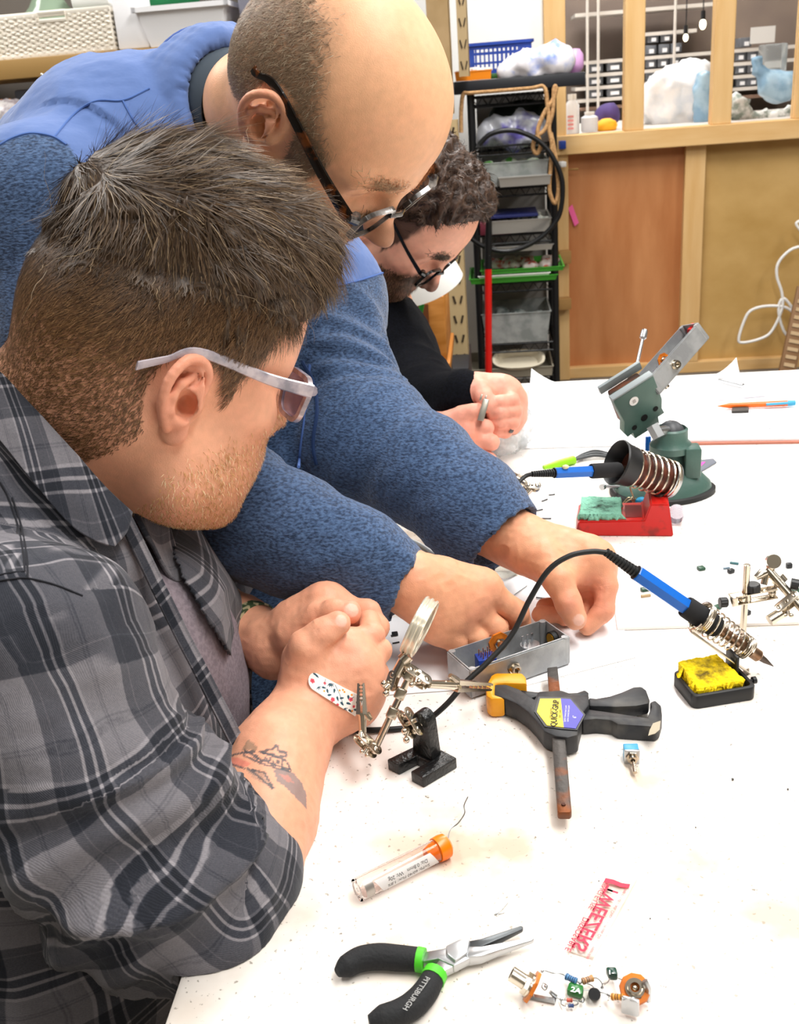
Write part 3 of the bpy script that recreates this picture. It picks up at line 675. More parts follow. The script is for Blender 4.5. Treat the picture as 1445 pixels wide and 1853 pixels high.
M_CLR = mat('cloudy_clear_plastic', 'c9ccca', .2, trans=.45, c2='a9aeac', scale=20, ior=1.2); M_ALU = mat('aluminium_tray', 'c9c9c6', .35, .8); M_GRN = mat('green_plastic', '3f9a2c', .45)
def tray(name, lab, cat, x0, x1, y0, y1, zi, m, n0=RN-.02, n1=RN+.28, flare=.01, cont=None, lip=.004, zb=None):
    z0 = (SHZ[zi]+.007) if zb is None else zb; k = (n0)/FPX; z1 = z0+(y1-y0)*k; s0, s1 = sz(x0, (y0+y1)/2, n0)[0], sz(x1, (y0+y1)/2, n0)[0]
    t = root(name, lab, cat, W((s0+s1)/2, (n0+n1)/2, z0)); o = openbox(s0, s1, n0, n1, z0, z1, .003, flare, lip).build('tray_body', m, t, False)
    if cont is not None:
        S = SDF(); r_ = random.Random(x0)
        for i in range(14): S.ell(W(s0+(s1-s0)*(.12+.76*r_.random()), n0+(n1-n0)*(.15+.6*r_.random()), z0+(z1-z0)*(.35+.45*r_.random()*cont[1])), (.03, .03, .02), .01)
        v, q = mesh_sdf(S, h=.008); v = v+vnormals(v, q)*(ridged(v*30)*.008)[:, None]; v[:, 2] = np.maximum(v[:, 2], z0+.004); c = tag(rawmesh('parts_heap', v, q, cont[0]), cont[2], 'parts', None, 'stuff')
    return t
mixw = mat('mixed_parts_pale', 'd8dcd6', .5, c2='5f6d63', scale=45, trans=.1); mixg = mat('mixed_parts_green', 'cdd6c4', .5, c2='4f9a35', scale=22, lo=.52, hi=.60); mixr = mat('mixed_parts_red', 'c9bdb8', .5, c2='b0473c', scale=30, lo=.5, hi=.6)
tray('plastic_tub', 'clear tub of pale and green parts on the third shelf of the rack', 'tub', 868, 992, 285, 325, 2, M_CLR, cont=(mixg, 1.1, 'pale and green small parts heaped in the clear tub'))
tray('metal_tray', 'shallow grey metal tray tilted on the third shelf in front of the clear tub', 'tray', 902, 996, 310, 326, 2, M_ALU, n0=RN-.06, n1=RN-.022, flare=.004)
tray('metal_tray', 'silver baking tray of crumpled clear bags on the fourth shelf of the rack', 'tray', 884, 996, 391, 414, 3, M_ALU, cont=(mixw, 1.5, 'crumpled clear bags of parts in the silver tray'))
tray('plastic_tray', 'green plastic tray, lower of the stacked pair on the fifth shelf', 'tray', 850, 1008, 507, 517, 4, M_GRN, flare=.006)
tray('plastic_tray', 'green plastic tray of reddish parts, upper of the stacked pair on the fifth shelf', 'tray', 870, 1020, 488, 496, 4, M_GRN, zb=SHZ[4]+.045, flare=.004, cont=(mixr, 1.6, 'reddish and pale parts heaped in the upper green tray'))
tray('plastic_tray', 'white flat tray between the two green trays', 'tray', 866, 994, 498, 504, 4, M_WHITE, zb=SHZ[4]+.027, flare=.003)
tray('metal_tray', 'silver foil tray on the wire under the black cable', 'tray', 892, 1000, 440, 450, 3, M_ALU, zb=SHZ[4]+.135, flare=.006)
tray('plastic_tub', 'large cloudy clear tub of grey parts on the sixth shelf of the rack', 'tub', 872, 996, 556, 612, 5, M_CLR, flare=.016, cont=(mat('mixed_grey', '9aa2a0', .5, c2='56605e', scale=35), .9, 'grey parts heaped in the large clear tub'))
tray('cardboard_tray', 'brown cardboard tray on the bottom of the rack', 'tray', 822, 1000, 666, 684, 6, mat('dull_tan', '8f8878', .7), flare=.004, n0=RN-.03)
p = WP(938, 650, RN-.0); mb = MB()
Rt = RW@np.array([[1, 0, 0], [0, cos(.55), -sin(.55)], [0, sin(.55), cos(.55)]]); n_ = 32; rr = []
for k, (sc, z) in enumerate([(.80, -.03), (1, 0), (1.05, .0), (1.05, .006), (.94, .006), (.76, -.024)]):
    for j in range(n_): a = 2*pi*j/n_; rr.append(p+Rt@np.array([.110*sc*np.sign(cos(a))*abs(cos(a))**.8, .055*sc*np.sign(sin(a))*abs(sin(a))**.8, z]))
F = [(i*n_+j, i*n_+(j+1) % n_, (i+1)*n_+(j+1) % n_, (i+1)*n_+j) for i in range(5) for j in range(n_)]+[tuple(range(n_))[::-1], tuple(5*n_+j for j in range(n_))]
tag(mb.add(rr, F).build('plastic_tub', mat('off_white_plastic', 'cfc6b0', .5)), 'oval off-white tub tipped forward on the bottom tray of the rack', 'tub')
mb = MB(); v, q = None, None
def rblob(lab, pts, m, disp, fr_, name='plastic_bag', cat='bag', h=.012, n=RN+.08): return blob(name, lab, cat, pts, m, n, disp, fr_, h=h)
rblob('clear bag with green and purple scraps on the second shelf of the rack', [(885, 243, .05), (915, 235, .06), (945, 228, .06), (975, 238, .05), (930, 250, .05)], mat('bag_mixed', 'c9ccd4', .2, c2='6a62b0', scale=9, lo=.5, hi=.62, trans=.2), .02, 14)
rblob('dark green bundle at the back of the second shelf of the rack', [(905, 215, .05), (940, 208, .06), (975, 205, .05)], mat('dark_green_cloth', '1e2a22', .8), .015, 12, 'fabric_bundle', 'bundle', n=RN+.22)
mb = MB(); mb.box(W(sz(925, 370, RN)[0], RN+.12, SHZ[3]+.075), (.22, .24, .012), RW, .002); tag(mb.build('folder', mat('navy_card', '1d2560', .6)), 'navy blue folder lying on the fourth shelf of the rack', 'folder')
mb = MB(); mb.box(W(sz(895, 380, RN)[0], RN+.10, SHZ[3]+.03), (.13, .22, .05), RW, .003); tag(mb.build('book', mat('maroon_cover', '6e2434', .6)), 'dark red book under the navy folder on the rack', 'book')
# cards hung behind the rack posts, back panel of the rack
mb = MB(); wbox(mb, sL+.02, sR-.02, RN+.34, RN+.35, SHZ[6], ztop-.02); tag(mb.build('backing_board', mat('grey_board', '9a9692', .7)), 'grey board behind the wire rack shelves', 'board')
# things on top board
tb0 = WP(902, 120, RN+.12); s0, s1 = sz(845, 120, RN+.06)[0], sz(957, 110, RN+.06)[0]; bz = BZ+.022; bh = 46*4.5/FPX
bk = root('plastic_basket', 'blue slatted plastic basket on the black board above the rack', 'basket', W((s0+s1)/2, RN+.16, bz)); mb = MB(); M_BLU = mat('blue_plastic', '1f3f95', .4)
for n in (RN+.06, RN+.26):
    for i in range(15):
        f = i/14; a = s0+.012+(s1-s0-.024)*f; b = s0-.012+(s1-s0+.024)*f; mb.box((W(a, n, bz)+W(b, n, bz+bh))/2, (.006 if 1 < i < 13 else .022, .004, bh), RW)
    for z, w in ((.006, .02), (bh*.36, .006), (bh*.68, .006), (bh-.008, .018)): e = .012*(z/bh*2-1); wbox(mb, s0-e, s1+e, n-.003, n+.003, bz+z-w/2, bz+z+w/2)
for s in (s0, s1): wbox(mb, s-.003, s+.003, RN+.06, RN+.26, bz, bz+bh-.02)
wbox(mb, s0, s1, RN+.06, RN+.26, bz, bz+.004); mb.build('basket_body', M_BLU, bk, False)
mb = MB(); n = RN+.16; wbox(mb, s0-.018, s1+.018, n-.112, n-.096, bz+bh-.008, bz+bh+.003); wbox(mb, s0-.018, s1+.018, n+.096, n+.112, bz+bh-.008, bz+bh+.003); wbox(mb, s0-.020, s0-.008, n-.112, n+.112, bz+bh-.008, bz+bh+.003); wbox(mb, s1+.008, s1+.020, n-.112, n+.112, bz+bh-.008, bz+bh+.003); mb.build('rim', M_BLU, bk, False)
mb = MB(); wbox(mb, s0-.02, s1+.01, RN+.04, RN+.29, BZ+.001, BZ+.021, .004); tag(mb.build('plastic_tray', mat('dark_green_tray', '2c5a20', .5)), 'dark green flat tray under the blue basket', 'tray')
t = root('parts_tray', 'orange tray of white cards at the left end of the black board', 'tray', WP(856, 140, RN-.03)); s0, s1 = sz(823, 140, RN-.03)[0], sz(889, 140, RN-.03)[0]
openbox(s0, s1, RN-.04, RN+.035, BZ+.001, BZ+.036, .003, .003, .002).build('tray_body', mat('orange_plastic', 'f08a12', .45), t, False)
for i in range(5): mb = MB(); mb.box(W(s0+.02+.026*i, RN-.005, BZ+.034+.004*(i % 3)), (.035, .045, .012), RW@ZR(.3*i), .002); tag(mb.build('card', mat('white_card', 'efece4', .7)), 'small white card poking out of the orange tray', 'card', 'white cards in the orange tray')
rblob('clear bag of white, blue and red pieces on the right of the black board', [(918, 128, .035), (945, 118, .05), (975, 108, .06), (1005, 100, .055), (1015, 118, .04), (960, 128, .04)], mat('bag_colour', 'f4f2f8', .2, c2='93a8e8', scale=11, lo=.53, hi=.66, trans=.1), .012, 18, n=RN-.0)
rblob('pink translucent bag at the right end of the black board', [(1038, 100, .03), (1040, 118, .03), (1032, 125, .03)], mat('pink_film', 'dcaade', .3, trans=.2), .006, 15, n=RN+.06)
# rope, cable, red pole
def ptube(name, lab, cat, pl, r, m, n, k=6, seg=10, group=None, nd_=None):
    p = [WP(a[0], a[1], n if len(a) < 3 else a[2]) for a in pl]; mb = MB(); mb.tube(spline(p, k), r, seg); return tag(mb.build(name, m), lab, cat, group)
M_ROPE = mat('tan_rope', 'c49a6a', .8, c2='a87f52', scale=120, bump=.5)
ptube('rope', 'tan rope tied along the top of the wire rack and hanging in loops', 'rope', [(834, 240), (834, 200), (838, 170), (850, 168), (900, 164), (960, 159), (984, 157), (990, 190), (992, 215), (985, 235), (968, 250), (964, 268), (971, 278), (978, 262), (972, 238), (984, 205), (1000, 180), (1006, 160), (1002, 158), (1000, 200), (993, 230), (998, 262), (996, 300), (994, 345), (1004, 368), (1010, 340), (1004, 280), (996, 240)], .0085, M_ROPE, RN-.045, 6)
ptube('electric_cable', 'thick black cable coiled over the front of the wire rack', 'cable', [(866, 262), (885, 244), (915, 236), (945, 240), (978, 258), (1003, 290), (1017, 330), (1014, 380), (1000, 408), (975, 432), (945, 448), (915, 455), (885, 450), (858, 436), (838, 415), (828, 396)], .010, M_BK, RN-.07, 6)
rp = root('long_handled_tool', 'long red tool handle with black grip standing in front of the rack', 'tool', WP(882, 685, RN-.12)); a = WP(881, 700, RN-.12); b = WP(883, 486, RN-.12); c = WP(884, 400, RN-.12); c2 = WP(872, 380, RN-.12)
mb = MB(); mb.cyl(np.array([a[0], a[1], .0]), b, .015, 16); mb.build('handle', mat('red_paint', 'd81a12', .35), rp); mb = MB(); mb.tube([b, b+(c-b)*.5, c, c2], [.016, .015, .013, .02], 14); mb.build('grip', M_BK, rp)
# clips, blocks and tape around the post
M_CARD = mat('cardboard', 'a8804a', .8)
for lab, x, y, w, h, m in [('small brown cardboard box hooked on the timber post, upper', 1020, 465, .045, .05, M_CARD), ('small brown cardboard box hooked on the timber post, lower', 1019, 549, .05, .045, M_CARD), ('white round knob on the timber post', 1017, 297, .02, .02, M_WHITE), ('blue clothes peg on the timber post', 1016, 262, .022, .03, M_BLU)]:
    mb = MB(); p = WP(x, y, WN-.05); mb.box(p, (w*1.3, .05, h*1.2), RW@ZR(.2), .004); tag(mb.build('hook_box' if 'box' in lab else ('door_stop' if 'knob' in lab else 'clothes_peg'), m), lab, 'box' if 'box' in lab else 'peg')
mb = MB(); mb.prism([(-.02, .03), (.0, .045), (.03, -.04), (.01, -.055)], .004, WP(1035, 388, WN+.03), np.stack([EX, EZ, -EN], 1)); tag(mb.build('tape_flag', mat('pink_tape', 'f268a8', .5)), 'pink tape flag stuck on the reddish plywood', 'tape')
mb = MB(); mb.cyl(WP(1022, 307, WN-.0), WP(1046, 306, WN-.02), .005, 8); tag(mb.build('wooden_dowel', M_CARD), 'thin wooden peg sticking out of the timber post', 'peg')
# white cable and slotted strip at the right
ptube('electric_cable', 'white cable hanging in loops against the plywood on the right', 'cable', [(1450, 398), (1440, 405), (1450, 420), (1462, 440), (1430, 452), (1408, 475), (1405, 500), (1414, 530), (1414, 560), (1395, 600), (1372, 614), (1342, 620), (1336, 612), (1346, 580), (1358, 562), (1385, 554), (1420, 556), (1440, 570), (1418, 540), (1408, 560), (1418, 600), (1440, 620)], .007, M_WHITE, WN-.06, 6)
gs = root('slotted_strip', 'brown wooden strip with crosswise slots leaning at the right edge', 'strip', WP(1420, 665, WN-.2)); a, b = WP(1424, 668, WN-.25), WP(1452, 540, WN-.15); d = norm(b-a); y_ = norm(np.cross(d, EN)); Rr = np.stack([y_, np.cross(d, y_), d], 1); l = np.linalg.norm(b-a)
mb = MB(); mb.box((a+b)/2-d*.0, (.075, .02, l+.1), Rr, .002); mb.build('strip_body', mat('brown_wood_strip', '8d6a48', .6), gs)
for i in range(9): mb = MB(); mb.box(a+d*(l*(i+.5)/9)+Rr@np.array([0, -.012 if Rr[:, 1]@EN > 0 else .012, 0]), (.05, .006, l*.05), Rr); mb.build('slot', mat('dark_slot', 'c9ad86', .6), gs, False)
# tan slotted upright, lamp shade, orange cabinet, green pole left of the rack
M_TAN = mat('tan_steel', 'ab946e', .5); M_TANL = mat('tan_steel_light', 'bda67c', .5)
def upright(lab, x0, x1, y0, y1, n, slots=True, m=None, z0=None, z1=None):
    s0, s1 = sz(x0, (y0+y1)/2, n)[0], sz(x1, (y0+y1)/2, n)[0]; za = sz((x0+x1)/2, y1, n)[1] if z0 is None else z0; zb = sz((x0+x1)/2, y0, n)[1] if z1 is None else z1; w = s1-s0
    t = root('shelf_upright', lab, 'post', W((s0+s1)/2, n, za)); mb = MB(); wbox(mb, s0, s1, n, n+.004, za, zb); wbox(mb, s1-.004, s1, n, n+w, za, zb); mb.build('angle_bar', m or M_TANL, t, False)
    if slots:
        k = int((zb-za)/.075)
        for i in range(k):
            mb = MB()
            for sg in (-1, 1): R_ = RW@np.array([[cos(.25*sg), 0, sin(.25*sg)], [0, 1, 0], [-sin(.25*sg), 0, cos(.25*sg)]]); mb.box(W((s0+s1)/2+sg*w*.2, n-.001, za+.04+i*.075), (w*.12, .004, .030), R_)
            mb.build('slot_pair', mat('slot_dark', '3a2c1c', .8), t, False)
    return t
upright('tan slotted steel upright between the bearded person and the rack', 812, 843, 380, 690, 3.9, z0=0, z1=1.28)
upright('tan steel column rising behind the bald head', 775, 816, -50, 240, 3.9, slots=False, m=mat('tan_column', 'a98e66', .6, c2='94794f', scale=6), z0=1.3, z1=3.0)
upright('dark tan slotted upright beside the white wall', 826, 846, -50, 130, 4.3, m=M_TAN, z0=1.42, z1=3.0)
t = root('lamp', 'white lamp shade tilted behind the bearded person', 'lamp', WP(775, 500, 2.9)); p = WP(762, 492, 2.9); ax_ = norm(np.array([-.35, -.2, 1.])); mb = MB(); mb.lathe([(.02, .10), (.06, .085), (.095, .03), (.105, -.05), (.102, -.05), (.092, .03), (.055, .08), (.0, .092)], p, ax_, 36, False); mb.build('lamp_shade', mat('white_shade', 'fbfaf6', .5), t)
mb = MB(); mb.tube([p+ax_*.1, p+ax_*.16, (p[0]-.05, p[1]+.05, 1.3), (p[0]-.06, p[1]+.1, 0.0)], .008, 8); mb.build('lamp_stem', M_BK, t)
t = root('wooden_cabinet', 'orange brown wooden cabinet behind the bearded person', 'cabinet', WP(775, 650, 3.2)); mb = MB(); s0, s1 = sz(700, 600, 3.2)[0], sz(806, 600, 3.2)[0]; zt = sz(775, 538, 3.2)[1]; zb = sz(775, 655, 3.2)[1]
wbox(mb, s0, s1, 3.2, 3.6, zb, zt, .004); mb.build('cabinet_body', mat('orange_wood', 'a8691f', .55, c2='c0803a', scale=6, aniso=(1, 1, 5)), t); mb = MB(); wbox(mb, s0, s1+.01, 3.17, 3.6, zb-.03, zb, .003); mb.build('base_rail', mat('orange_wood2', 'b06f28', .55), t); mb = MB(); wbox(mb, s0+.02, s1-.05, 3.19, 3.20, zb+.05, zt-.02); mb.build('door', mat('dark_brown_wood', '6b3a1a', .5), t, False); mb = MB(); wbox(mb, s0, s1, 3.22, 3.58, 0, zb-.03); mb.build('plinth', M_DK, t, False)
a, b = WP(774, 490, 3.05), WP(752, 612, 3.05); mb = MB(); mb.cyl(a, a+(b-a)*(a[2]/(a[2]-b[2])), .008, 10); tag(mb.build('garden_cane', mat('green_cane', '1f8a2c', .5)), 'green cane leaning in front of the wooden cabinet', 'cane')
t = root('dark_backdrop', 'plain dark cart standing low behind the bearded person', 'backdrop', WP(790, 700, 3.6)); mb = MB(); wbox(mb, sz(720, 690, 3.7)[0], sz(850, 690, 3.7)[0], 3.7, 4.1, .0, sz(780, 668, 3.7)[1], .01); mb.build('backdrop_body', M_DK, t)  # one dark block stands in for the dark background shelves
# ---------------------------------------------------------------- shelf behind the fleece jacket
LN = 3.3
def lz(x, y, n=LN): return sz(x, y, n)
s0, s1 = lz(-60, 130)[0], lz(470, 90)[0]; zt = lz(140, 98)[1]; zb = lz(140, 134)[1]
t = root('shelf_unit', 'tan steel shelf carrying white baskets and bins, upper left', 'shelf', W((s0+s1)/2, LN+.2, 0)); mb = MB(); wbox(mb, s0-.2, s1+.1, LN-.02, LN+.40, zb, zt, .003); mb.build('shelf_beam', mat('tan_enamel', 'a8854f', .5), t)
for s in (s0-.18, s1+.08): mb = MB(); wbox(mb, s-.02, s+.02, LN+.36, LN+.40, 0, zt+.6); mb.build('post', M_TAN, t, False)
mb = MB(); wbox(mb, s0-.2, s1+.1, LN+.0, LN+.40, lz(140, 300)[1], lz(140, 290)[1]); mb.build('shelf_board', M_TAN, t, False)
mb = MB(); p = WP(76, 136, LN-.024); mb.sphere(p, (.006, .003, .006), R=RW); mb.build('bolt', mat('bolt_metal', 'e0dcd0', .3, .8), t)
mb = MB(); wbox(mb, s0-.4, s1+.3, LN+.46, LN+.48, 0, 3.0); tag(mb.build('wall_panel', mat('grey_brown_panel', '6c6660', .8)), 'grey brown board behind the tan steel shelf', 'panel')
# wicker basket, woven
ws0, ws1 = lz(-12, 60)[0], lz(203, 60)[0]; wz1 = lz(100, 24)[1]; wz0 = zt+.001; wk = root('wicker_basket', 'white wicker basket with a hand slot on the tan shelf', 'basket', W((ws0+ws1)/2, LN+.15, wz0)); mb = MB(); nrow = 15; ncol = 26
hs0, hs1, hz0, hz1 = lz(70, 30)[0], lz(120, 30)[0], lz(95, 37)[1], lz(95, 22)[1]
for n in (LN, LN+.30):
    for r in range(nrow):
        z = wz0+.006+(wz1-wz0-.012)*r/(nrow-1); pts = []; segs = []
        for i in range(ncol*2+1):
            s = ws0+(ws1-ws0)*i/(ncol*2); inside = (n == LN) and hs0 < s < hs1 and hz0 < z < hz1
            if inside:
                if len(pts) > 1: segs.append(pts)
                pts = []
            else: pts.append(W(s, n+.004*sin(pi*i/2+pi*(r % 2)), z+.0015*sin(i*1.7+r)))
        if len(pts) > 1: segs.append(pts)
        for g_ in segs: mb.tube(g_, .0052, 5)
    for i in range(ncol+1):
        s = ws0+(ws1-ws0)*i/ncol
        if n == LN and hs0 < s < hs1: mb.cyl(W(s, n, wz0), W(s, n, hz0), .0045, 6)
        else: mb.cyl(W(s, n, wz0), W(s, n, wz1), .0045, 6)
for s in (ws0, ws1):
    for r in range(nrow): z = wz0+.006+(wz1-wz0-.012)*r/(nrow-1); mb.tube([W(s+.004*sin(pi*i/2+pi*(r % 2)), LN+.30*i/16, z) for i in range(17)], .0052, 5)
for z in (wz0+.006, wz1): mb.tube([W(ws0, LN, z), W(ws1, LN, z), W(ws1, LN+.3, z), W(ws0, LN+.3, z)], .009, 8, closed=True)
wbox(mb, ws0, ws1, LN+.012, LN+.29, wz0, wz0+.006); mb.build('basket_body', mat('white_wicker', 'efe8da', .6), wk)
mb = MB(); mb.tube([W(hs0, LN-.004, hz0), W(hs1, LN-.004, hz0), W(hs1, LN-.004, hz1), W(hs0, LN-.004, hz1)], .006, 6, closed=True); mb.build('handle_rim', mat('white_wicker', 'efe8da', .6), wk)
mb = MB(); wbox(mb, ws0+.02, ws1-.02, LN+.02, LN+.28, wz0+.01, wz1-.03, .02); tag(mb.build('cloth_bundle', mat('sage_cloth', '7f8f78', .8)), 'sage green cloth folded inside the wicker basket', 'cloth')
p = W(lz(60, 10)[0], LN+.12, wz1-.05); mb = MB(); mb.lathe([(.11, 0), (.10, .04), (.06, .08), (.035, .12), (.03, .2)], p, n=24); tag(mb.build('glass_jug', mat('pale_green_glass', 'a9bfa6', .15, trans=.4)), 'pale green glass jug standing in the wicker basket', 'jug')
mb = MB(); mb.cyl(W(lz(115, 4)[0], LN+.1, wz1+.035), W(lz(185, 0)[0], LN+.1, wz1+.035), .04, 20, bev=.004); tag(mb.build('paper_roll', M_WHITE), 'white roll lying across the wicker basket', 'roll')
mb = MB(); wbox(mb, ws1+.012, lz(266, 50)[0], LN+.0, LN+.25, zt+.001, lz(230, -20)[1], .006); tag(mb.build('white_box', mat('white_card2', 'f4f4f6', .5)), 'plain white box between the wicker basket and the white bin', 'box')
bs0, bs1 = lz(262, 40)[0], lz(405, 30)[0]; bz0, bz1 = zt+.001, lz(330, 8)[1]; t = root('plastic_bin', 'white plastic bin with a wide rim on the tan shelf', 'bin', W((bs0+bs1)/2, LN+.15, bz0)); openbox(bs0-.012, bs1+.012, LN-.03, LN+.28, bz0, bz1, .004, .022, .0).build('bin_body', mat('white_plastic', 'f3f3f5', .4), t, False)
mb = MB(); wbox(mb, bs0-.024, bs1+.024, LN-.042, LN-.03, bz1-.014, bz1); wbox(mb, bs0-.024, bs0-.012, LN-.042, LN+.28, bz1-.014, bz1); wbox(mb, bs1+.012, bs1+.024, LN-.042, LN+.28, bz1-.014, bz1); mb.build('rim', mat('white_plastic', 'f3f3f5', .4), t, False)
blob('cloth_bundle', 'dark green cloth stuffed in the white bin', 'cloth', [(275, 0, .05), (300, -5, .05), (330, -10, .05)], mat('green_cloth', '1d7a48', .8), LN+.12, .01)
mb = MB(); wbox(mb, bs1+.045, bs1+.25, LN+.0, LN+.25, zt+.001, zt+.42, .01); tag(mb.build('plastic_bin', mat('lavender_grey_plastic', '8d8d9c', .5)), 'lavender grey bin standing right of the white bin', 'bin')
mb = MB(); wbox(mb, ws0-.04, ws0-.008, LN-.015, LN+.2, zt-.004, zt+.10); tag(mb.build('box', mat('yellow_card', 'f2d21a', .6)), 'yellow box edge at the far left of the tan shelf', 'box')
# lower shelf things
z2 = lz(140, 290)[1]; mb = MB(); wbox(mb, lz(20, 170)[0], lz(130, 170)[0], LN+.02, LN+.30, z2, lz(60, 160)[1], .008); tag(mb.build('plastic_bin', mat('dark_grey_bin', '3c3d42', .5)), 'dark grey bin under the tan shelf', 'bin')
blob('plastic_bag', 'clear bag of white tubes under the tan shelf at the left edge', 'bag', [(8, 215, .05), (25, 205, .04), (15, 235, .05), (0, 260, .08)], mat('bag_clear_mix', 'd8d4d2', .25, c2='9a8f94', scale=30, trans=.2), LN-.02, .012, 20, h=.01)
mb = MB(); mb.cyl(WP(-10, 188, LN-.0), WP(20, 186, LN-.0), .012, 14); tag(mb.build('plastic_lid', mat('orange_lid', 'e8822a', .5)), 'orange lid lying above the clear bag under the shelf', 'jar')  # orange lid, drawn as a short cylinder
mb = MB(); mb.sphere(WP(2, 232, LN-.08), (.03, .02, .02)); tag(mb.build('purple_piece', mat('purple_plastic', '6a1a80', .5)), 'purple plastic piece in front of the clear bag', 'ball')  # purple plastic piece, drawn as an ellipsoid
# ================================================================ PERSON IN PLAID SHIRT
H1, G1, R1 = xf([(.7797, .4979, -.3796), (-.494, .8617, .1154)], (-.1845, .7767, 1.2138))
person = root('person', 'person in grey plaid shirt with floral bandage leaning on the bench, nearest the camera', 'person', (-.42, .72, 0))
HS = head_sdf([G1(P(70, 790, .81)), G1(P(-10, 880, .82))], w=1.06, jaw=1.08, full=.03, nk=.062)
HS.ell((.055, 0, .065), (.055, .060, .055), .02)
HS.ell((.045, 0, -.045), (.052, .062, .045), .03)
HS.ell((.03, 0, -.085), (.05, .05, .03), .03)
v, q = mesh_sdf(HS, (-.20, -.15, -.20), (.15, .15, .155), .0017)
def hl1(L):   # hairline mask: 1 where scalp hair grows
    x, y, z = L.T; n = fbm(L*90, 2)*.004
    front = sm(.088+.25*(z-.09)-x+n, -.003, .010)
    back = sm(z+n-np.interp(x, [-.1, -.05, -.025, -.012, .004, .02, .034, .042, .06, .1], [-.085, -.075, -.035, .036, .038, .030, -.004, .03, .055, .075]), -.004, .010)
    ear = ((x+.006)/.024)**2+((z-.003)/.041)**2 < 1
    return np.clip(front*back, 0, 1)*~(ear & (np.abs(y) > .070))
def skin1(L):
    x, y, z = L.T
    beard = sm(-.028-z+.5*(x-.05)+.01*fbm(L*60), -.012, .018)*sm(x+.3*z, -.01, .03)*(1-.6*np.exp(-((x-.1)**2+(z+.057)**2)/.0001))
    sp = .55+.45*sm(vnoise(L*700), -.1, .5)
    fade = hl1(L)*(.30+.6*sm(z, .0, .07))
    return skin_color(L, (beard*.42*sp, LC('b07a50')), (np.clip(fade*(.75+.25*vnoise(L*500)), 0, .95), LC('7a5a40')), base=LC('f0b08e'))
headv, headq, headc = H1(v), q, skin1(v)
# -- arms and hands (pixel x, pixel y, depth) joints read from the photograph
def J(a): return P(a[0], a[1], a[2])
def hand(arm, armr, mc, fingers, thumb, pr_=.019, fk=.0012, palmx=()):
    S = SDF(); A = [J(a) for a in arm]; S.chain(A, armr, .02, k0=0)
    W = A[-1]
    for m in mc: S.cap(W, J(m), armr[-1]*.80, m[3] if len(m) > 3 else pr_, .016)
    for a, b in zip(mc[:-1], mc[1:]): S.cap(J(a), J(b), pr_*.85, pr_*.8, .012)
    for a, b, ra, rb in palmx: S.cap(J(a), J(b), ra, rb, .014)
    Fg = SDF()
    for k, f in enumerate(fingers):
        G = SDF(); pts = [J(p) for p in f]; rs = [p[3] for p in f]; G.chain(pts, rs, .004, k0=0); Fg.group(G, fk)
    S.group(Fg, .007)
    G = SDF(); G.chain([J(p) for p in thumb], [p[3] for p in thumb], .006, k0=0); S.group(G, .006)
    S.joints = [(J(f[1]), norm(J(f[2])-J(f[0]))) for f in fingers]+[(J(f[2]), norm(J(f[3])-J(f[1]))) for f in fingers]+[(J(thumb[2]), norm(J(thumb[3])-J(thumb[1]))), (W+(J(mc[1])-W)*.12, norm(J(mc[1])-W))]
    S.tend = [(W+(J(m)-W)*.35, J(m)) for m in mc]
    return S
def ridged0(p): return 1-2*np.abs(vnoise(p))
def onbench(v, lim=.06):
    a = (v-A0)@EN; b = (v-A0)@EX; m = (a > -.7) & (a < 1.32) & (b > -.004) & (v[:, 2] < TZ+.0006) & (v[:, 2] > TZ-lim); v = v.copy(); v[m, 2] = TZ+.0006; return v
def detail(S, v, q, a=1.0):
    n = vnormals(v, q); d = fbm(v*70, 2)*.0006
    for p, ax in S.joints:
        w = v-p; t = w@ax; r2 = (w**2).sum(1)-t*t; d = d-.00055*a*np.exp(-(t/.0045)**2)*np.exp(-np.maximum(r2, 0)/.00035)*(.5+.5*np.cos(t*2*pi/.0023+.8*vnoise(v*200)))
    for p0, p1 in S.tend:
        ab = p1-p0; tt = ((v-p0)@ab)/(ab@ab); t = np.clip(tt, 0, 1); r2 = ((v-p0-t[:, None]*ab)**2).sum(1)
        d = d+.0009*a*np.exp(-r2/.00055)*sm(tt, 0, .3)*(1-sm(tt, .8, 1.05))+.0012*a*np.exp(-((v-p1)**2).sum(1)/.00035)
    d = d+.00025*a*ridged0(v*140)
    return onbench(v+n*d[:, None])
def skin_hand(v, spots=(), nails=(), base=SKIN):
    n = fbm(v*60, 3); n2 = fbm(v*300+3, 2); c = base[None]*(1+.05*n[:, None]+.03*n2[:, None]); r = np.clip(.12+.15*n, 0, 1)
    for p, rad, k in spots: r = r+k*np.exp(-((v-J(p))**2).sum(1)/rad**2)
    r = np.clip(r, 0, .9)[:, None]; c = c*(1-r)+SKINR*r
    for p, rad in nails:
        w_ = (1-sm(np.sqrt(((v-J(p))**2).sum(1)), rad*.8, rad))[:, None]; c = c*(1-w_)+LC('efbba6')*w_
    return np.clip(c, 0, 1)
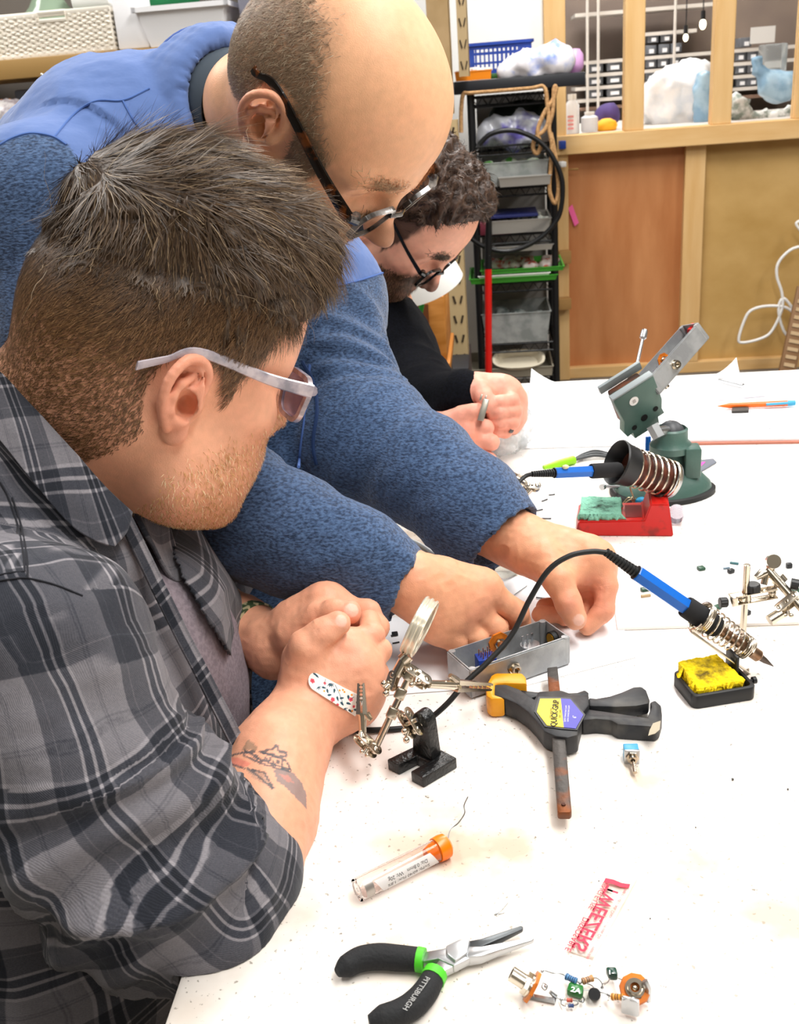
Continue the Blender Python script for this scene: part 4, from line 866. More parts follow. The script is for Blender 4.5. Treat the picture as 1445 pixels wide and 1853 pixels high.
near = hand([(438, 1590, .702), (478, 1465, .75), (500, 1375, .785), (530, 1325, .815), (556, 1285, .835)], [.040, .036, .034, .0285, .0275],
    [(628, 1180, .842), (645, 1212, .838), (650, 1245, .838), (640, 1272, .842)],
    [[(628, 1180, .845, .0115), (672, 1150, .852, .0105), (668, 1125, .872, .0092), (640, 1128, .885, .0085)],
     [(645, 1212, .842, .0115), (684, 1178, .853, .0105), (676, 1160, .875, .0092), (650, 1160, .885, .0085)],
     [(650, 1245, .842, .0112), (680, 1218, .855, .0102), (672, 1205, .875, .009), (648, 1200, .885, .0082)],
     [(640, 1272, .845, .0105), (666, 1256, .860, .0092), (655, 1240, .878, .0082), (640, 1235, .885, .0075)]],
    [(552, 1225, .832, .019), (556, 1172, .822, .0145), (583, 1145, .820, .0110), (612, 1128, .822, .0096)],
    palmx=[((565, 1200, .84), (610, 1215, .845), .026, .024), ((590, 1280, .845), (625, 1262, .85), .019, .017)])
far = hand([(380, 1105, 1.0), (432, 1140, .955), (500, 1170, .915)], [.033, .029, .0255],
    [(590, 1095, .892), (600, 1120, .905), (600, 1150, .91)],
    [[(590, 1098, .892, .0120), (665, 1108, .885, .0108), (682, 1135, .880, .0098), (672, 1158, .885, .009)],
     [(600, 1125, .905, .0115), (660, 1135, .905, .0105), (675, 1165, .90, .0095), (660, 1190, .90, .009)],
     [(600, 1150, .91, .0115), (655, 1165, .915, .0105), (668, 1200, .91, .0095), (655, 1220, .905, .009)]],
    [(530, 1150, .885, .017), (575, 1118, .872, .0130), (605, 1110, .862, .0112), (632, 1108, .858, .0100)],
    palmx=[((540, 1130, .90), (585, 1110, .90), .023, .021)])
nv, nq = mesh_sdf(near, h=.0012); fv, fq = mesh_sdf(far, h=.0014)
nv = detail(near, nv, nq); fv = detail(far, fv, fq)
nc = skin_hand(nv, [((632, 1190, .83), .012, .7), ((648, 1222, .83), .010, .5), ((672, 1150, .845), .009, .4), ((655, 1250, .835), .010, .4), ((600, 1120, .81), .010, .3)], [((619, 1122, .812), .0062)])
fc = skin_hand(fv, [((640, 1108, .85), .012, .5), ((672, 1110, .88), .01, .4), ((596, 1092, .88), .01, .4)], [((637, 1103, .848), .0072)])
# tattoo ink on the forearm
px = pix(nv)[:, :2]; nn = vnormals(nv, nq); facing = (nn*(nv-CAM)).sum(1) < 0
def ink(c, m, colr, a=.75): c[m] = c[m]*(1-a)+LC(colr)*a
Z = lambda L: [(400+x/4.25, 1040+y/4.25) for x, y in L]
T1 = Z([(210, 1260), (270, 1320), (285, 1350), (160, 1345)]); T2 = Z([(400, 1500), (470, 1495), (560, 1530), (620, 1600), (655, 1690), (655, 1800), (560, 1700), (480, 1620), (430, 1590)])
T3 = Z([(10, 1410), (120, 1405), (230, 1450), (190, 1480), (60, 1460)]); T4 = Z([(180, 1480), (330, 1520), (400, 1640), (330, 1610), (240, 1560)])
ink(nc, facing & inpoly(px, T1), '77705e', .6); ink(nc, facing & inpoly(px, T2), '5f6a72', .72); ink(nc, facing & inpoly(px, T3), 'd9675f', .55); ink(nc, facing & inpoly(px, T4), '8d7f72', .5)
ink(nc, facing & inpoly(px, Z([(440, 1530), (520, 1545), (560, 1600), (500, 1590)])), 'd58574', .5)
for pl, w_ in [([(300, 1365), (400, 1385), (430, 1400), (500, 1395), (500, 1370), (450, 1360), (425, 1310), (390, 1340), (300, 1365)], 1.6), ([(180, 1350), (300, 1420), (520, 1500)], 1.4), ([(175, 1390), (300, 1450), (530, 1515)], 1.2),
              ([(290, 1360), (500, 1430), (535, 1505)], 1.3), ([(165, 1370), (250, 1360)], 2), ([(20, 1420), (110, 1380), (170, 1370)], 1.2), ([(330, 1440), (345, 1400), (360, 1450), (375, 1405), (385, 1460)], .9), ([(400, 1420), (395, 1465)], .9),
              ([(415, 1470), (425, 1425), (437, 1455), (447, 1430), (445, 1480)], .9), ([(470, 1440), (462, 1490), (480, 1495)], .9), ([(255, 1400), (285, 1440)], 1), ([(270, 1385), (310, 1440)], 1), ([(200, 1485), (300, 1560), (390, 1640)], 1.4), ([(240, 1500), (330, 1520), (400, 1640)], 1.4), ([(30, 1440), (180, 1490)], 1.4)]:
    ink(nc, facing & (segdist(px, Z(pl)) < w_*1.25), '3f4a52', .85)
# coarse torso under the clothes ties head and arms into one body
TS = SDF(); TS.chain([(-.38, .72, .60), (-.36, .72, .80), (-.31, .73, .98), (-.30, .76, 1.07)], [.11, .10, .09, .055], .05)
TS.chain([(-.30, .74, 1.06), (-.29, .65, 1.08), P(148, 1412, .655), P(322, 1606, .69), P(438, 1588, .702)], [.05, .045, .042, .036, .034], .02)
TS.cap((-.30, .80, 1.06), (-.26, .93, 1.05), .06, .05, .04); TS.cap((-.26, .93, 1.05), P(380, 1105, 1.0), .05, .030, .03); TS.cap((-.30, .77, 1.08), P(20, 850, .82), .055, .055, .03)
tv, tq = mesh_sdf(TS, h=.008)
bv, bq = joinvq([(headv, headq), (nv, nq), (fv, fq), (tv, tq)])
body1 = rawmesh('body', bv, bq, M_SKIN, person, col=np.concatenate([headc, nc, fc, np.tile(SKIN, (len(tv), 1))]))
# -- hair
g = hl1(v); qc = v[q].mean(1); gw = g[q].mean(1); nrm = vnormals(v, q); fn = nrm[q].mean(1)
top = sm(qc[:, 2]+.25*(qc[:, 0])-.10*np.abs(qc[:, 1]), .070, .098)
qc[:, 2]
def haircol(n, seed, a='5e4b3a', b='8d7558', c='b9a27f', fr_=.08):
    r = np.random.RandomState(seed); t = r.rand(n)[:, None]; k = LC(a)*(1-t)+LC(b)*t; m = r.rand(n) < fr_; k[m] = LC(c); return k
# volume under the long hair
if 1:
    hs_ = sm(v[:, 2]+.12*v[:, 0], .062, .135); vn_ = vnormals(v, q); cv = v+vn_*(.0015+.040*hs_)[:, None]*np.array([.8, .75, 1.0])+np.array([1, 0, .12])*(.006*sm(v[:, 0], .045, .095)*sm(v[:, 2], .066, .095))[:, None]
    kf = (g[q].min(1) > .5) & (v[q].mean(1)[:, 2]+.12*v[q].mean(1)[:, 0] > .050); cq = q[kf]; us_ = np.unique(cq); mm_ = np.full(len(v), -1); mm_[us_] = np.arange(len(us_)); cv, cq = cv[us_], mm_[cq]; cv = relax(cv, cq, 6, .5)
CS = SDF(); CS.ell((-.004, .0, .086), (.090, .079, .078), 0); CS.ell((.050, .006, .120), (.066, .062, .040), .03); CS.ell((.095, .0, .118), (.030, .045, .024), .02)
CS.ell((-.045, .0, .070), (.058, .070, .072), .03)
cn = vnormals(cv, cq)
stv = lambda p: np.stack([p[:, 0]*14+p[:, 2]*18, p[:, 1]*95+12*vnoise(p*16), p[:, 2]*34], -1)
cv = cv+cn*((fbm(stv(cv), 3)*.0038)+fbm(cv*25, 2)*.003)[:, None]
kc = .5+.5*fbm(stv(cv)*2.0, 2); kc = np.clip(kc, 0, 1)[:, None]
hv, hq, hc = [H1(cv)], [cq], [LC('2e2117')*(1-kc)+LC('54412f')*kc]; off = len(cv)
def addstr(V, Q, c, seg):
    global off
    hv.append(H1(V)); hq.append(Q+off); hc.append(np.repeat(c, 2*(seg+1), 0)); off += len(V)
cf = cv[cq].mean(1); ctop = np.ones(len(cf))
p, i = sample(cv, cq, ctop, 15000, 3); nn_ = vnormals(cv, cq)[cq[i, 0]]
dirs = np.stack([.9+0*p[:, 0], .35*np.sin(p[:, 0]*30)-.5*(p[:, 1]+.02)*8, .15-5*(p[:, 0])*.4], -1); dirs[:, 2] -= 1.5*sm(p[:, 0], .05, .10); dirs[:, 2] -= .9*sm(-p[:, 1], .045, .08); lowz = 1-sm(p[:, 2]+.35*p[:, 0], .06, .13); dirs[:, 2] -= 2.2*lowz; dirs[:, 0] -= 1.1*lowz*sm(-p[:, 0], -.02, .05)
V, Q = strands(p, nn_, dirs, .008+(.014+.024*rng.rand(len(p)))*sm(p[:, 2], .07, .14), .00075, seg=5, lift=.07, jit=.13, curl=.0009, seedn=1); addstr(V, Q, haircol(len(p), 1, '35271b', '66503a', '927c60', .08), 5)
p, i = sample(cv, cq, ctop, 70, 5); V, Q = strands(p, vnormals(cv, cq)[cq[i, 0]], dirs[:70], .045, .0004, seg=7, lift=.35, jit=.6, curl=.002, seedn=4); addstr(V, Q, haircol(70, 2, '6d5840', '9c8868', 'c0ad8c', .2), 7)
w2 = gw*(qc[:, 1] < .05)*(1-.6*top)
p, i = sample(v, q, w2, 26000, 8); nn_ = fn[i]
dn = np.stack([-.45-6*p[:, 0]*0, 0*p[:, 0], -1+.0*p[:, 0]], -1); dn[:, 0] -= 1.0*sm(-p[:, 0], .03, .08); dn[:, 0] += .9*sm(p[:, 0], .05, .08)
hgt = np.clip(sm(p[:, 2]+.2*p[:, 0], -.06, .085), 0, 1)
V, Q = strands(p, nn_, dn, .0035+.017*hgt*hgt, .00048, seg=3, lift=.35, jit=.35, seedn=2); addstr(V, Q, haircol(len(p), 4, '4c3624', '8a6440', 'a8815a', .12)*(1-.45*sm(p[:, 2], .02, .085))[:, None], 3)
# stubble
bw = sm(-.030-qc[:, 2]+.5*(qc[:, 0]-.05), -.010, .016)*(qc[:, 0] > .0)*(qc[:, 1] < .03)
p, i = sample(v, q, bw, 5200, 11); V, Q = strands(p, fn[i], np.tile([.2, 0, -1.], (len(p), 1)), .0038, .00042, seg=2, lift=.7, jit=.5, seedn=5); addstr(V, Q, haircol(len(p), 6, 'a9743f', 'd8ac74', 'f0d9b0', .2), 2)
rawmesh('hair', np.concatenate(hv), np.concatenate(hq), M_HAIR, person, col=np.concatenate(hc))
# -- shirt: torso, near sleeve with rolled cuff, far sleeve
ARM = [(-.30, .64, 1.08), P(60, 1195, .650), P(148, 1412, .655), P(240, 1532, .665), P(322, 1608, .69), P(372, 1592, .705), P(402, 1552, .718), P(420, 1500, .733)]
AR = [.066, .068, .066, .063, .053, .046, .040, .038]
TOR = SDF()
for s, dz in ((-1, 0), (1, 0)):
    TOR.chain([(-.36, .72+s*.06, .58), (-.345, .72+s*.065, .78), (-.285+.01*s, .735+s*.075, .96), (-.285+.012*s, .76+s*.07, 1.055)], [.135, .135, .115, .078], .05)
TOR.cap((-.30, .80, 1.07), P(20, 850, .82), .074, .070, .03)
TOR.cap((-.22, .745, 1.0), (-.22, .76, .90), .075, .075, .05)
TOR.cap(P(-40, 905, .745), P(130, 1010, .745), .050, .045, .04)
SL = SDF(); SL.chain(ARM[:5], AR[:5], .03, k0=0); SL.chain(ARM[4:], AR[4:], .02)
SL.chain([P(330, 1600, .672), P(395, 1640, .692), P(440, 1590, .705)], [.045, .040, .030], .03)
cen = P(410, 1528, .725); ax = norm(P(475, 1440, .757)-P(440, 1540, .72)); e1 = norm(np.cross(ax, (0, 0, 1))); e2 = np.cross(ax, e1)
for k, (o, rr, tr) in enumerate([(.022, .034, .0085), (.008, .037, .0105), (-.010, .040, .0105)]):
    th = np.arange(15)*2*pi/14; cc = cen+ax*o; SL.chain([cc+(e1*cos(t)+e2*sin(t))*(rr+.003*sin(3*t+k))+ax*.005*sin(2*t+k*2) for t in th], [tr]*15, .004, k0=.006)
FAR = SDF(); FAR.chain([(-.27, .88, 1.06), (-.22, .98, .98), P(345, 1100, 1.02)], [.075, .065, .05], .03)
SH = SDF(); SH.group(TOR, 0); SH.group(SL, .02); SH.group(FAR, .03)
# arm openings
def shirt_disp(v, n):
    U, A, D = chain_uv(v, ARM, rr=.078); Ltot = .36
    elbow = np.exp(-((U-.235)/.07)**2); near_ = (SL(v) < .012)
    f = ridged(np.stack([U*26+A*9, A*8-U*5, v[:, 2]*3], 1), 2)*(.0022+.0075*elbow)*near_
    f += near_*fbm(v*18, 2)*.004
    U2 = v[:, 2]; f += (~near_)*(ridged(np.stack([v[:, 1]*9+v[:, 2]*4, v[:, 2]*7, v[:, 0]*9], 1), 2)*.005)
    # creases running from the elbow bend
    f += near_*elbow*.004*np.sin(U*190+3*np.sin(A*28))
    return f
v, q = mesh_sdf(SH, h=.0032); v = relax(v, q, 1); n = vnormals(v, q); v = onbench(v+n*shirt_disp(v, n)[:, None])
U, A, D = chain_uv(v, ARM, rr=.078); isS = SL(v) < TOR(v)-.0
uvt = np.stack([v[:, 2]*.97+v[:, 0]*.25+1, np.arctan2(v[:, 1]-.73, v[:, 0]+.33)*.15+.012*fbm(v*9)+.5*0, 0*U], 1)
uvs = np.stack([U+.010*fbm(v*12)+.02, A+.008*fbm(v*12+4)+.02, 0*U], 1)
uvr = np.stack([D*0+((v-cen)@ax)*.9+D, A*.7, 0*U], 1)
uv = np.where(isS[:, None], uvs, uvt)
pxv = pix(v)[:, :2]; nn = vnormals(v, q); face = (nn*(v-CAM)).sum(1) < 0
OPEN = [(232, 925), (262, 990), (300, 1080), (350, 1175), (395, 1262), (440, 1350), (500, 1330), (478, 1290), (440, 1215), (388, 1130), (345, 1060), (320, 1000), (298, 915)]
cut = inpoly(pxv, OPEN) & face & (pix(v)[:, 2] > .70) & (~isS)
keep = ~(cut[q].all(1)) & (v[q].mean(1)[:, 2] > .55)
neckhole = (np.linalg.norm(v-P(20, 850, .82), axis=1) < .079) & ((v-P(20, 850, .82))@norm(P(150, 760, .81)-P(20, 850, .82)) > .012)
keep &= ~(neckhole[q].any(1))
q2 = q[keep]; used = np.unique(q2); mp = np.full(len(v), -1); mp[used] = np.arange(len(used)); v2, q2, uv2 = v[used], mp[q2], uv[used]
v2, q2, uv2 = thicken(v2, q2, .0022, uv2)
shirt = rawmesh('plaid_shirt', v2, q2, M_PLAID, person, uv=uv2)
# undershirt seen in the opening
US = SDF()
for s in (-1, 1): US.chain([(-.36, .72+s*.06, .58), (-.345, .72+s*.065, .78), (-.285+.01*s, .735+s*.075, .96), (-.285+.012*s, .76+s*.07, 1.055)], [.126, .126, .106, .069], .05)
US.cap((-.22, .745, 1.0), (-.22, .76, .90), .067, .067, .05); US.cap((-.30, .80, 1.07), P(20, 850, .82), .066, .060, .03)
uvv, uq = mesh_sdf(US, h=.006); uvv = uvv+vnormals(uvv, uq)*(ridged(uvv*np.array([20, 20, 8]))*.003)[:, None]
rawmesh('grey_undershirt', uvv, uq, mat('grey_jersey', '8b8087', .9, c2='7b7078', scale=300, bump=.2, bscale=700), person)
def onshirt(xy, off=.001, d0=.45, d1=1.3, f=None):
    p = hit(f or SH, xy, d0, d1); return p+(CAM-p)/np.linalg.norm(CAM-p, axis=1)[:, None]*off
# collar leaf, placket edges, seams
def pxsheet(rows, name, m, t=.003, uvs=(1, 1), rot=False):
    V, Q, W = sheet([[P(*p) for p in r] for r in rows]); n_ = vnormals(V, Q)
    if (n_*(V-CAM)).sum() > 0: Q = Q[:, ::-1]
    V = V+vnormals(V, Q)*(fbm(V*30, 2)*.0015)[:, None]
    if rot: W = np.stack([(W[:, 0]+W[:, 1])*.7, (W[:, 1]-W[:, 0])*.7, W[:, 2]], 1)
    V, Q, W = thicken(V, Q, t, W+np.array([uvs[0], uvs[1], 0])); return rawmesh(name, V, Q, m, person, uv=W)
pxsheet([[(-40, 640, .735), (0, 672, .730), (65, 740, .722), (130, 812, .715), (190, 880, .712), (240, 927, .715)],
         [(-50, 690, .722), (-5, 728, .716), (60, 795, .708), (125, 872, .702), (180, 930, .702), (230, 962, .708)],
         [(-60, 740, .715), (-10, 785, .708), (52, 862, .700), (118, 940, .695), (165, 975, .697), (207, 990, .702)]], 'collar', M_PLAID, .004, (.3, .01), True)
pxsheet([[(236, 930, .722), (272, 1000, .735), (320, 1100, .745), (372, 1200, .755), (415, 1285, .765), (448, 1352, .77)],
         [(218, 948, .718), (252, 1015, .730), (298, 1112, .740), (350, 1212, .750), (392, 1298, .760), (425, 1362, .765)]], 'placket', M_PLAID, .004, (.02, .3))
pxsheet([[(245, 925, .79), (275, 935, .80), (300, 925, .82)], [(262, 955, .785), (292, 990, .80), (318, 985, .82)], [(285, 1000, .79), (318, 1050, .80), (340, 1040, .815)]], 'collar', M_PLAID, .004, (.11, .05))

def sseam(pl, r, d0=.45, d1=1.2, nm='seam', m=None):
    p = meshhit(v, vnormals(v, q), spline([(a, b, 0) for a, b in pl], 8)[:, :2]); p[1:-1] = (p[:-2]+p[1:-1]+p[2:])/3; mb = MB(); mb.tube(p, r, 6)
    o = mb.build(nm, m or M_SEAM, None); o.data.transform(Matrix.Translation(Vector(-PARLOC[person.name]))); o.parent = shirt; return o
for pl in ([(-10, 1042), (20, 1036), (45, 1034)], [(-10, 1052), (25, 1047), (50, 1046), (100, 1058), (150, 1078)], [(45, 1034), (42, 1000), (32, 950), (15, 900), (0, 872)], [(50, 1046), (48, 1005), (38, 950), (22, 900)]): sseam(pl, .0006)
for x, y in ((268, 1010), (318, 1118), (372, 1228)):
    pass
# ================================================================ PERSON IN BLUE FLEECE
H2, G2, R2 = xf([(.51, -.219, -.832), (.565, .815, .130)], (-.0455, 1.010, 1.3857))
man2 = root('person', 'bald person in blue fleece jacket reaching over with both hands', 'person', (-.30, 1.12, 0))
HS = head_sdf([G2(P(465, 190, .99)), G2(P(440, 205, 1.07))], nk=.0465, nkk=.018)
HS.ell((.118, 0, -.020), (.018, .0125, .011), .006)
v, q = mesh_sdf(HS, (-.20, -.15, -.20), (.16, .15, .155), .0019)
def hl2(L):
    x, y, z = L.T; n = fbm(L*80, 2)*.005
    top = 1-sm(z+.9*np.maximum(x, -.02)+n, .060, .105)
    low = np.interp(x, [-.1, -.05, -.025, -.012, .004, .02, .034, .046, .06, .1], [-.035, -.03, -.012, .036, .038, .030, -.05, -.05, .03, .12])
    ear = (((x+.006)/.024)**2+((z-.003)/.041)**2 < 1) & (np.abs(y) > .068)
    return ~ear*np.clip(top*sm(z-low+n, -.004, .012)*sm(x, -.112, -.085), 0, 1)
def skin2(L):
    x, y, z = L.T; h = hl2(L)
    beard = sm(-.030-z+.5*(x-.05)+.012*fbm(L*60), -.012, .018)*sm(x, .0, .04)
    return skin_color(L, (beard*.6, LC('7d5a3e')), (np.clip(h*(.55+.45*sm(vnoise(L*600), -.3, .5)), 0, .85), LC('8b7059')), base=LC('efb78e'))
h2v, h2q, h2c = H2(v), q, skin2(v)
right2 = hand([(560, 985, .95), (680, 1030, .94), (747, 1056, .935)], [.030, .0275, .0262],
    [(872, 1066, .953, .0170), (843, 1092, .946, .0170), (815, 1113, .941, .0162), (790, 1130, .938, .015)],
    [[(868, 1064, .953, .0130), (935, 1108, .964, .0112), (946, 1145, .982, .0100), (928, 1150, .992, .0088)],
     [(840, 1090, .946, .0130), (897, 1140, .952, .0112), (905, 1166, .968, .0098), (885, 1162, .985, .0088)],
     [(812, 1111, .941, .0125), (862, 1156, .944, .0108), (868, 1174, .960, .0094), (850, 1165, .98, .0085)],
     [(788, 1129, .938, .0112), (825, 1162, .938, .0098), (832, 1176, .952, .0086), (818, 1166, .97, .008)]],
    [(790, 1075, .965, .016), (850, 1085, .985, .0125), (890, 1115, .99, .0108), (905, 1135, .99, .0096)],
    palmx=[((770, 1070, .94), (825, 1098, .950), .023, .019), ((800, 1050, .945), (850, 1070, .955), .020, .017)])
left2 = hand([(800, 910, 1.06), (880, 945, 1.04), (925, 972, 1.03)], [.033, .029, .0262],
    [(1078, 1012, .992, .0165), (1075, 1035, 1.002, .0165), (1060, 1050, 1.010, .0165)],
    [[(1076, 1012, .990, .0118), (1096, 1060, .984, .0108), (1092, 1105, .980, .0098), (1062, 1132, .980, .0088)],
     [(1072, 1035, 1.002, .0112), (1088, 1085, 1.000, .0104), (1060, 1112, 1.0, .0094), (1022, 1118, 1.0, .0086)],
     [(1058, 1050, 1.010, .0110), (1068, 1100, 1.010, .0100), (1022, 1112, 1.006, .0092), (978, 1112, 1.0, .0088)],
     [(1045, 1060, 1.015, .0105), (1045, 1095, 1.018, .0095), (1015, 1098, 1.014, .0088), (985, 1098, 1.01, .0082)]],
    [(985, 1010, .985, .0185), (1010, 1050, .968, .0142), (1028, 1090, .962, .0120), (1040, 1118, .962, .0112)],
    palmx=[((950, 985, 1.015), (1050, 1010, 1.0), .025, .021), ((960, 1000, 1.0), (1020, 1040, .985), .022, .018)])
rv, rq = mesh_sdf(right2, h=.0014); lv, lq = mesh_sdf(left2, h=.0014)
rv = detail(right2, rv, rq, 1.2); lv = detail(left2, lv, lq, 1.2)
sk2 = LC('e6a680')
rc = skin_hand(rv, [((884, 1075, .94), .012, .4), ((858, 1105, .93), .012, .4), ((928, 1105, .96), .012, .4)], (), sk2)
lc_ = skin_hand(lv, [((1030, 1090, .95), .012, .5), ((1075, 1090, .98), .03, .35), ((1092, 1080, .98), .03, .3)], [((1047, 1122, .952), .0062)], sk2)
TS = SDF(); TS.chain([P(360, 1250, 1.3), P(410, 900, 1.27), P(400, 600, 1.24), P(330, 330, 1.15), P(405, 200, 1.09)], [.10, .09, .08, .07, .05], .05)
TS.chain([P(300, 330, 1.1), P(90, 380, 1.0), P(330, 800, 1.0), P(560, 985, .95)], [.06, .05, .04, .03], .02)
TS.chain([P(430, 480, 1.2), P(575, 550, 1.26), P(625, 780, 1.14), P(800, 910, 1.06)], [.05, .035, .033, .03], .02)
tv, tq = mesh_sdf(TS, h=.010)
bv, bq = joinvq([(h2v, h2q), (rv, rq), (lv, lq), (tv, tq)])
rawmesh('body', bv, bq, M_SKIN, man2, col=np.concatenate([h2c, rc, lc_, np.tile(SKIN, (len(tv), 1))]))
gw = hl2(v)[q].mean(1); fn = vnormals(v, q)[q].mean(1)
hv, hq, hc, off = [], [], [], 0
def addstr2(Hf, V, Q, c, seg):
    global off
    hv.append(Hf(V)); hq.append(Q+off); hc.append(np.repeat(c, 2*(seg+1), 0)); off += len(V)
p, i = sample(v, q, gw**3, 17000, 21); dn = np.tile([-.35, 0, -1.], (len(p), 1)); dn[:, 0] += .9*sm(p[:, 0], .03, .08)
V, Q = strands(p, fn[i], dn, .0066, .00042, seg=2, lift=.35, jit=.5, seedn=7); addstr2(H2, V, Q, haircol(len(p), 8, '7a6450', 'a68d72', 'c8b89e', .06), 2)
qc = v[q].mean(1); bw = sm(-.030-qc[:, 2]+.5*(qc[:, 0]-.05), -.010, .016)*(qc[:, 0] > .0)*(1-np.exp(-((qc[:, 0]-.1)**2+(qc[:, 2]+.0575)**2)/.00008))*~((qc[:, 0] > .104) & (qc[:, 2] > -.044))
p, i = sample(v, q, bw, 8000, 22); V, Q = strands(p, fn[i], np.tile([.3, 0, -1.], (len(p), 1)), .007, .0006, seg=3, lift=.5, jit=.5, seedn=8); addstr2(H2, V, Q, haircol(len(p), 9, '6b4a30', 'a07a52', 'c9b090', .12), 3)
eb = np.exp(-((qc[:, 0]-.092)**2/.0004+(np.abs(qc[:, 1])-.030)**2/.0003+(qc[:, 2]-.038)**2/.00003))
p, i = sample(v, q, eb, 900, 23); V, Q = strands(p, fn[i], np.tile([0, -.6, .3], (len(p), 1)), .008, .0005, seg=2, lift=.4, jit=.4, seedn=9); addstr2(H2, V, Q, haircol(len(p), 10, 'b08a66', 'c9a682'), 2)
rawmesh('hair', np.concatenate(hv), np.concatenate(hq), M_HAIR, man2, col=np.concatenate(hc))
M_TORT = mat('tortoiseshell', '17100c', .22, c2='6b3a18', scale=75, lo=.52, hi=.66, coat=.5)
glasses(H2, R2, man2, mat('smoky_acetate', '2a2422', .2, c2='8b8681', scale=50, coat=.5), M_LENS, M_TORT, dz=-.004, x0=.116, th=.0072, tip=(-.040, .080, .028), earp=(-.012, .083, .038), label='tortoiseshell eyeglasses')
# -- fleece jacket
D0 = lambda x, y, z=0: _R*x-_U*y-_fw*z
NA = [P(165, 355, 1.02), P(88, 390, .985), P(140, 600, .99), P(330, 800, 1.0), P(430, 925, .97), P(540, 975, .95), P(640, 1018, .94), P(722, 1058, .935)]
NR = [.076, .080, .073, .064, .055, .050, .043, .036]
FA = [P(510, 500, 1.24), P(578, 545, 1.24), P(605, 680, 1.19), P(640, 790, 1.14), P(760, 850, 1.09), P(850, 922, 1.05), P(905, 975, 1.032)]
FR = [.09, .075, .062, .062, .055, .051, .048]
JK = SDF(); JK.ell(P(215, 300, 1.08), (.13, .12, .095), 0)
JK.cap(P(250, 320, 1.10), P(490, 480, 1.22), .100, .095, .05); JK.cap(P(350, 600, 1.18), P(420, 900, 1.25), .13, .135, .06); JK.cap(P(500, 560, 1.24), P(440, 900, 1.22), .105, .125, .05)
JK.cap(P(420, 900, 1.25), P(400, 1300, 1.30), .135, .15, .05); JK.cap(P(300, 340, 1.1), P(350, 600, 1.18), .11, .13, .05)
JK.cap(P(350, 240, 1.12), P(300, 290, 1.10), .050, .07, .03)
A = SDF(); A.chain(NA, NR, .025, k0=0); JK.group(A, .02)
B = SDF(); B.chain(FA, FR, .025, k0=0); B.cap(P(690, 770, 1.13), P(640, 810, 1.13), .050, .050, .03); JK.group(B, .02)
nc_ = P(425, 200, 1.03); nax = norm(P(570, 212, .94)-P(425, 200, 1.03)); na1 = norm(np.cross(nax, D0(0, -1, 0))); na2 = np.cross(nax, na1)
cring = lambda s_, R_, n_=32: [nc_+nax*s_+(na1*cos(t)+na2*sin(t))*R_ for t in np.arange(n_+1)*2*pi/n_]
JK.cap(nc_-nax*.055, nc_-nax*.02, .066, .066, .02)
C_ = SDF()
for s_, R_, r_ in ((-.010, .0655, .0062), (-.019, .0665, .0078), (-.030, .0675, .0085), (-.042, .068, .009)): C_.chain(cring(s_, R_), [r_]*33, .003, k0=.006)
JK.group(C_, .008)
# hollow the neck and the sleeve ends
JK.cap(nc_-nax*.045, nc_+nax*.05, .0600, .0625, .004, op='-')
for S_, R_ in ((NA, NR), (FA, FR)): d = norm(S_[-1]-S_[-2]); JK.cap(S_[-1]+d*(R_[-1]*.95), S_[-1]+d*.06, R_[-1]*1.25, R_[-1]*1.25, .003, op='-'); JK.cap(S_[-1]-d*.03, S_[-1]+d*.08, R_[-1]-.008, R_[-1]-.006, .003, op='-')
v, q = mesh_sdf(JK, h=.0038); v = relax(v, q, 1); n = vnormals(v, q)
inA = A(v) < .01; inB = B(v) < .01; U1, A1, D1 = chain_uv(v, NA, rr=.06); U2, A2, D2 = chain_uv(v, FA, rr=.06)
elb = np.exp(-((U2-.18)/.06)**2)
f = inB*(ridged(np.stack([U2*24+A2*10, A2*9, v[:, 2]*2], 1), 2)*(.002+.006*elb)+elb*.003*np.sin(U2*170+2.5*np.sin(A2*25)))+inA*ridged(np.stack([U1*16+A1*9, A1*9, v[:, 0]*2], 1), 2)*.0028
f += (~(inA | inB))*ridged(np.stack([v[:, 0]*14+v[:, 2]*5, v[:, 1]*10, v[:, 2]*4.5], 1), 2)*.006
f += fbm(v*110, 2)*.0005
v = v+n*f[:, None]; keep = v[q].mean(1)[:, 2] > .62; q = q[keep]
pxv = pix(v)
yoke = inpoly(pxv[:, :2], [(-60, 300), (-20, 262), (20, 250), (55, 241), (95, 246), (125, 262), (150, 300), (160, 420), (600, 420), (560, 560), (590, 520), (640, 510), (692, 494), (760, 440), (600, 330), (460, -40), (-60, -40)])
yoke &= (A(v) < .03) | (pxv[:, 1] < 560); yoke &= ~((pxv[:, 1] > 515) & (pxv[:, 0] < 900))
c = np.where(yoke[:, None], LC('5871a6'), LC('465d80')); uvm = np.stack([yoke*1., 0*yoke, 0*yoke], 1)
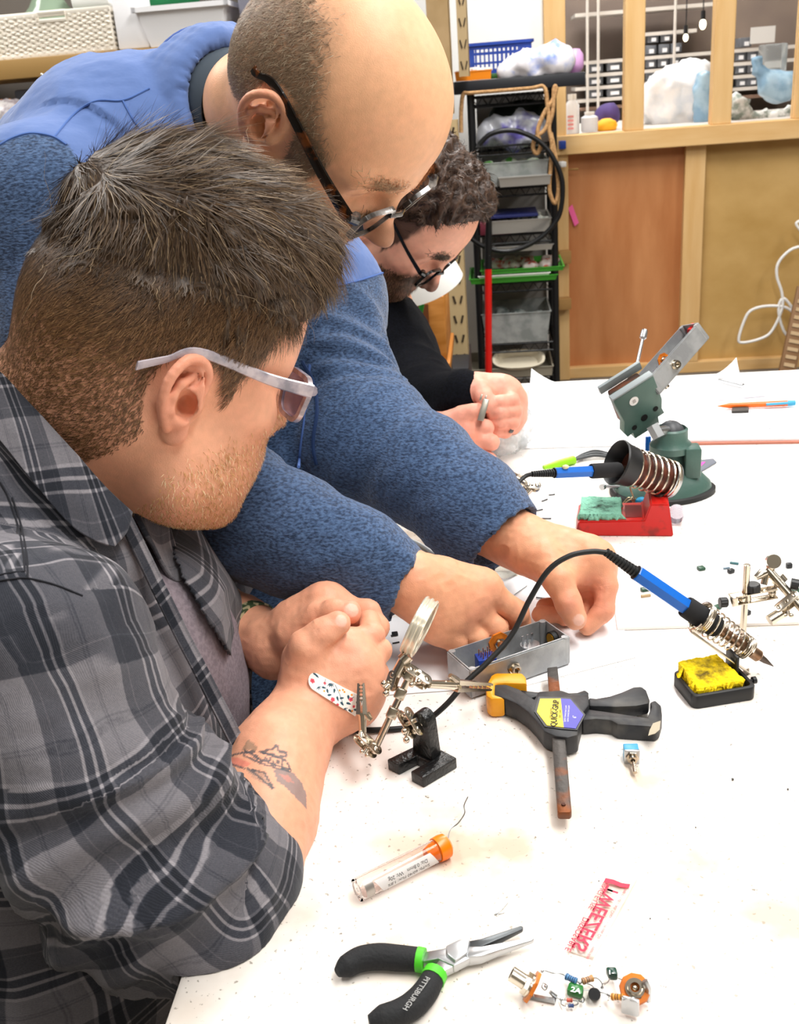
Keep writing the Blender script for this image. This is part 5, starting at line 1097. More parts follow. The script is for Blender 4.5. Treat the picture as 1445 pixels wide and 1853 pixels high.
def fleece_mat():
    m, nt, b = newmat('heathered_fleece'); L = nt.links.new; tc = nt.nodes.new('ShaderNodeTexCoord')
    vc = nt.nodes.new('ShaderNodeVertexColor'); vc.layer_name = 'Col'; at = nt.nodes.new('ShaderNodeAttribute'); at.attribute_name = 'puv'; sx = nt.nodes.new('ShaderNodeSeparateXYZ'); L(at.outputs['Vector'], sx.inputs[0])
    mp = nt.nodes.new('ShaderNodeMapping'); mp.inputs['Scale'].default_value = (1, 1, 2.2); L(tc.outputs['Object'], mp.inputs[0])
    n = nt.nodes.new('ShaderNodeTexNoise'); n.inputs['Scale'].default_value = 260; n.inputs['Detail'].default_value = 3; L(mp.outputs[0], n.inputs['Vector'])
    r = nt.nodes.new('ShaderNodeValToRGB'); e = r.color_ramp.elements; e[0].position = .36; e[0].color = (.36, .37, .40, 1); e[1].position = .56; e[1].color = (1, 1, 1, 1); e2_ = e.new(.68); e2_.color = (1.3, 1.28, 1.24, 1); L(n.outputs[0], r.inputs[0])
    n2 = nt.nodes.new('ShaderNodeTexNoise'); n2.inputs['Scale'].default_value = 40; n2.inputs['Detail'].default_value = 3; L(tc.outputs['Object'], n2.inputs['Vector'])
    m1 = nt.nodes.new('ShaderNodeMix'); m1.data_type = 'RGBA'; m1.blend_type = 'MIX'; L(sx.outputs[0], m1.inputs[0]); L(r.outputs[0], m1.inputs[6]); m1.inputs[7].default_value = (1, 1, 1, 1)
    m2 = nt.nodes.new('ShaderNodeMix'); m2.data_type = 'RGBA'; m2.blend_type = 'MULTIPLY'; m2.inputs[0].default_value = 1; L(vc.outputs[0], m2.inputs[6]); L(m1.outputs[2], m2.inputs[7]); L(m2.outputs[2], b.inputs['Base Color'])
    b.inputs['Roughness'].default_value = .9; b.inputs['Sheen Weight'].default_value = .25; b.inputs['Specular IOR Level'].default_value = .15
    bp = nt.nodes.new('ShaderNodeBump'); bp.inputs['Distance'].default_value = .0016; L(n.outputs[0], bp.inputs['Height']); sb = nt.nodes.new('ShaderNodeMath'); sb.operation = 'SUBTRACT'; sb.inputs[0].default_value = .75; L(sx.outputs[0], sb.inputs[1]); L(sb.outputs[0], bp.inputs['Strength'])
    b2 = nt.nodes.new('ShaderNodeBump'); b2.inputs['Distance'].default_value = .004; b2.inputs['Strength'].default_value = .4; L(n2.outputs[0], b2.inputs['Height']); L(bp.outputs[0], b2.inputs['Normal']); L(b2.outputs[0], b.inputs['Normal'])
    return m
M_FLEECE = fleece_mat()
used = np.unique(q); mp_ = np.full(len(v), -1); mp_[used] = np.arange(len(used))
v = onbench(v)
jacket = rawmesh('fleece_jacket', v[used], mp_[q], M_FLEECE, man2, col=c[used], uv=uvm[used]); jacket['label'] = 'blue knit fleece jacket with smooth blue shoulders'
def seam(f, pl, r, name, m, parent, d0, d1, off=0.0, under=None):
    p = hit(f, spline([(a, b, 0) for a, b in pl], 6)[:, :2], d0, d1); t = (CAM-p)/np.linalg.norm(CAM-p, axis=1)[:, None]; mb = MB(); mb.tube(p+t*off, r, 6); o = mb.build(name, m, None)
    o.data.transform(Matrix.Translation(Vector(-PARLOC[(under or parent).name]))); o.parent = under if under is None else under
    return o
nfin = vnormals(v, q)
def jseam(pl, r, name, m, off=.0015):
    p = meshhit(v, nfin, spline([(a, b, 0) for a, b in pl], 6)[:, :2], .0004); p[1:-1] = (p[:-2]+p[1:-1]+p[2:])/3; mb = MB(); mb.tube(p, r, 6)
    o = mb.build(name, m, None); o.data.transform(Matrix.Translation(Vector(-PARLOC[man2.name]))); o.parent = jacket; return o
M_NAVY = mat('navy_piping', '1d3763', .8); M_BLUE = mat('blue_piping', '4767a6', .8)
jseam([(98, 248), (135, 205), (175, 182), (222, 182), (270, 160)], .0011, 'seam', M_BLUE); jseam([(222, 182), (240, 215), (258, 238)], .0010, 'seam', M_BLUE)
jseam([(0, 262), (22, 250), (55, 241), (95, 247), (120, 262)], .0014, 'seam', M_BLUE); jseam([(590, 520), (640, 510), (692, 494)], .0014, 'seam', M_BLUE)
jseam([(547, 655), (566, 690), (574, 740), (566, 800), (572, 840)], .0022, 'zipper', M_NAVY); jseam([(560, 660), (556, 720), (545, 800), (540, 845)], .0016, 'seam', M_BLUE)
# dark tee collar
mb = MB(); mb.rings([(nc_-nax*.045, .0605), (nc_-nax*.015, .0600), (nc_+nax*.006, .0585), (nc_+nax*.024, .0570), (nc_+nax*.0265, .0555), (nc_+nax*.025, .0535), (nc_-nax*.05, .058)], nax, 40, False); mb.build('tee_collar', mat('slate_jersey', '3c4650', .9), man2)

for s_, R_, r_ in ((-.0045, .0665, .0034), (-.046, .0775, .0016)):
    mb = MB(); mb.tube(cring(s_, R_, 48)[:-1], r_, 8, closed=True); o = mb.build('collar_rim', mat('blue_rim', '4a62a0', .85), None); o.data.transform(Matrix.Translation(Vector(-PARLOC[man2.name]))); o.parent = jacket
# ================================================================ PERSON IN BLACK
H3, G3, R3 = xf([(.552, -.249, -.7958), (.4423, .8965, .0263)], (.0275, 1.6702, 1.2107))
man3 = root('person', 'bearded person in black sweater and glasses holding a small part, farthest back', 'person', (-.06, 1.62, 0))
HS = head_sdf([G3(P(640, 430, 1.72)), G3(P(600, 520, 1.78))], nk=.056); HS.ell((.055, 0, .065), (.045, .058, .055), .02)
v, q = mesh_sdf(HS, (-.18, -.13, -.20), (.15, .13, .155), .0028)
def hl3(L):
    x, y, z = L.T; n = fbm(L*60, 2)*.006
    return np.clip(sm(.060+.12*(z-.08)-x+n, -.003, .008)*sm(z+n-np.interp(x, [-.1, -.04, -.012, .004, .02, .034, .046, .06, .1], [-.085, -.05, .034, .038, .0, -.03, .02, .055, .085]), -.003, .008), 0, 1)
def skin3(L):
    x, y, z = L.T; beard = sm(-.040-z+.6*(x-.05)+.012*fbm(L*60), -.008, .014)*sm(x, .0, .03)
    return skin_color(L, (beard*.8, LC('4a3527')), (hl3(L)*.9, LC('2e2019')), base=LC('eeb094'), red=LC('dd7c6c'))
R3h = hand([(800, 800, 1.45), (790, 785, 1.43)], [.028, .0265],
    [(838, 768, 1.402, .0165), (842, 790, 1.398, .0165), (842, 812, 1.40, .016), (838, 830, 1.405, .015)],
    [[(840, 768, 1.402, .0120), (878, 774, 1.395, .0108), (882, 776, 1.42, .0095), (868, 770, 1.435, .0085)],
     [(846, 792, 1.398, .0120), (888, 800, 1.392, .0108), (890, 802, 1.42, .0095), (872, 800, 1.435, .0085)],
     [(846, 815, 1.400, .0118), (884, 832, 1.396, .0105), (884, 834, 1.42, .0092), (868, 826, 1.435, .0085)],
     [(840, 832, 1.406, .0108), (868, 855, 1.402, .0095), (870, 856, 1.42, .0085), (858, 848, 1.43, .008)]],
    [(812, 765, 1.405, .017), (836, 752, 1.395, .0125), (852, 746, 1.39, .0105), (864, 742, 1.39, .0095)],
    palmx=[((805, 785, 1.415), (838, 800, 1.405), .024, .020)])
L3h = hand([(800, 728, 1.47), (848, 718, 1.43)], [.028, .0255],
    [(918, 708, 1.435, .0165), (926, 728, 1.44, .0165), (926, 750, 1.44, .016), (918, 766, 1.445, .015)],
    [[(916, 708, 1.43, .0125), (925, 726, 1.405, .0110), (905, 728, 1.395, .0098), (888, 732, 1.395, .0088)],
     [(926, 732, 1.435, .0120), (930, 746, 1.405, .0108), (905, 746, 1.395, .0096), (890, 748, 1.40, .0088)],
     [(925, 752, 1.435, .0116), (926, 764, 1.405, .0104), (905, 764, 1.40, .0094), (890, 764, 1.405, .0086)],
     [(916, 768, 1.44, .0108), (914, 780, 1.415, .0096), (898, 780, 1.41, .0086), (888, 778, 1.412, .008)]],
    [(858, 700, 1.425, .017), (868, 706, 1.405, .0130), (876, 720, 1.395, .0112), (880, 732, 1.392, .0100)],
    palmx=[((862, 712, 1.43), (915, 725, 1.445), .024, .022), ((865, 700, 1.43), (905, 698, 1.43), .016, .015)])
rv, rq = mesh_sdf(R3h, h=.002); lv, lq = mesh_sdf(L3h, h=.002); rv = detail(R3h, rv, rq, 1.2); lv = detail(L3h, lv, lq, 1.2); pk = LC('f0a892')
rc = skin_hand(rv, [((845, 775, 1.38), .02, .6), ((848, 800, 1.38), .02, .6), ((850, 825, 1.38), .02, .5)], (), pk); lc_ = skin_hand(lv, [((925, 720, 1.41), .02, .6), ((925, 750, 1.41), .02, .5)], (), pk)
TS = SDF(); TS.chain([P(600, 950, 1.85), P(640, 760, 1.75), P(640, 560, 1.75), P(630, 500, 1.76)], [.10, .10, .09, .05], .05)
TS.chain([P(670, 640, 1.78), P(735, 705, 1.66), P(775, 738, 1.56), P(830, 722, 1.45)], [.04, .028, .026, .024], .02); TS.chain([P(620, 640, 1.72), P(640, 820, 1.54), P(700, 860, 1.5), P(790, 795, 1.44)], [.04, .03, .026, .024], .02)
tv, tq = mesh_sdf(TS, h=.010); bv, bq = joinvq([(H3(v), q), (rv, rq), (lv, lq), (tv, tq)])
rawmesh('body', bv, bq, M_SKIN, man3, col=np.concatenate([skin3(v), rc, lc_, np.tile(SKIN, (len(tv), 1))]))
CS = SDF(); CS.ell((-.012, 0, .070), (.100, .084, .080), 0); CS.ell((.050, 0, .110), (.050, .066, .038), .03); CS.ell((-.04, 0, .02), (.07, .078, .06), .03)
CS.ell((.112, 0, .050), (.056, .10, .078), .012, op='-'); CS.ell((.100, 0, .0), (.062, .10, .07), .012, op='-'); CS.ell((.05, 0, -.04), (.06, .10, .060), .012, op='-')
cv, cq = mesh_sdf(CS, h=.0032); cn = vnormals(cv, cq); w_ = ridged(np.stack([cv[:, 0]*45+np.sin(cv[:, 1]*90), cv[:, 1]*45, cv[:, 2]*60+np.sin(cv[:, 0]*120)], 1), 2); cv = cv+cn*(w_*.0065)[:, None]
kc = np.clip(.5+.4*w_, 0, 1)[:, None]; hv, hq, hc, off = [H3(cv)], [cq], [LC('1d1410')*(1-kc)+LC('4d382b')*kc], len(cv)
p, i = sample(cv, cq, np.ones(len(cq)), 7000, 31); nn_ = vnormals(cv, cq)[cq[i, 0]]; ph = p*70
dirs = np.stack([.5+np.sin(ph[:, 1]+ph[:, 2]), np.cos(ph[:, 0]*1.2), -.2+np.sin(ph[:, 0])], -1)
V, Q = strands(p, nn_, dirs, .014, .0011, seg=5, lift=.3, jit=.25, curl=.0015, seedn=12); addstr2(H3, V, Q, haircol(len(p), 13, '1f1611', '4a372b', '6b5443', .12), 5)
qc = v[q].mean(1); fn = vnormals(v, q)[q].mean(1); bw = sm(-.040-qc[:, 2]+.6*(qc[:, 0]-.05), -.006, .012)*(qc[:, 0] > .01)*(1-np.exp(-((qc[:, 0]-.1)**2+(qc[:, 2]+.0575)**2)/.00006))*~((qc[:, 0] > .102) & (qc[:, 2] > -.046))
p, i = sample(v, q, bw, 9000, 32); ln = .008+.014*sm(-p[:, 2], .08, .11); V, Q = strands(p, fn[i], np.tile([.35, 0, -1.], (len(p), 1)), ln, .0009, seg=3, lift=.5, jit=.35, seedn=14); addstr2(H3, V, Q, haircol(len(p), 15, '33241b', '6b4c36', '8e6d50', .12), 3)
eb = np.exp(-((qc[:, 0]-.092)**2/.0004+(np.abs(qc[:, 1])-.030)**2/.00015+(qc[:, 2]-.038)**2/.00003)); p, i = sample(v, q, eb, 900, 33); V, Q = strands(p, fn[i], np.tile([0, -.6, .3], (len(p), 1)), .008, .0009, seg=2, lift=.3, jit=.3, seedn=19); addstr2(H3, V, Q, haircol(len(p), 10, '3a2a20', '5a4232'), 2)
rawmesh('hair', np.concatenate(hv), np.concatenate(hq), M_HAIR, man3, col=np.concatenate(hc))
M_BLK = mat('black_acetate', '0d0d0e', .25, coat=.4); glasses(H3, R3, man3, M_BLK, M_LENS, M_BLK, dz=-.006, x0=.112, th=.0035, fw_=.0018)
SW = SDF(); SW.chain([P(600, 1000, 1.8), P(640, 800, 1.75), P(650, 640, 1.74), P(640, 600, 1.74)], [.15, .145, .12, .09], .05); SW.chain([P(640, 660, 1.78), P(700, 680, 1.75)], [.1, .08], .04)
SW.chain([P(680, 620, 1.76), P(745, 700, 1.64), P(775, 735, 1.55), P(838, 720, 1.435)], [.075, .060, .052, .036], .03); SW.chain([P(620, 640, 1.68), P(640, 820, 1.52), P(700, 860, 1.5), P(770, 800, 1.45)], [.07, .06, .05, .036], .03)
SW.cap(P(640, 860, 1.55), P(640, 980, 1.5), .06, .07, .03)
v, q = mesh_sdf(SW, h=.006); n = vnormals(v, q); v = v+n*(ridged(v*np.array([14, 10, 12]))*.005)[:, None]; rawmesh('black_sweater', v, q, mat('black_knit', '07080c', .95, c2='0d0f16', scale=300, bump=.3, spec=.15), man3)
c = P(918, 765, 1.425); mb = MB(); t = norm(P(905, 764, 1.40)-P(926, 764, 1.405)); mb.rings([(P(921, 768, 1.41)-t*.003, .0125), (P(921, 768, 1.41)+t*.003, .0125)], t, 20, False); mb.build('finger_ring', M_BLK, man3)
# ================================================================ THINGS ON THE BENCH
def D(x, y, z=0): return _R*x-_U*y-_fw*z           # direction: right, down, towards the viewer
M_CH = mat('nickel_plated_steel', 'd2c8b8', .22, 1.0); M_ST = mat('brushed_steel', 'b9bbbd', .32, 1.0); M_BP = mat('black_plastic', '17181a', .45); M_CI = mat('black_cast_iron', '0c0d0e', .35, c2='2a2a28', scale=60, lo=.6, hi=.8, bump=.5, bscale=300)
M_GREY = mat('cast_aluminium', '9c9ea0', .45, .55, c2='b4b6b7', scale=40, bump=.15, bscale=300); M_BLUH = mat('blue_handle', '1467c8', .3); M_FOAM = mat('black_foam', '1b1b1d', .85); M_TIN = mat('tin_wire', 'aeb2b4', .3, 1.0)
M_ORJ = mat('orange_phenolic', 'd9780c', .4, c2='b85f08', scale=80); M_BLKC = mat('black_rubber', '101112', .55)
def ft(ob):
    return ob
def tpoly(pl, z): return [T(x, y, z)[:2] for x, y in pl]
def vprism(mb, pl, z0, z1, zp=None, bev=0.0):
    """vertical prism whose top outline is read at height zp"""
    q = tpoly(pl, z0*.5+z1*.5)
    a = sum(q[i][0]*q[(i+1) % len(q)][1]-q[(i+1) % len(q)][0]*q[i][1] for i in range(len(q)))
    if a < 0: q = q[::-1]
    return mb.prism(q, z1-z0, (0, 0, z0), None, bev)
def text(s, o, xd, yd, size, m, parent, name='lettering', ext=.00015, bold=0.0, align='CENTER'):
    cu = bpy.data.curves.new(name, 'FONT'); cu.body = s; cu.size = 1; cu.align_x = align; cu.align_y = 'CENTER'; cu.extrude = 0; cu.offset = bold; cu.resolution_u = 4
    ob = bpy.data.objects.new(name, cu); COL.objects.link(ob); bpy.context.view_layer.update(); dg = bpy.context.evaluated_depsgraph_get(); me = bpy.data.meshes.new_from_object(ob.evaluated_get(dg)); bpy.data.objects.remove(ob); bpy.data.curves.remove(cu)
    xd = norm(xd); yd = norm(yd-xd*np.dot(xd, yd)); zd = np.cross(xd, yd)
    base = np.asarray(PARLOC.get(parent.name, (0, 0, 0))) if parent is not None else 0
    for v in me.vertices: p = np.asarray(o)+xd*v.co.x*size+yd*v.co.y*size; v.co = p-base
    me.materials.clear(); return link(name, me, m, parent)
def child(o, parent, pl):
    """make o a sub-part of part `parent` (geometry kept in root space)"""
    o.data.transform(Matrix.Translation(Vector(-np.asarray(pl)))); o.parent = parent; return o
def sb(mb, name, m, part, rootob, smooth=True): return child(mb.build(name, m, None, smooth), part, PARLOC[rootob.name])
def shell(mb, o, L, Wv, H, t=.0022):
    """open box: o rim corner, L and Wv rim edges, H vector from rim to bottom"""
    l, w, h = [np.linalg.norm(x) for x in (L, Wv, H)]; ul, uw, uh = L/l, Wv/w, H/h
    c = lambda a, b, d: o+ul*a+uw*b+uh*d
    R1 = [c(0, 0, h), c(l, 0, h), c(l, w, h), c(0, w, h)]; R2 = [c(0, 0, 0), c(l, 0, 0), c(l, w, 0), c(0, w, 0)]; R3 = [c(t, t, 0), c(l-t, t, 0), c(l-t, w-t, 0), c(t, w-t, 0)]; R4 = [c(t, t, h-t), c(l-t, t, h-t), c(l-t, w-t, h-t), c(t, w-t, h-t)]
    V = R1+R2+R3+R4; F = []
    for i in range(3):
        for j in range(4): F.append((i*4+j, i*4+(j+1) % 4, (i+1)*4+(j+1) % 4, (i+1)*4+j))
    F += [(3, 2, 1, 0), (12, 13, 14, 15)]; bm = bmesh.new(); vs = [bm.verts.new(p) for p in V]
    for f in F: bm.faces.new([vs[i] for i in f])
    bmesh.ops.recalc_face_normals(bm, faces=bm.faces[:]); bmesh.ops.bevel(bm, geom=[e for e in bm.edges if all(v in vs[:8] for v in e.verts)], offset=.0012, segments=2, affect='EDGES'); mb.frombm(bm)
    for a, b in ((.1, .12), (.9, .12), (.1, .88), (.9, .88)): mb.cyl(c(l*(.04 if a < .5 else .96), w*(.07 if b < .5 else .93), .0003), c(l*(.04 if a < .5 else .96), w*(.07 if b < .5 else .93), h-t), .0032, 10)
    return mb
def nut(mb, c, ax, r, h, n=6): return mb.rings([(c, r*.0+r), (c+ax*h, r)], norm(ax), n)
def plate_pair(mb, c, u, nrm_, L=.018, w=.0075, gap=.004, t=.0009):
    """the two slotted cheeks of a third-hand joint"""
    u = norm(u); nrm_ = norm(nrm_-u*np.dot(u, nrm_)); s = np.cross(nrm_, u); R_ = np.stack([u, s, nrm_], 1)
    pl = [(L/2-w/2+w/2*cos(a), w/2*sin(a)) for a in np.linspace(-pi/2, pi/2, 9)]+[(-L/2+w/2+w/2*cos(a), w/2*sin(a)) for a in np.linspace(pi/2, 3*pi/2, 9)]
    for sg in (-1, 1): mb.prism(pl, t, c+nrm_*(sg*gap-t/2), R_, .0002)
    for k in (-1, 1): p = c+u*k*(L/2-w/2); mb.rings([(p+nrm_*(gap+t*.4), w*.30), (p+nrm_*(gap+t*.9), w*.22)], nrm_, 12); mb.sphere(p, gap*.75, 12)
    mb.cyl(c-nrm_*gap*1.6, c+nrm_*gap*1.8, w*.17, 10)
    return mb
def wing(mb, c, ax, w, r=.0035):
    ax = norm(ax); w = norm(w); mb.cyl(c, c+ax*.004, .0022, 10)
    for sg in (-1, 1): mb.sphere(c+ax*.004+w*sg*r, (r*.75, r*.75, r*.75)); mb.cyl(c+ax*.002, c+ax*.004+w*sg*r, .0013, 8)
    return mb
def gator(tip, tail, open_=.004, up=(0, 0, 1), m=None, w=.0032):
    """alligator clip: two tapering jaws with teeth, tail barrel"""
    mb = MB(); tip = np.asarray(tip); tail = np.asarray(tail); d = norm(tip-tail); L = np.linalg.norm(tip-tail); u = norm(np.asarray(up)-d*np.dot(up, d)); s = np.cross(d, u)
    piv = tail+d*L*.42
    for sg in (-1, 1):
        a = piv+u*sg*open_*.15; b = tip+u*sg*open_*.25; rows = []
        for k in range(9):
            f = k/8; p = a+(b-a)*f; ww = w*(1-.55*f); hh = w*.9*(1-.6*f); rows.append([p-s*ww, p-s*ww*.8+u*sg*hh, p+s*ww*.8+u*sg*hh, p+s*ww])
        V = np.array(rows).reshape(-1, 3); Fc = [(i*4+j, i*4+j+1, (i+1)*4+j+1, (i+1)*4+j) for i in range(8) for j in range(3)]+[(i*4+3, i*4, (i+1)*4, (i+1)*4+3) for i in range(8)]+[(0, 1, 2, 3), (35, 34, 33, 32)]; mb.add(V, Fc)
        for k in range(5): p = a+(b-a)*(.45+.12*k); mb.box(p-u*sg*.0004, (.0012, w*1.0, .0010), np.stack([d, s, u], 1))
    tl = piv-d*L*.12+u*open_*1.3; mb.tube([piv+u*w*.8, piv-d*L*.06+u*open_*.9, tl], [w*.8, w*.7, w*.45], 8)
    mb.cyl(piv-s*w*1.25, piv+s*w*1.25, w*.35, 10); mb.tube([tail, tail+d*L*.2, piv], [w*.75, w*.8, w*.9], 10); return mb
# ---- third hand with magnifier (front)
th = root('helping_hand', 'black cast iron third hand with edge-on magnifier and two crocodile clips beside the clasped hands', 'soldering stand', T(765, 1385))
A_, B_, C2_, D_ = [T(x, y, TZ+.010)[:2] for x, y in [(700, 1374), (765, 1407), (826, 1371), (768, 1341)]]
lerp = lambda a, b, t: a+(b-a)*t
n1, n2 = lerp(A_, B_, .32), lerp(A_, B_, .66); m1, m2 = lerp(D_, C2_, .32), lerp(D_, C2_, .66); base = [A_, n1, lerp(n1, m1, .5), lerp(n2, m2, .5), n2, B_, C2_, D_]
mb = MB(); mb.prism([tuple(p) for p in (base if 1 else base[::-1])], .010, (0, 0, TZ), None, .0010); bs = mb.build('base', M_CI, th)
uc = T(772, 1362, TZ+.010); ux = norm(np.append(B_-A_, 0)); uy = norm(np.append(D_-A_, 0)); uz = EZ; Ru = np.stack([ux, np.cross(uz, ux), uz], 1)
prof = [(-.0105, 0), (.0105, 0), (.0080, .030)]+[(.0078*cos(a), .032+.0078*sin(a)) for a in np.linspace(0, pi, 9)]+[(-.0080, .030)]
mb = MB(); mb.prism(prof, .011, uc-Ru[:, 1]*(-.0055), np.stack([Ru[:, 0], uz, np.cross(Ru[:, 0], uz)], 1), .0009); mb.build('upright', M_CI, th)
mb = MB(); rod = [P(680, 1352, .803), P(716, 1278, .800), P(748, 1208, .798)]; mb.cyl(rod[0], rod[2], .0028, 14); mb.build('rod', M_CH, th)
mb = MB(); d = norm(rod[2]-rod[0])
for c in (P(710, 1290, .800), P(724, 1255, .799), P(741, 1222, .798)): mb.box(c, (.0085, .0075, .009), np.stack([np.cross(d, D(0, 0, 1)), D(0, 0, 1), d], 1), .001)
mb.build('collar', M_CH, th)
mb = MB(); plate_pair(mb, P(742, 1308, .795), D(16, 26, 0), D(.75, -.45, .5), .025, .0105, .0038); wing(mb, P(736, 1322, .79), D(-.3, .9, .2), D(.2, 1, 0)); mb.cyl(P(748, 1306, .797), P(770, 1312, .803), .0028, 10); mb.build('joint', M_CH, th)
mb = MB(); plate_pair(mb, P(665, 1347, .80), D(24, 24, 0), D(.6, -.6, .6), .024, .0092, .0034); wing(mb, P(664, 1355, .795), D(-.5, .8, .2), D(.7, .5, 0), .0025); mb.build('joint', M_CH, th)
mb = MB(); plate_pair(mb, P(752, 1224, .798), D(34, 22, 0), D(.5, -.7, .6), .025, .0102, .0038); wing(mb, P(753, 1228, .790), D(-.2, .7, .6), D(.9, -.4, 0), .003); mb.build('joint', M_CH, th)
mb = MB(); plate_pair(mb, P(710, 1232, .800), D(9, -28, 0), D(-.5, -.1, .85), .017, .0078, .003); wing(mb, P(702, 1240, .797), D(-.6, .5, .5), D(.2, 1, 0), .0038); mb.build('joint', M_CH, th)
mb = MB(); mb.cyl(P(716, 1222, .80), P(734, 1190, .80), .0046, 16); mb.cyl(P(728, 1196, .80), P(738, 1186, .80), .0054, 16); mb.build('handle', M_CH, th)
gc = P(759, 1134, .80); gl = norm(D(48, -100, 0)); gn = norm(D(.905, .42, .16)); gn = norm(gn-gl*np.dot(gl, gn)); gs_ = np.cross(gn, gl); th_ = np.linspace(0, 2*pi, 49)[:-1]; mb = MB(); R0 = .0232
for off, rr in ((-.0042, .0013), (0, .0015), (.0042, .0013)): mb.tube([gc+gn*off+(gl*cos(a)+gs_*sin(a))*R0 for a in th_], rr, 8, closed=True)
mb.rings([(gc-gn*.0045, R0), (gc+gn*.0045, R0)], gn, 48, False); mg = mb.build('magnifier_rim', mat('champagne_metal', 'ece6d4', .22, .55), th)
mb = MB(); mb.rings([(gc-gn*.0016, R0*.97), (gc-gn*.0030, R0*.5), (gc-gn*.0034, .0005), ], gn, 40, False); mb.rings([(gc+gn*.0016, R0*.97), (gc+gn*.0030, R0*.5), (gc+gn*.0034, .0005)], gn, 40, False); mb.rings([(gc-gn*.0016, R0*.97), (gc+gn*.0016, R0*.97)], gn, 40, False); child(mb.build('lens', mat('magnifier_glass', 'f4f6f2', .02, trans=1, ior=1.3), None), mg, PARLOC[th.name])
gator(P(653, 1236, .805), P(656, 1332, .802), .0055, D(1, .2, .1), w=.0040).build('crocodile_clip', M_CH, th); gator(P(888, 1243, .850), P(775, 1238, .80), .006, D(0, -1, .2), w=.0044).build('crocodile_clip', M_CH, th)
# ---- enclosure clamped on the bench
M_BLUD = mat('blue_component', '1f3f9c', .4)
p0 = T(852, 1268); p1 = T(1032, 1204); L = norm(p1-p0); Wd = np.cross(EZ, L); ll = np.linalg.norm(p1-p0); up = EZ; lift = EZ*.0015
en = root('metal_enclosure', 'open grey metal enclosure with switch and jack held in the clamp', 'enclosure', p0+lift)
mb = MB(); shell(mb, p0+lift+EZ*.029, L*ll, Wd*.041, -EZ*.029); mb.build('box_shell', M_GREY, en)
q = lambda a, b, c: p0+lift+L*(a*ll)+Wd*(b*.041)+EZ*c
def jackdisc(parent, c, ax, r=.0095, m=M_ORJ, rootob=None, nutr=.0055):
    mb = MB(); ax = norm(ax); mb.rings([(c, r), (c+ax*.0022, r)], ax, 8); j = mb.build('jack_washer', m, parent)
    mb = MB(); nut(mb, c+ax*.0022, ax, nutr, .002); mb.rings([(c+ax*.0042, nutr*.72), (c+ax*.010, nutr*.72), (c+ax*.010, nutr*.45), (c+ax*.004, nutr*.45)], ax, 20, False); mb.build('jack_barrel', M_CH, parent)
jackdisc(en, q(.50, .96, .0215), -Wd, .0105)
mb = MB(); mb.box(q(.28, .55, .016), (.017, .014, .014), np.stack([L, Wd, EZ], 1)@ZR(-.25), .001); sw = mb.build('slide_switch', M_BLUD, en)
mb = MB(); 
for i in range(3):
    for j in range(3): c = q(.28, .55, .023)+(L*(i-1)*.0045+Wd*(j-1)*.0038); mb.tube([c, c+EZ*.006], .0006, 6)
mb.build('pin', mat('copper_pin', 'c98a6a', .3, .9), en)
mb = MB(); mb.cyl(q(.74, .6, .008), q(.74, .6, .018), .009, 24); 
for i in range(3): mb.box(q(.74, .6, .022)+L*(i-1)*.005+Wd*.004, (.002, .0006, .008), np.stack([L, Wd, EZ], 1))
mb.build('potentiometer', M_ST, en)
mb = MB(); mb.rings([(q(.985, .5, .018), .0075), (q(.93, .5, .018), .0075)], -L, 20); mb.build('power_jack', M_BLKC, en); mb = MB(); mb.rings([(q(.93, .5, .018), .0060), (q(.925, .5, .018), .0060)], -L, 20); mb.build('gold_ring', mat('gold_metal', 'd99a20', .3, .9), en)
mb = MB(); mb.cyl(q(.995, .5, .018), q(1.02, .5, .018), .006, 20); mb.build('jack_socket', M_BLKC, en)
mb = MB(); c = q(.42, -.01, .017); nut(mb, c, -Wd, .0062, .0022); mb.rings([(c-Wd*.0022, .0044), (c-Wd*.006, .0044), (c-Wd*.006, .0028), (c-Wd*.001, .0028)], -Wd, 20, False); mb.cyl(c, c-Wd*.003, .0028, 14); mb.cyl(c-Wd*.003, c-Wd*.009, .0012, 8); mb.build('bushing_nut', M_CH, en)
# ---- quick bar clamp
Zl = lambda L_: Zc([(635+(x-635)*1.13, 338+(y-338)*1.13) for x, y in L_])
Zc = lambda L_: [(860+x/4.129, 1210+y/4.129) for x, y in L_]
M_RUST = mat('rusty_steel', '4a4643', .5, .5, c2='7a4420', scale=35, lo=.48, hi=.62, bump=.3, bscale=200); M_DKP = mat('worn_black_plastic', '26272a', .5, c2='4d4a45', scale=35, lo=.55, hi=.75, bump=.2, bscale=150)
cl = root('bar_clamp', 'black quick bar clamp with yellow pad and long rusty bar lying on the bench', 'clamp', T(1015, 1320)); 
mb = MB(); vprism(mb, Zc([(536, 15), (612, 5), (668, 515), (718, 1085), (705, 1100), (625, 1100), (612, 1090), (570, 520)]), TZ+.010, TZ+.0165, TZ+.0165, .0008); br = mb.build('bar', M_RUST, cl)
mb = MB(); c = T(860+657/4.129, 1210+1018/4.129, TZ+.0166); mb.rings([(c, .0016), (c+EZ*.001, .0014)], EZ, 10); child(mb.build('stop_pin', mat('rust_pin', '4a2414', .7), None), br, PARLOC[cl.name])
mb = MB(); vprism(mb, Zc([(140, 180), (230, 178), (330, 215), (440, 290), (470, 232), (640, 222), (720, 250), (790, 262), (845, 255), (850, 330), (800, 400), (770, 520), (765, 560), (690, 580), (600, 570), (510, 530), (450, 450), (390, 385), (310, 325), (220, 285), (140, 262)]), TZ+.002, TZ+.019, TZ+.019, .0015); mb.build('body', M_DKP, cl)
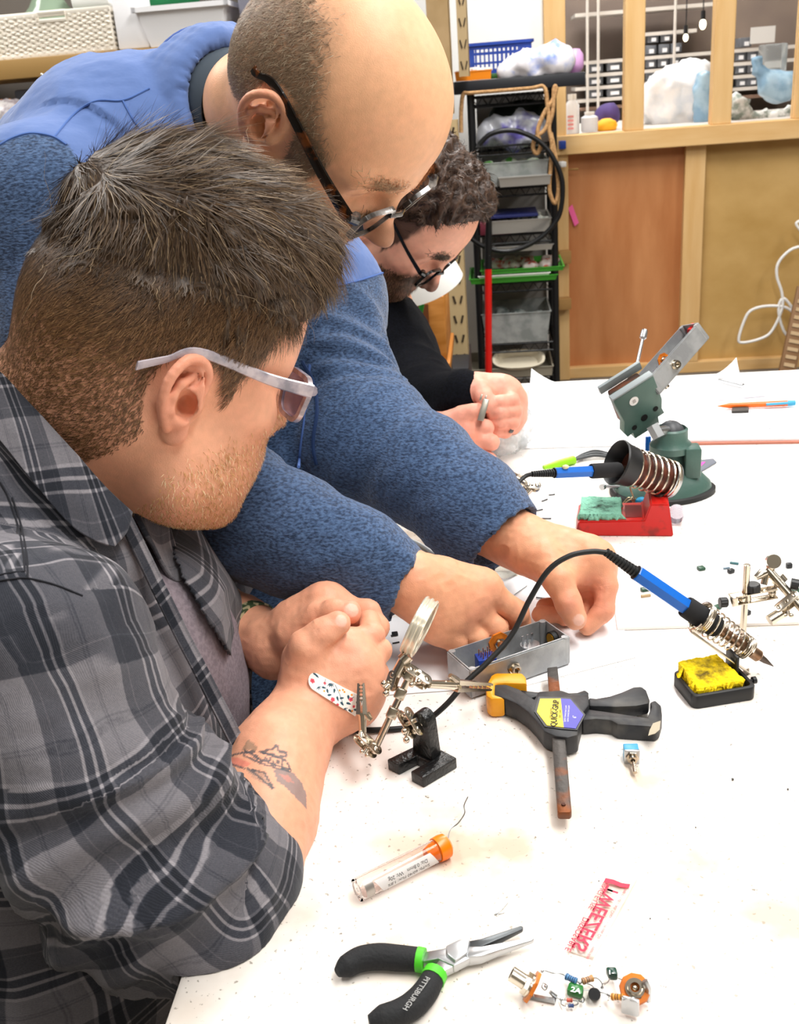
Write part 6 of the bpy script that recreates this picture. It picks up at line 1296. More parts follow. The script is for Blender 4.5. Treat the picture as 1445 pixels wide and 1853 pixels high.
mb = MB(); vprism(mb, Zc([(845, 255), (900, 262), (1000, 245), (1090, 215), (1180, 175), (1240, 172), (1275, 200), (1300, 270), (1290, 300), (1200, 318), (1050, 325), (850, 318)]), TZ+.004, TZ+.015, TZ+.015, .0015); mb.build('trigger_handle', M_DKP, cl)
mb = MB(); vprism(mb, Zc([(790, 400), (830, 355), (960, 372), (1280, 420), (1310, 340), (1300, 305), (1340, 288), (1385, 330), (1392, 400), (1370, 470), (1340, 490), (1060, 470), (1010, 440), (900, 430), (800, 440)]), TZ+.0003, TZ+.015, TZ+.015, .0015); gr = mb.build('grip_handle', M_DKP, cl)
mb = MB(); vprism(mb, Zc([(1325, 410), (1382, 390), (1375, 455), (1340, 485), (1290, 500), (1300, 460)]), TZ+.0152, TZ+.0156, TZ+.0156); child(mb.build('bare_patch', mat('bare_plastic', 'b3a892', .7), None, False), gr, PARLOC[cl.name])
mb = MB(); vprism(mb, Zc([(335, 180), (450, 195), (620, 205), (760, 200), (815, 180), (845, 200), (835, 240), (760, 245), (640, 225), (450, 230), (400, 245), (370, 215)]), TZ+.008, TZ+.014, TZ+.014, .001); mb.build('release_lever', M_DKP, cl)
mb = MB(); vprism(mb, Zc([(78, 200), (118, 120), (150, 98), (350, 98), (378, 130), (385, 180), (230, 176), (150, 175), (145, 262), (225, 290), (120, 295), (85, 270)]), TZ+.001, TZ+.020, TZ+.020, .002); mb.build('jaw_pad', mat('yellow_pad', 'f0a010', .45, c2='b87410', scale=50, lo=.6, hi=.8), cl)
hexl = [(505, 235), (640, 235), (705, 240), (795, 345), (745, 435), (700, 445), (640, 430), (540, 415), (470, 320)]; hexl = [(497, 238), (640, 236), (635, 428), (542, 414), (474, 325)]
mb = MB(); vprism(mb, Zl([(490, 226), (700, 232), (800, 345), (745, 448), (640, 440), (530, 424), (462, 325)]), TZ+.019, TZ+.0198, TZ+.0198); mb.build('label_frame', M_BP, cl, False)
mb = MB(); vprism(mb, Zl([(500, 238), (636, 237), (656, 428), (545, 414), (478, 325)]), TZ+.0198, TZ+.0202, TZ+.0202); lb = mb.build('label', mat('label_yellow', 'f7dc12', .45), cl, False); lb['label'] = 'yellow half of the hexagonal label'
mb = MB(); vprism(mb, Zl([(636, 237), (700, 241), (786, 345), (735, 436), (656, 428)]), TZ+.0198, TZ+.0202, TZ+.0202); lb2 = mb.build('label', mat('label_blue', '3b35a8', .45), cl, False); lb2['label'] = 'blue half of the hexagonal label'
g = lambda x, y: T(860+x/4.129, 1210+y/4.129, TZ+.0204); M_INK = mat('black_ink', '0a0a0a', .6); M_WI = mat('white_ink', 'f4f4f8', .6)
xd = g(610, 260)-g(595, 400); yd = g(560, 330)-g(610, 330)
child(text('QUICK-GRIP', g(594, 330), xd, yd, .0068, M_INK, None, bold=.03), lb, PARLOC[cl.name]); child(text('BAR CLAMP', g(632, 335), xd, yd, .0022, M_INK, None), lb, PARLOC[cl.name])
child(text('ONE-HANDED', g(563, 330), xd, yd, .0024, M_INK, None), lb, PARLOC[cl.name])
for k, x in enumerate((668, 690)): child(text('QUICK CHANGE BAR CLAMP', g(x+4, 335), xd, yd, .0018, M_WI, None), lb2, PARLOC[cl.name])
child(text('6"', g(740, 360), xd, yd, .0042, M_WI, None), lb2, PARLOC[cl.name])
# ---- soldering iron in the sponge stand (right)
ss = root('soldering_iron_stand', 'black sponge stand with a steel coil holding the nearer blue iron', 'soldering stand', T(1290, 1250))
f_l, f_c, f_r = T(1201, 1241), T(1253, 1285), T(1368, 1266); ux = norm(f_r-f_c); wx = np.linalg.norm(f_r-f_c); uy = norm((f_l-f_c)-ux*np.dot(f_l-f_c, ux)); wy = np.linalg.norm(f_l-f_c)*1.02; Rs = np.stack([ux, uy, EZ], 1); oc = (f_c+ux*wx/2+uy*wy/2)
def rloop(ins, z, r=.006, k=6):
    out = []
    for cx, cy, a0 in ((wx-ins-r, wy-ins-r, 0), (ins+r, wy-ins-r, 90), (ins+r, ins+r, 180), (wx-ins-r, ins+r, 270)):
        for j in range(k): t = radians(a0+90*j/(k-1)); out.append(f_c+ux*(cx+r*cos(t))+uy*(cy+r*sin(t))+EZ*z)
    return out
LP_ = [rloop(.0005, 0), rloop(0, .001), rloop(0, .0122), rloop(.0008, .013), rloop(.0032, .013, .004), rloop(.0036, .0122, .004), rloop(.0036, .004, .004)]; n_ = len(LP_[0])
mb = MB(); mb.add([p for l in LP_ for p in l], [(i*n_+j, i*n_+(j+1) % n_, (i+1)*n_+(j+1) % n_, (i+1)*n_+j) for i in range(len(LP_)-1) for j in range(n_)]+[tuple(range(n_))[::-1], tuple((len(LP_)-1)*n_+j for j in range(n_))]); mb.build('tray_base', mat('black_tray', '1a1b1d', .5), ss, ang=50)
mb = MB(); c = f_r+uy*.014+EZ*.010; mb.cyl(c-ux*.002, c+ux*.004, .0014, 8); mb.cyl(c+ux*.003, c+ux*.006, .0032, 12); mb.build('side_screw', M_BP, ss)
S = SDF(); sp = SDF(); pc = [P(1221, 1196, .915), P(1290, 1176, .925), P(1345, 1228, .895), P(1262, 1252, .872)]
N_ = 30; gx = np.linspace(0, 1, N_); Vt = np.array([[pc[0]*(1-a)*(1-b)+pc[1]*a*(1-b)+pc[2]*a*b+pc[3]*(1-a)*b for a in gx] for b in gx]).reshape(-1, 3)
def sponge(name, pc, thick, colA, colB, parent, seed=0, label=None, tag_=None):
    N_ = 46; gx = np.linspace(0, 1, N_); V, Q = [], []
    nrm_ = norm(np.cross(pc[1]-pc[0], pc[3]-pc[0])); nrm_ = nrm_*np.sign(nrm_[2])
    G = np.array([[pc[0]*(1-a)*(1-b)+pc[1]*a*(1-b)+pc[2]*a*b+pc[3]*(1-a)*b for a in gx] for b in gx]).reshape(-1, 3); i = np.arange(N_-1)[:, None]*N_; j = np.arange(N_-1)[None]
    Q = np.stack([i+j, i+j+1, i+N_+j+1, i+N_+j], -1).reshape(-1, 4); n_ = vnormals(G, Q)
    if (n_@nrm_).sum() < 0: Q = Q[:, ::-1]
    G = G+nrm_*(ridged(G*260+seed, 2)*.0007+fbm(G*60+seed, 2)*.0007)[:, None]; cen = G.mean(0); e = np.minimum.reduce([np.tile(gx, N_), 1-np.tile(gx, N_), np.repeat(gx, N_), 1-np.repeat(gx, N_)]); G = G+(G-cen)*(e < .03)[:, None]*(fbm(G*150, 1)*.004)[:, None]
    G, Q = thicken(G, Q, thick)[:2]; G = G+(fbm(G*400, 2)*.0002)[:, None]
    m, nt, b = newmat(name+'_foam'); Ln = nt.links.new; tc = nt.nodes.new('ShaderNodeTexCoord'); n = nt.nodes.new('ShaderNodeTexNoise'); n.inputs['Scale'].default_value = 130; n.inputs['Detail'].default_value = 5; Ln(tc.outputs['Object'], n.inputs['Vector'])
    d = nt.nodes.new('ShaderNodeVectorMath'); d.operation = 'DISTANCE'; d.inputs[1].default_value = tuple(cen-PARLOC[parent.name]); Ln(tc.outputs['Object'], d.inputs[0]); mr = nt.nodes.new('ShaderNodeMapRange'); mr.inputs[1].default_value = .026; mr.inputs[2].default_value = .004; mr.inputs[3].default_value = -.22; mr.inputs[4].default_value = .16; Ln(d.outputs['Value'], mr.inputs[0])
    ad = nt.nodes.new('ShaderNodeMath'); Ln(n.outputs[0], ad.inputs[0]); Ln(mr.outputs[0], ad.inputs[1]); r = nt.nodes.new('ShaderNodeValToRGB'); r.color_ramp.elements[0].position = .42; r.color_ramp.elements[0].color = lin(colA); r.color_ramp.elements[1].position = .78; r.color_ramp.elements[1].color = lin(colB); Ln(ad.outputs[0], r.inputs[0]); Ln(r.outputs[0], b.inputs['Base Color']); b.inputs['Roughness'].default_value = .9
    bp = nt.nodes.new('ShaderNodeBump'); bp.inputs['Strength'].default_value = .8; bp.inputs['Distance'].default_value = .001; vo = nt.nodes.new('ShaderNodeTexVoronoi'); vo.inputs['Scale'].default_value = 420; Ln(tc.outputs['Object'], vo.inputs['Vector']); Ln(vo.outputs[0], bp.inputs['Height']); Ln(bp.outputs[0], b.inputs['Normal'])
    o = rawmesh(name, G, Q, m, parent); return o
pc = [f_c+ux*a+uy*b+EZ*z for a, b, z in ((.0035, wy-.004, .024), (wx-.018, wy-.003, .024), (wx-.008, .006, .017), (.006, .0045, .017))]; sponge('sponge', pc, .011, 'f5d400', '3a2408', ss)
ia, ib = P(1096, 999, .868), P(1399, 1206, .893); idr = norm(ib-ia); ilen = np.linalg.norm(ib-ia); ip = lambda t: ia+(ib-ia)*t
def tat(x): return (x-1096)/(1399-1096)
def coil(mb, a, b, r0, r1, turns, wire=.0010, tight=4, pitch=.0019):
    ax = norm(b-a); L_ = np.linalg.norm(b-a); e1 = norm(np.cross(ax, (0, 0, 1))); e2 = np.cross(ax, e1); pts = []; n_ = 22; tt = tight*2+turns; z = 0
    loose = (L_-tight*2*pitch)/turns
    for k in range(int(tt*n_)):
        tn = k/n_; dz = pitch if (tn < tight or tn > tight+turns) else loose; z += dz/n_; r_ = r0+(r1-r0)*z/L_; pts.append(a+ax*z+(e1*cos(2*pi*tn)+e2*sin(2*pi*tn))*r_)
    return mb.tube(pts, wire, 6)
mb = MB(); coil(mb, ip(tat(1262)), ip(tat(1352)), .0140, .0098, 7, .0009, 4, .0018); mb.build('steel_coil', M_CH, ss)
mb = MB(); r1, r2, r3 = P(1250, 1143, .872), P(1353, 1216, .884), P(1356, 1250, .905); r3 = f_c+ux*(wx-.004)+uy*(.030)+EZ*.004; sd = norm(np.cross(r2-r1, D(.3, -1, .3)))
for a, b in ((r1, r2), (r2, r3)): x_ = norm(b-a); y_ = norm(sd-x_*np.dot(sd, x_)); mb.box((a+b)/2, (np.linalg.norm(b-a)+.002, .008, .0014), np.stack([x_, y_, np.cross(x_, y_)], 1), .0004)
mb.build('support_bar', mat('pale_steel', 'd6cdbc', .3, .9), ss)
mb = MB(); mb.box((r3+EZ*.012-ux*.004), (.003, .020, .030), Rs, .001); mb.build('bracket', M_BP, ss)
ir = root('soldering_iron', 'blue handled soldering iron resting in the coil of the nearer stand', 'soldering iron', ip(.5))
def iron(rt, ip_, tt, rr, hexa=True):
    """tt: relief0, handle0, foam0, barrel0, cone0, tip"""
    mb = MB(); prf = []; n_ = 10
    for k in range(n_): a = tt[0]+(tt[1]-tt[0])*k/n_; b_ = tt[0]+(tt[1]-tt[0])*(k+.55)/n_; c_ = tt[0]+(tt[1]-tt[0])*(k+.6)/n_; r_ = rr*(.50+.22*k/n_); prf += [(a, r_), (b_, r_), (c_, r_*.80), (tt[0]+(tt[1]-tt[0])*(k+.98)/n_, r_*.80)]
    ax = norm(ip_(1)-ip_(0)); mb.rings([(ip_(a), r_) for a, r_ in prf]+[(ip_(tt[1]), rr*.9), (ip_(tt[1]+.004), rr*.9)], ax, 16); mb.build('strain_relief', M_BLKC, rt)
    mb = MB(); mb.rings([(ip_(tt[1]), rr*.86), (ip_(tt[1]+.01), rr), (ip_(tt[2]), rr*1.04)], ax, 6 if hexa else 20); mb.build('handle', M_BLUH, rt, ang=20)
    mb = MB(); mb.rings([(ip_(tt[2]-.01), rr*1.22), (ip_(tt[2]), rr*1.30), (ip_(tt[3]-.02), rr*1.34), (ip_(tt[3]), rr*1.15)], ax, 24); mb.build('foam_grip', M_FOAM, rt)
    mb = MB(); mb.rings([(ip_(tt[3]-.03), rr*.62), (ip_(tt[4]-.06), rr*.62), (ip_(tt[4]-.055), rr*.74), (ip_(tt[4]-.01), rr*.74), (ip_(tt[4]), rr*.50)], ax, 20); mb.build('heater_barrel', mat('heat_tinted_steel', '8a6a52', .35, .9, c2='b09a84', scale=60), rt)
    mb = MB(); mb.rings([(ip_(tt[4]-.002), rr*.44), (ip_(tt[4]+.03), rr*.36), (ip_(.992), rr*.09), (ip_(1.0), rr*.04)], ax, 16); mb.build('tip', mat('dark_tip', '5a504a', .4, .8), rt)
iron(ir, ip, (0, tat(1148), tat(1240), tat(1296), tat(1374)), .0074)
cb = [ip(.005), P(1070, 998, .868), P(1030, 1006, .866), P(992, 1032, .866), P(958, 1085, .868), P(925, 1150, .866), P(880, 1200, .860), P(842, 1235, .855), P(810, 1272, .850), P(778, 1300, .852), T(752, 1314, TZ+.003), T(700, 1320, TZ+.003), T(630, 1321, TZ+.003), T(560, 1318, TZ+.003)]
mb = MB(); mb.tube(spline(cb, 8), .0024, 10); tag(mb.build('electric_cable', M_BLKC), 'black cable arching from the nearer soldering iron over the enclosure', 'cable')
# ---- third hand at the right edge
t2 = root('helping_hand', 'nickel third hand with black knobs on the white board at the right edge', 'soldering stand', T(1342, 1160)); g0 = T(1342, 1165); hgt = .082
pz = lambda x, y, d=.965: P(x, y, d)
mb = MB(); mb.cyl(g0+EZ*.004, g0+EZ*hgt, .0031, 16, bev=.0006); mb.build('post', M_CH, t2); mb = MB(); mb.cyl(g0, g0+EZ*.006, .010, 24, bev=.001); mb.build('base', M_CI, t2)
dpt = float((g0+EZ*.05-CAM)@_fw)
a, b = P(1322, 1086, dpt), P(1404, 1071, dpt); 
for sg in (-1, 1):
    pass
mb = MB(); x_ = norm(b-a); z_ = norm(EZ-x_*np.dot(EZ, x_)); y_ = np.cross(z_, x_); Rj = np.stack([x_, y_, z_], 1)
for dz in (-.0042, .0042): mb.box((a+b)/2+z_*dz, (np.linalg.norm(b-a), .009, .0012), Rj, .0004)
mb.cyl((a+b)/2-z_*.004-x_*.006, (a+b)/2+z_*.004-x_*.006, .0035, 12); mb.sphere(b-x_*.004, .0040, 12); mb.sphere(a+x_*.010, .0042, 12); mb.box(a+x_*.002, (.006, .011, .0095), Rj, .001); mb.build('arm_clamp', M_CH, t2)
for c, axx, r_ in ((P(1308, 1090, dpt), norm(x_*.95-z_*.1), .0048), (P(1371, 1068, dpt-.004), z_, .0068)):
    mb = MB(); c0 = c if r_ < .006 else (a+b)/2+z_*.0055-x_*.0005; pr2 = []; n_ = 28; V = []
    for h_, rr_ in ((0, .9), (.0006, 1), (.0062, 1), (.0072, .86)):
        e1 = norm(np.cross(axx, (.3, .2, .9))); e2 = np.cross(axx, e1)
        for j in range(n_): V.append(c0+axx*(h_-(.0035 if r_ < .006 else 0))+(e1*cos(2*pi*j/n_)+e2*sin(2*pi*j/n_))*r_*rr_*(1 if j % 2 else .93))
    mb.add(V, [(i*n_+j, i*n_+(j+1) % n_, (i+1)*n_+(j+1) % n_, (i+1)*n_+j) for i in range(3) for j in range(n_)]+[tuple(range(n_))[::-1], tuple(3*n_+j for j in range(n_))]); mb.build('knob', M_BP, t2, ang=25)
d2 = dpt+.004; mb = MB(); mb.cyl(P(1398, 1074, d2), P(1405, 1050, d2), .0018, 10); mb.cyl(P(1388, 1030, d2), P(1442, 1092, d2-.01), .0040, 14); mb.cyl(P(1405, 1046, d2), P(1414, 1056, d2-.001), .0068, 16); mb.build('cross_arm', M_CH, t2)
mb = MB(); mb.cyl(P(1396, 1016, d2+.002), P(1400, 1016, d2-.006), .0065, 20); mb.sphere(P(1394, 1026, d2), .0045, 12); mb.tube([P(1392, 1034, d2), P(1378, 1038, d2), P(1366, 1046, d2-.002)], [.003, .0045, .0025], 10); mb.cyl(P(1386, 1038, d2), P(1381, 1058, d2), .0032, 12); mb.build('wing_screw', M_CH, t2)
mb = MB(); c0 = P(1430, 1056, d2-.006); mb.rings([(c0, .0052), (c0+norm(D(1, .2, .3))*.007, .0052)], D(1, .2, .3), 14); mb.build('knob', M_BP, t2, ang=20)
mb = MB(); plate_pair(mb, P(1424, 1092, d2-.010), D(38, -30, 0), D(-.3, -.6, .7), .026, .0085, .0045); mb.cyl(P(1391, 1123, d2-.012), P(1412, 1110, d2-.011), .0050, 14); wing(mb, P(1424, 1106, d2-.012), D(.0, .9, .3), D(1, 0, 0), .003); mb.build('clip_joint', M_CH, t2)
mb = MB(); mb.cyl(P(1440, 1090, d2-.012), P(1475, 1128, d2-.02), .0040, 12); mb.build('cross_arm', M_CH, t2)
# ---- boards and papers
def slab(name, lab, cat, pl, h, m, z=TZ+.0003, bev=0): mb = MB(); q_ = [T(x, y, z)[:2] for x, y in pl]; a_ = sum(q_[i][0]*q_[(i+1) % len(q_)][1]-q_[(i+1) % len(q_)][0]*q_[i][1] for i in range(len(q_))); mb.prism(q_ if a_ > 0 else q_[::-1], h, (0, 0, z), None, bev); return tag(mb.build(name, m, None, False), lab, cat)
M_PAP = mat('white_paper', 'f6f6f8', .7, c2='ecedf0', scale=9); M_PAP2 = mat('paper_drawing', 'f3f3f5', .7)
slab('white_board', 'thin white board with a bare front edge under the nickel third hand', 'board', [(1116, 1141), (1500, 1129), (1470, 985), (1098, 992)], .0035, mat('white_board', 'f7f6f4', .35), bev=.0006)
slab('paper_sheet', 'paper sheet lying under the reaching hands behind the enclosure', 'paper', [(905, 1045), (1085, 1035), (1150, 1190), (935, 1245)], .0004, M_PAP); slab('paper_sheet', 'paper sheet lying behind the magnifier under the resting fist', 'paper', [(640, 1120), (830, 1115), (880, 1245), (640, 1262)], .0004, M_PAP, TZ+.0008)
def paper(name, lab, pl, curl, n=14, lift=.02, z=TZ+.0012, m=M_PAP, thick=.0004):
    """pl: 4 corner pixels (a,b,c,d) ; curl: corner index lifted"""
    c = [T(x, y, z) for x, y in pl]; cc = [(0, 0), (1, 0), (1, 1), (0, 1)][curl] if curl is not None else None; G = []
    for i in range(n):
        for j in range(n):
            a, b = j/(n-1), i/(n-1); p = c[0]*(1-a)*(1-b)+c[1]*a*(1-b)+c[2]*a*b+c[3]*(1-a)*b
            if cc: dd = max(0, 1-(abs(a-cc[0])+abs(b-cc[1]))/.55); p = p+EZ*lift*dd**2
            G.append(p)
    G = np.array(G); i = np.arange(n-1)[:, None]*n; j = np.arange(n-1)[None]; Q = np.stack([i+j, i+j+1, i+n+j+1, i+n+j], -1).reshape(-1, 4)
    if vnormals(G, Q)[:, 2].sum() < 0: Q = Q[:, ::-1]
    G, Q = thicken(G, Q, thick)[:2]; G[:, 2] = np.maximum(G[:, 2], TZ+.0003); return tag(rawmesh(name, G, Q, m), lab, 'paper')
p1_ = paper('paper_sheet', 'large sheet of paper with one corner curling up near the black sweater cuffs', [(962, 702), (1110, 694), (1150, 806), (938, 812)], 0, lift=.035); paper('paper_sheet', 'sheet of paper half under the vise at the back', [(1085, 720), (1215, 712), (1235, 800), (1085, 806)], None, z=TZ+.0009)
paper('paper_sheet', 'sheet with a curled corner at the back right beside the metal tool', [(1235, 684), (1330, 678), (1362, 716), (1262, 722)], 1, lift=.03, z=TZ+.006); 
sk = root('drawing_stack', 'stack of printed drawings at the back right with a brown edge below', 'papers', T(1340, 780)); mb = MB(); 
for k, (pl, z0, h, m, nm) in enumerate([([(1228, 806), (1500, 802), (1480, 700), (1215, 706)], TZ+.0003, .003, mat('brown_folder', 'b5705c', .6), 'folder'), ([(1216, 800), (1500, 796), (1470, 690), (1205, 696)], TZ+.0034, .0030, M_PAP2, 'paper_pile')]):
    mb = MB(); q_ = [T(x, y, z0)[:2] for x, y in pl][::-1]; a_ = sum(q_[i][0]*q_[(i+1) % 4][1]-q_[(i+1) % 4][0]*q_[i][1] for i in range(4)); mb.prism(q_ if a_ > 0 else q_[::-1], h, (0, 0, z0)); mb.build(nm, m, sk, False)
M_LINE = mat('printed_line', '9a9aa2', .7)
def tline(pl, w, z, name, m, parent, h=.0002):
    mb = MB(); 
    for (a, b) in zip(pl[:-1], pl[1:]):
        A, B = T(*a, z), T(*b, z); d = norm(B-A); s = np.cross(EZ, d)*w/2; mb.add([A-s, B-s, B+s, A+s, A-s+EZ*h, B-s+EZ*h, B+s+EZ*h, A+s+EZ*h], [(3, 2, 1, 0), (4, 5, 6, 7), (0, 1, 5, 4), (1, 2, 6, 5), (2, 3, 7, 6), (3, 0, 4, 7)])
    return mb.build(name, m, parent, False)
for pl in ([(1250, 790), (1445, 786)], [(1268, 780), (1300, 779)], [(1320, 778), (1345, 777)], [(1372, 776), (1420, 774)], [(1358, 770), (1372, 769)], [(1330, 788), (1380, 787)], [(1392, 770), (1392, 780)], [(1290, 784), (1310, 783)], [(1400, 690), (1420, 700), (1418, 712)], [(1400, 682), (1470, 678)]): tline(pl, .0012, TZ+.0066, 'printed_line', M_LINE, sk)
slab('eraser', 'small dark grey eraser stick on the drawings below the orange pencil', 'eraser', [(1323, 748), (1354, 747), (1354, 741), (1324, 741)], .004, mat('dark_eraser', '3a3632', .6), TZ+.0067, .0006)
def lying(a, b, r, z): return T(*a, z), T(*b, z)
pn = root('mechanical_pencil', 'orange mechanical pencil with light blue clip on the drawings', 'pencil', T(1365, 732, TZ+.012)); a, b = T(1297, 735, TZ+.0125), T(1438, 729, TZ+.0125); f = lambda t: a+(b-a)*t; mb = MB(); mb.rings([(f(0), .0006), (f(.07), .0022), (f(.16), .0042), (f(.90), .0044)], b-a, 16); mb.build('barrel', mat('orange_barrel', 'f06a14', .35), pn)
mb = MB(); mb.rings([(f(.90), .0044), (f(1), .004)], b-a, 16); mb.cyl(f(.62)+EZ*.001-EN*.005, f(.92)+EZ*.002-EN*.005, .0022, 10); mb.build('clip_cap', mat('light_blue_plastic', '3f9fc4', .4), pn)
mb = MB(); a, b = T(1300, 686, TZ+.012), T(1345, 697, TZ+.012); mb.box((a+b)/2, (np.linalg.norm(b-a), .007, .004), frame(b-a), .0015); tag(mb.build('metal_tool', M_ST), 'small silver blade tool on the curled sheet at the back right', 'tool')
mb = MB(); a, b = T(1300, 722, TZ+.012), T(1385, 714, TZ+.012); mb.cyl(a, b, .0035, 14); tag(mb.build('clear_tube', mat('clear_tube', 'e0e0ec', .05, trans=.8, ior=1.2)), 'clear plastic tube lying above the orange pencil', 'tube')
# clear bag by the far hands
S = SDF(); 
for x, y, d, r in [(915, 775, 1.49, .022), (930, 765, 1.51, .020), (925, 790, 1.47, .022), (905, 795, 1.46, .018), (938, 750, 1.55, .014)]: S.ell(P(x, y, d), (r, r, r*.6), .03)
v, q_ = mesh_sdf(S, h=.003); v = v+vnormals(v, q_)*(ridged(v*70)*.005)[:, None]; v[:, 2] = np.maximum(v[:, 2], TZ+.0006); tag(rawmesh('plastic_bag', v, q_, mat('crumpled_clear', 'eef0f2', .12, c2='b9bec0', scale=40, alpha=.45)), 'crumpled clear bag on the bench beside the far hands', 'bag')
mb = MB(); c = P(874, 742, 1.375); mb.box(c, (.0085, .006, .030), np.stack([norm(D(1, .2, 0)), norm(D(0, 0, 1)), norm(D(.28, -1, 0))], 1)@np.diag([1, 1, 1]), .0008); 
for sg in (-1, 1): mb.box(c+D(.28*sg*0, -1, 0)*.0165+D(1, .2, 0)*.003*sg, (.0025, .004, .008), np.stack([norm(D(1, .2, 0)), norm(D(0, 0, 1)), norm(D(.28, -1, 0))], 1), .0004)
tag(mb.build('metal_connector', mat('dull_metal', 'b9b4a8', .35, .8)), 'small forked metal connector held by the bearded person', 'connector')
# ---- red stand with second iron
rs = root('soldering_iron_stand', 'red sponge stand with a wide coil at the back of the bench', 'soldering stand', T(1130, 968)); a, b = T(1041, 970), T(1218, 971); ux = norm(b-a); wx = np.linalg.norm(b-a); uy = np.cross(EZ, ux); o = a; q3 = lambda x, y, z: o+ux*x+uy*y+EZ*z
mb = MB(); dp = .056; f_ = lambda x, z, i: q3(x, i, z); prof = [(0, 0), (wx, 0), (wx-.006, .040), (wx*.76, .040), (wx*.70, .020), (.003, .018)]
V = [q3(x, 0, z) for x, z in prof]+[q3(x, dp, z) for x, z in prof]; bm = bmesh.new(); vs_ = [bm.verts.new(p) for p in V]; n_ = 6; bm.faces.new(vs_[:6][::-1]); bm.faces.new(vs_[6:]); [bm.faces.new([vs_[j], vs_[(j+1) % 6], vs_[6+(j+1) % 6], vs_[6+j]]) for j in range(6)]; bmesh.ops.recalc_face_normals(bm, faces=bm.faces[:]); bmesh.ops.bevel(bm, geom=bm.edges[:], offset=.0014, segments=2, affect='EDGES'); mb.frombm(bm); M_REDP = mat('red_enamel', 'c91a14', .4, c2='8f1d10', scale=45, lo=.58, hi=.7); mb.build('stand_body', M_REDP, rs)
mb = MB(); mb.box(q3(wx*.60, dp*.5, .0195), (wx*.17, dp*.66, .0012), np.stack([ux, uy, EZ], 1)); mb.build('well', mat('dark_red_well', '7a1510', .6), rs, False)
sponge('sponge', [q3(.006, dp-.006, .029), q3(wx*.47, dp-.006, .029), q3(wx*.47, .004, .026), q3(.005, .004, .026)], .010, '86c4aa', '33483a', rs, 4)
ca, cb_ = P(1132, 842, 1.175), P(1212, 868, 1.195); mb = MB(); coil(mb, ca, cb_, .0225, .0215, 6, .0013, 1.5, .0026); mb.build('steel_coil', M_CH, rs)
mb = MB(); ax = norm(cb_-ca); mb.rings([(ca+ax*.004, .0190), (cb_-ax*.002, .0185), (cb_-ax*.002, .0175), (ca+ax*.004, .018)], ax, 28, False); mb.build('inner_sleeve', mat('brown_sleeve', '3d1c14', .4, c2='6a3828', scale=50), rs); mb = MB(); mb.rings([(cb_-ax*.005, .0222), (cb_+ax*.003, .0215), (cb_+ax*.003, .017), (cb_-ax*.005, .017)], ax, 28, False); mb.build('end_ring', M_ST, rs)
mb = MB(); mb.rings([(ca+ax*.008, .0232), (ca-ax*.004, .0245), (ca-ax*.012, .0270), (ca-ax*.014, .0262), (ca-ax*.006, .0215), (ca+ax*.006, .018)], ax, 36, False); mb.build('funnel_mouth', M_BP, rs)
mb = MB(); mb.tube(spline([q3(wx*.86, dp*.5, .040), q3(wx*.86, dp*.5, .052), P(1180, 886, 1.19), P(1140, 862, 1.19), P(1128, 856, 1.19)], 5), .0024, 10); mb.build('bent_rod', M_ST, rs)
mb = MB(); mb.cyl(q3(wx*.86, dp*.5, .039), q3(wx*.86, dp*.5, .043), .006, 16); mb.build('rod_nut', M_RUST, rs)
ir2 = root('soldering_iron', 'blue handled soldering iron resting in the red stand at the back', 'soldering iron', P(1050, 850, 1.15)); ja, jb = P(962, 858, 1.13), P(1205, 866, 1.19); jt = lambda t: ja+(jb-ja)*t; tx = lambda x: (x-962)/(1205-962)
jm = P(1120, 850, 1.165); jb = ja+(jm-ja)*(243/158); iron(ir2, jt, (0, tx(1001), tx(1070), tx(1122), .93), .0066); 
mb = MB(); mb.sphere(jt(tx(1020))+D(0, -.006, .006), (.004, .0025, .0025)); mb.build('solder_blob', mat('cream_blob', 'efe6b0', .4), ir2)
mb = MB(); mb.tube(spline([ja, P(950, 862, 1.13), P(935, 876, 1.125), P(905, 905, 1.12), P(880, 925, 1.14)], 6), .0024, 8); tag(mb.build('electric_cable', M_BLKC), 'short black cable from the back soldering iron going behind the blue cuff', 'cable')
# ---- vise
vz = root('bench_vise', 'green suction base vise gripping a tilted grey enclosure at the back', 'vise', T(1193, 888)); M_VG = mat('green_enamel', '4d6b62', .4, c2='425e56', scale=14, bump=.15, bscale=200); c0 = T(1193, 890)
mb = MB(); n_ = 40; V = []
for z, k in ((0, 1.0), (.006, 1.0), (.008, .96)):
    for j in range(n_): a = 2*pi*j/n_; V.append(c0+EX*.066*k*cos(a)*(1+.05*cos(3*a))+EN*.050*k*sin(a)+EZ*z)
mb.add(V, [(i*n_+j, i*n_+(j+1) % n_, (i+1)*n_+(j+1) % n_, (i+1)*n_+j) for i in range(2) for j in range(n_)]+[tuple(range(n_))[::-1], tuple(2*n_+j for j in range(n_))]); mb.build('suction_pad', M_BLKC, vz)
mb = MB(); V = []; L_ = [(.008, .93, 0), (.014, .90, 0), (.024, .70, .004), (.036, .44, .008), (.046, .34, .010), (.060, .30, .012), (.064, .27, .012)]
for z, k, sx in L_:
    for j in range(n_): a = 2*pi*j/n_; sq = 1+.10*cos(4*a)*(k < .5); V.append(c0+EX*(.066*k*cos(a)*sq*(1+.05*cos(3*a))+sx)+EN*.052*k*sin(a)*sq+EZ*z)
mb.add(V, [(i*n_+j, i*n_+(j+1) % n_, (i+1)*n_+(j+1) % n_, (i+1)*n_+j) for i in range(len(L_)-1) for j in range(n_)]+[tuple((len(L_)-1)*n_+j for j in range(n_))]); mb.build('base', M_VG, vz, ang=50)
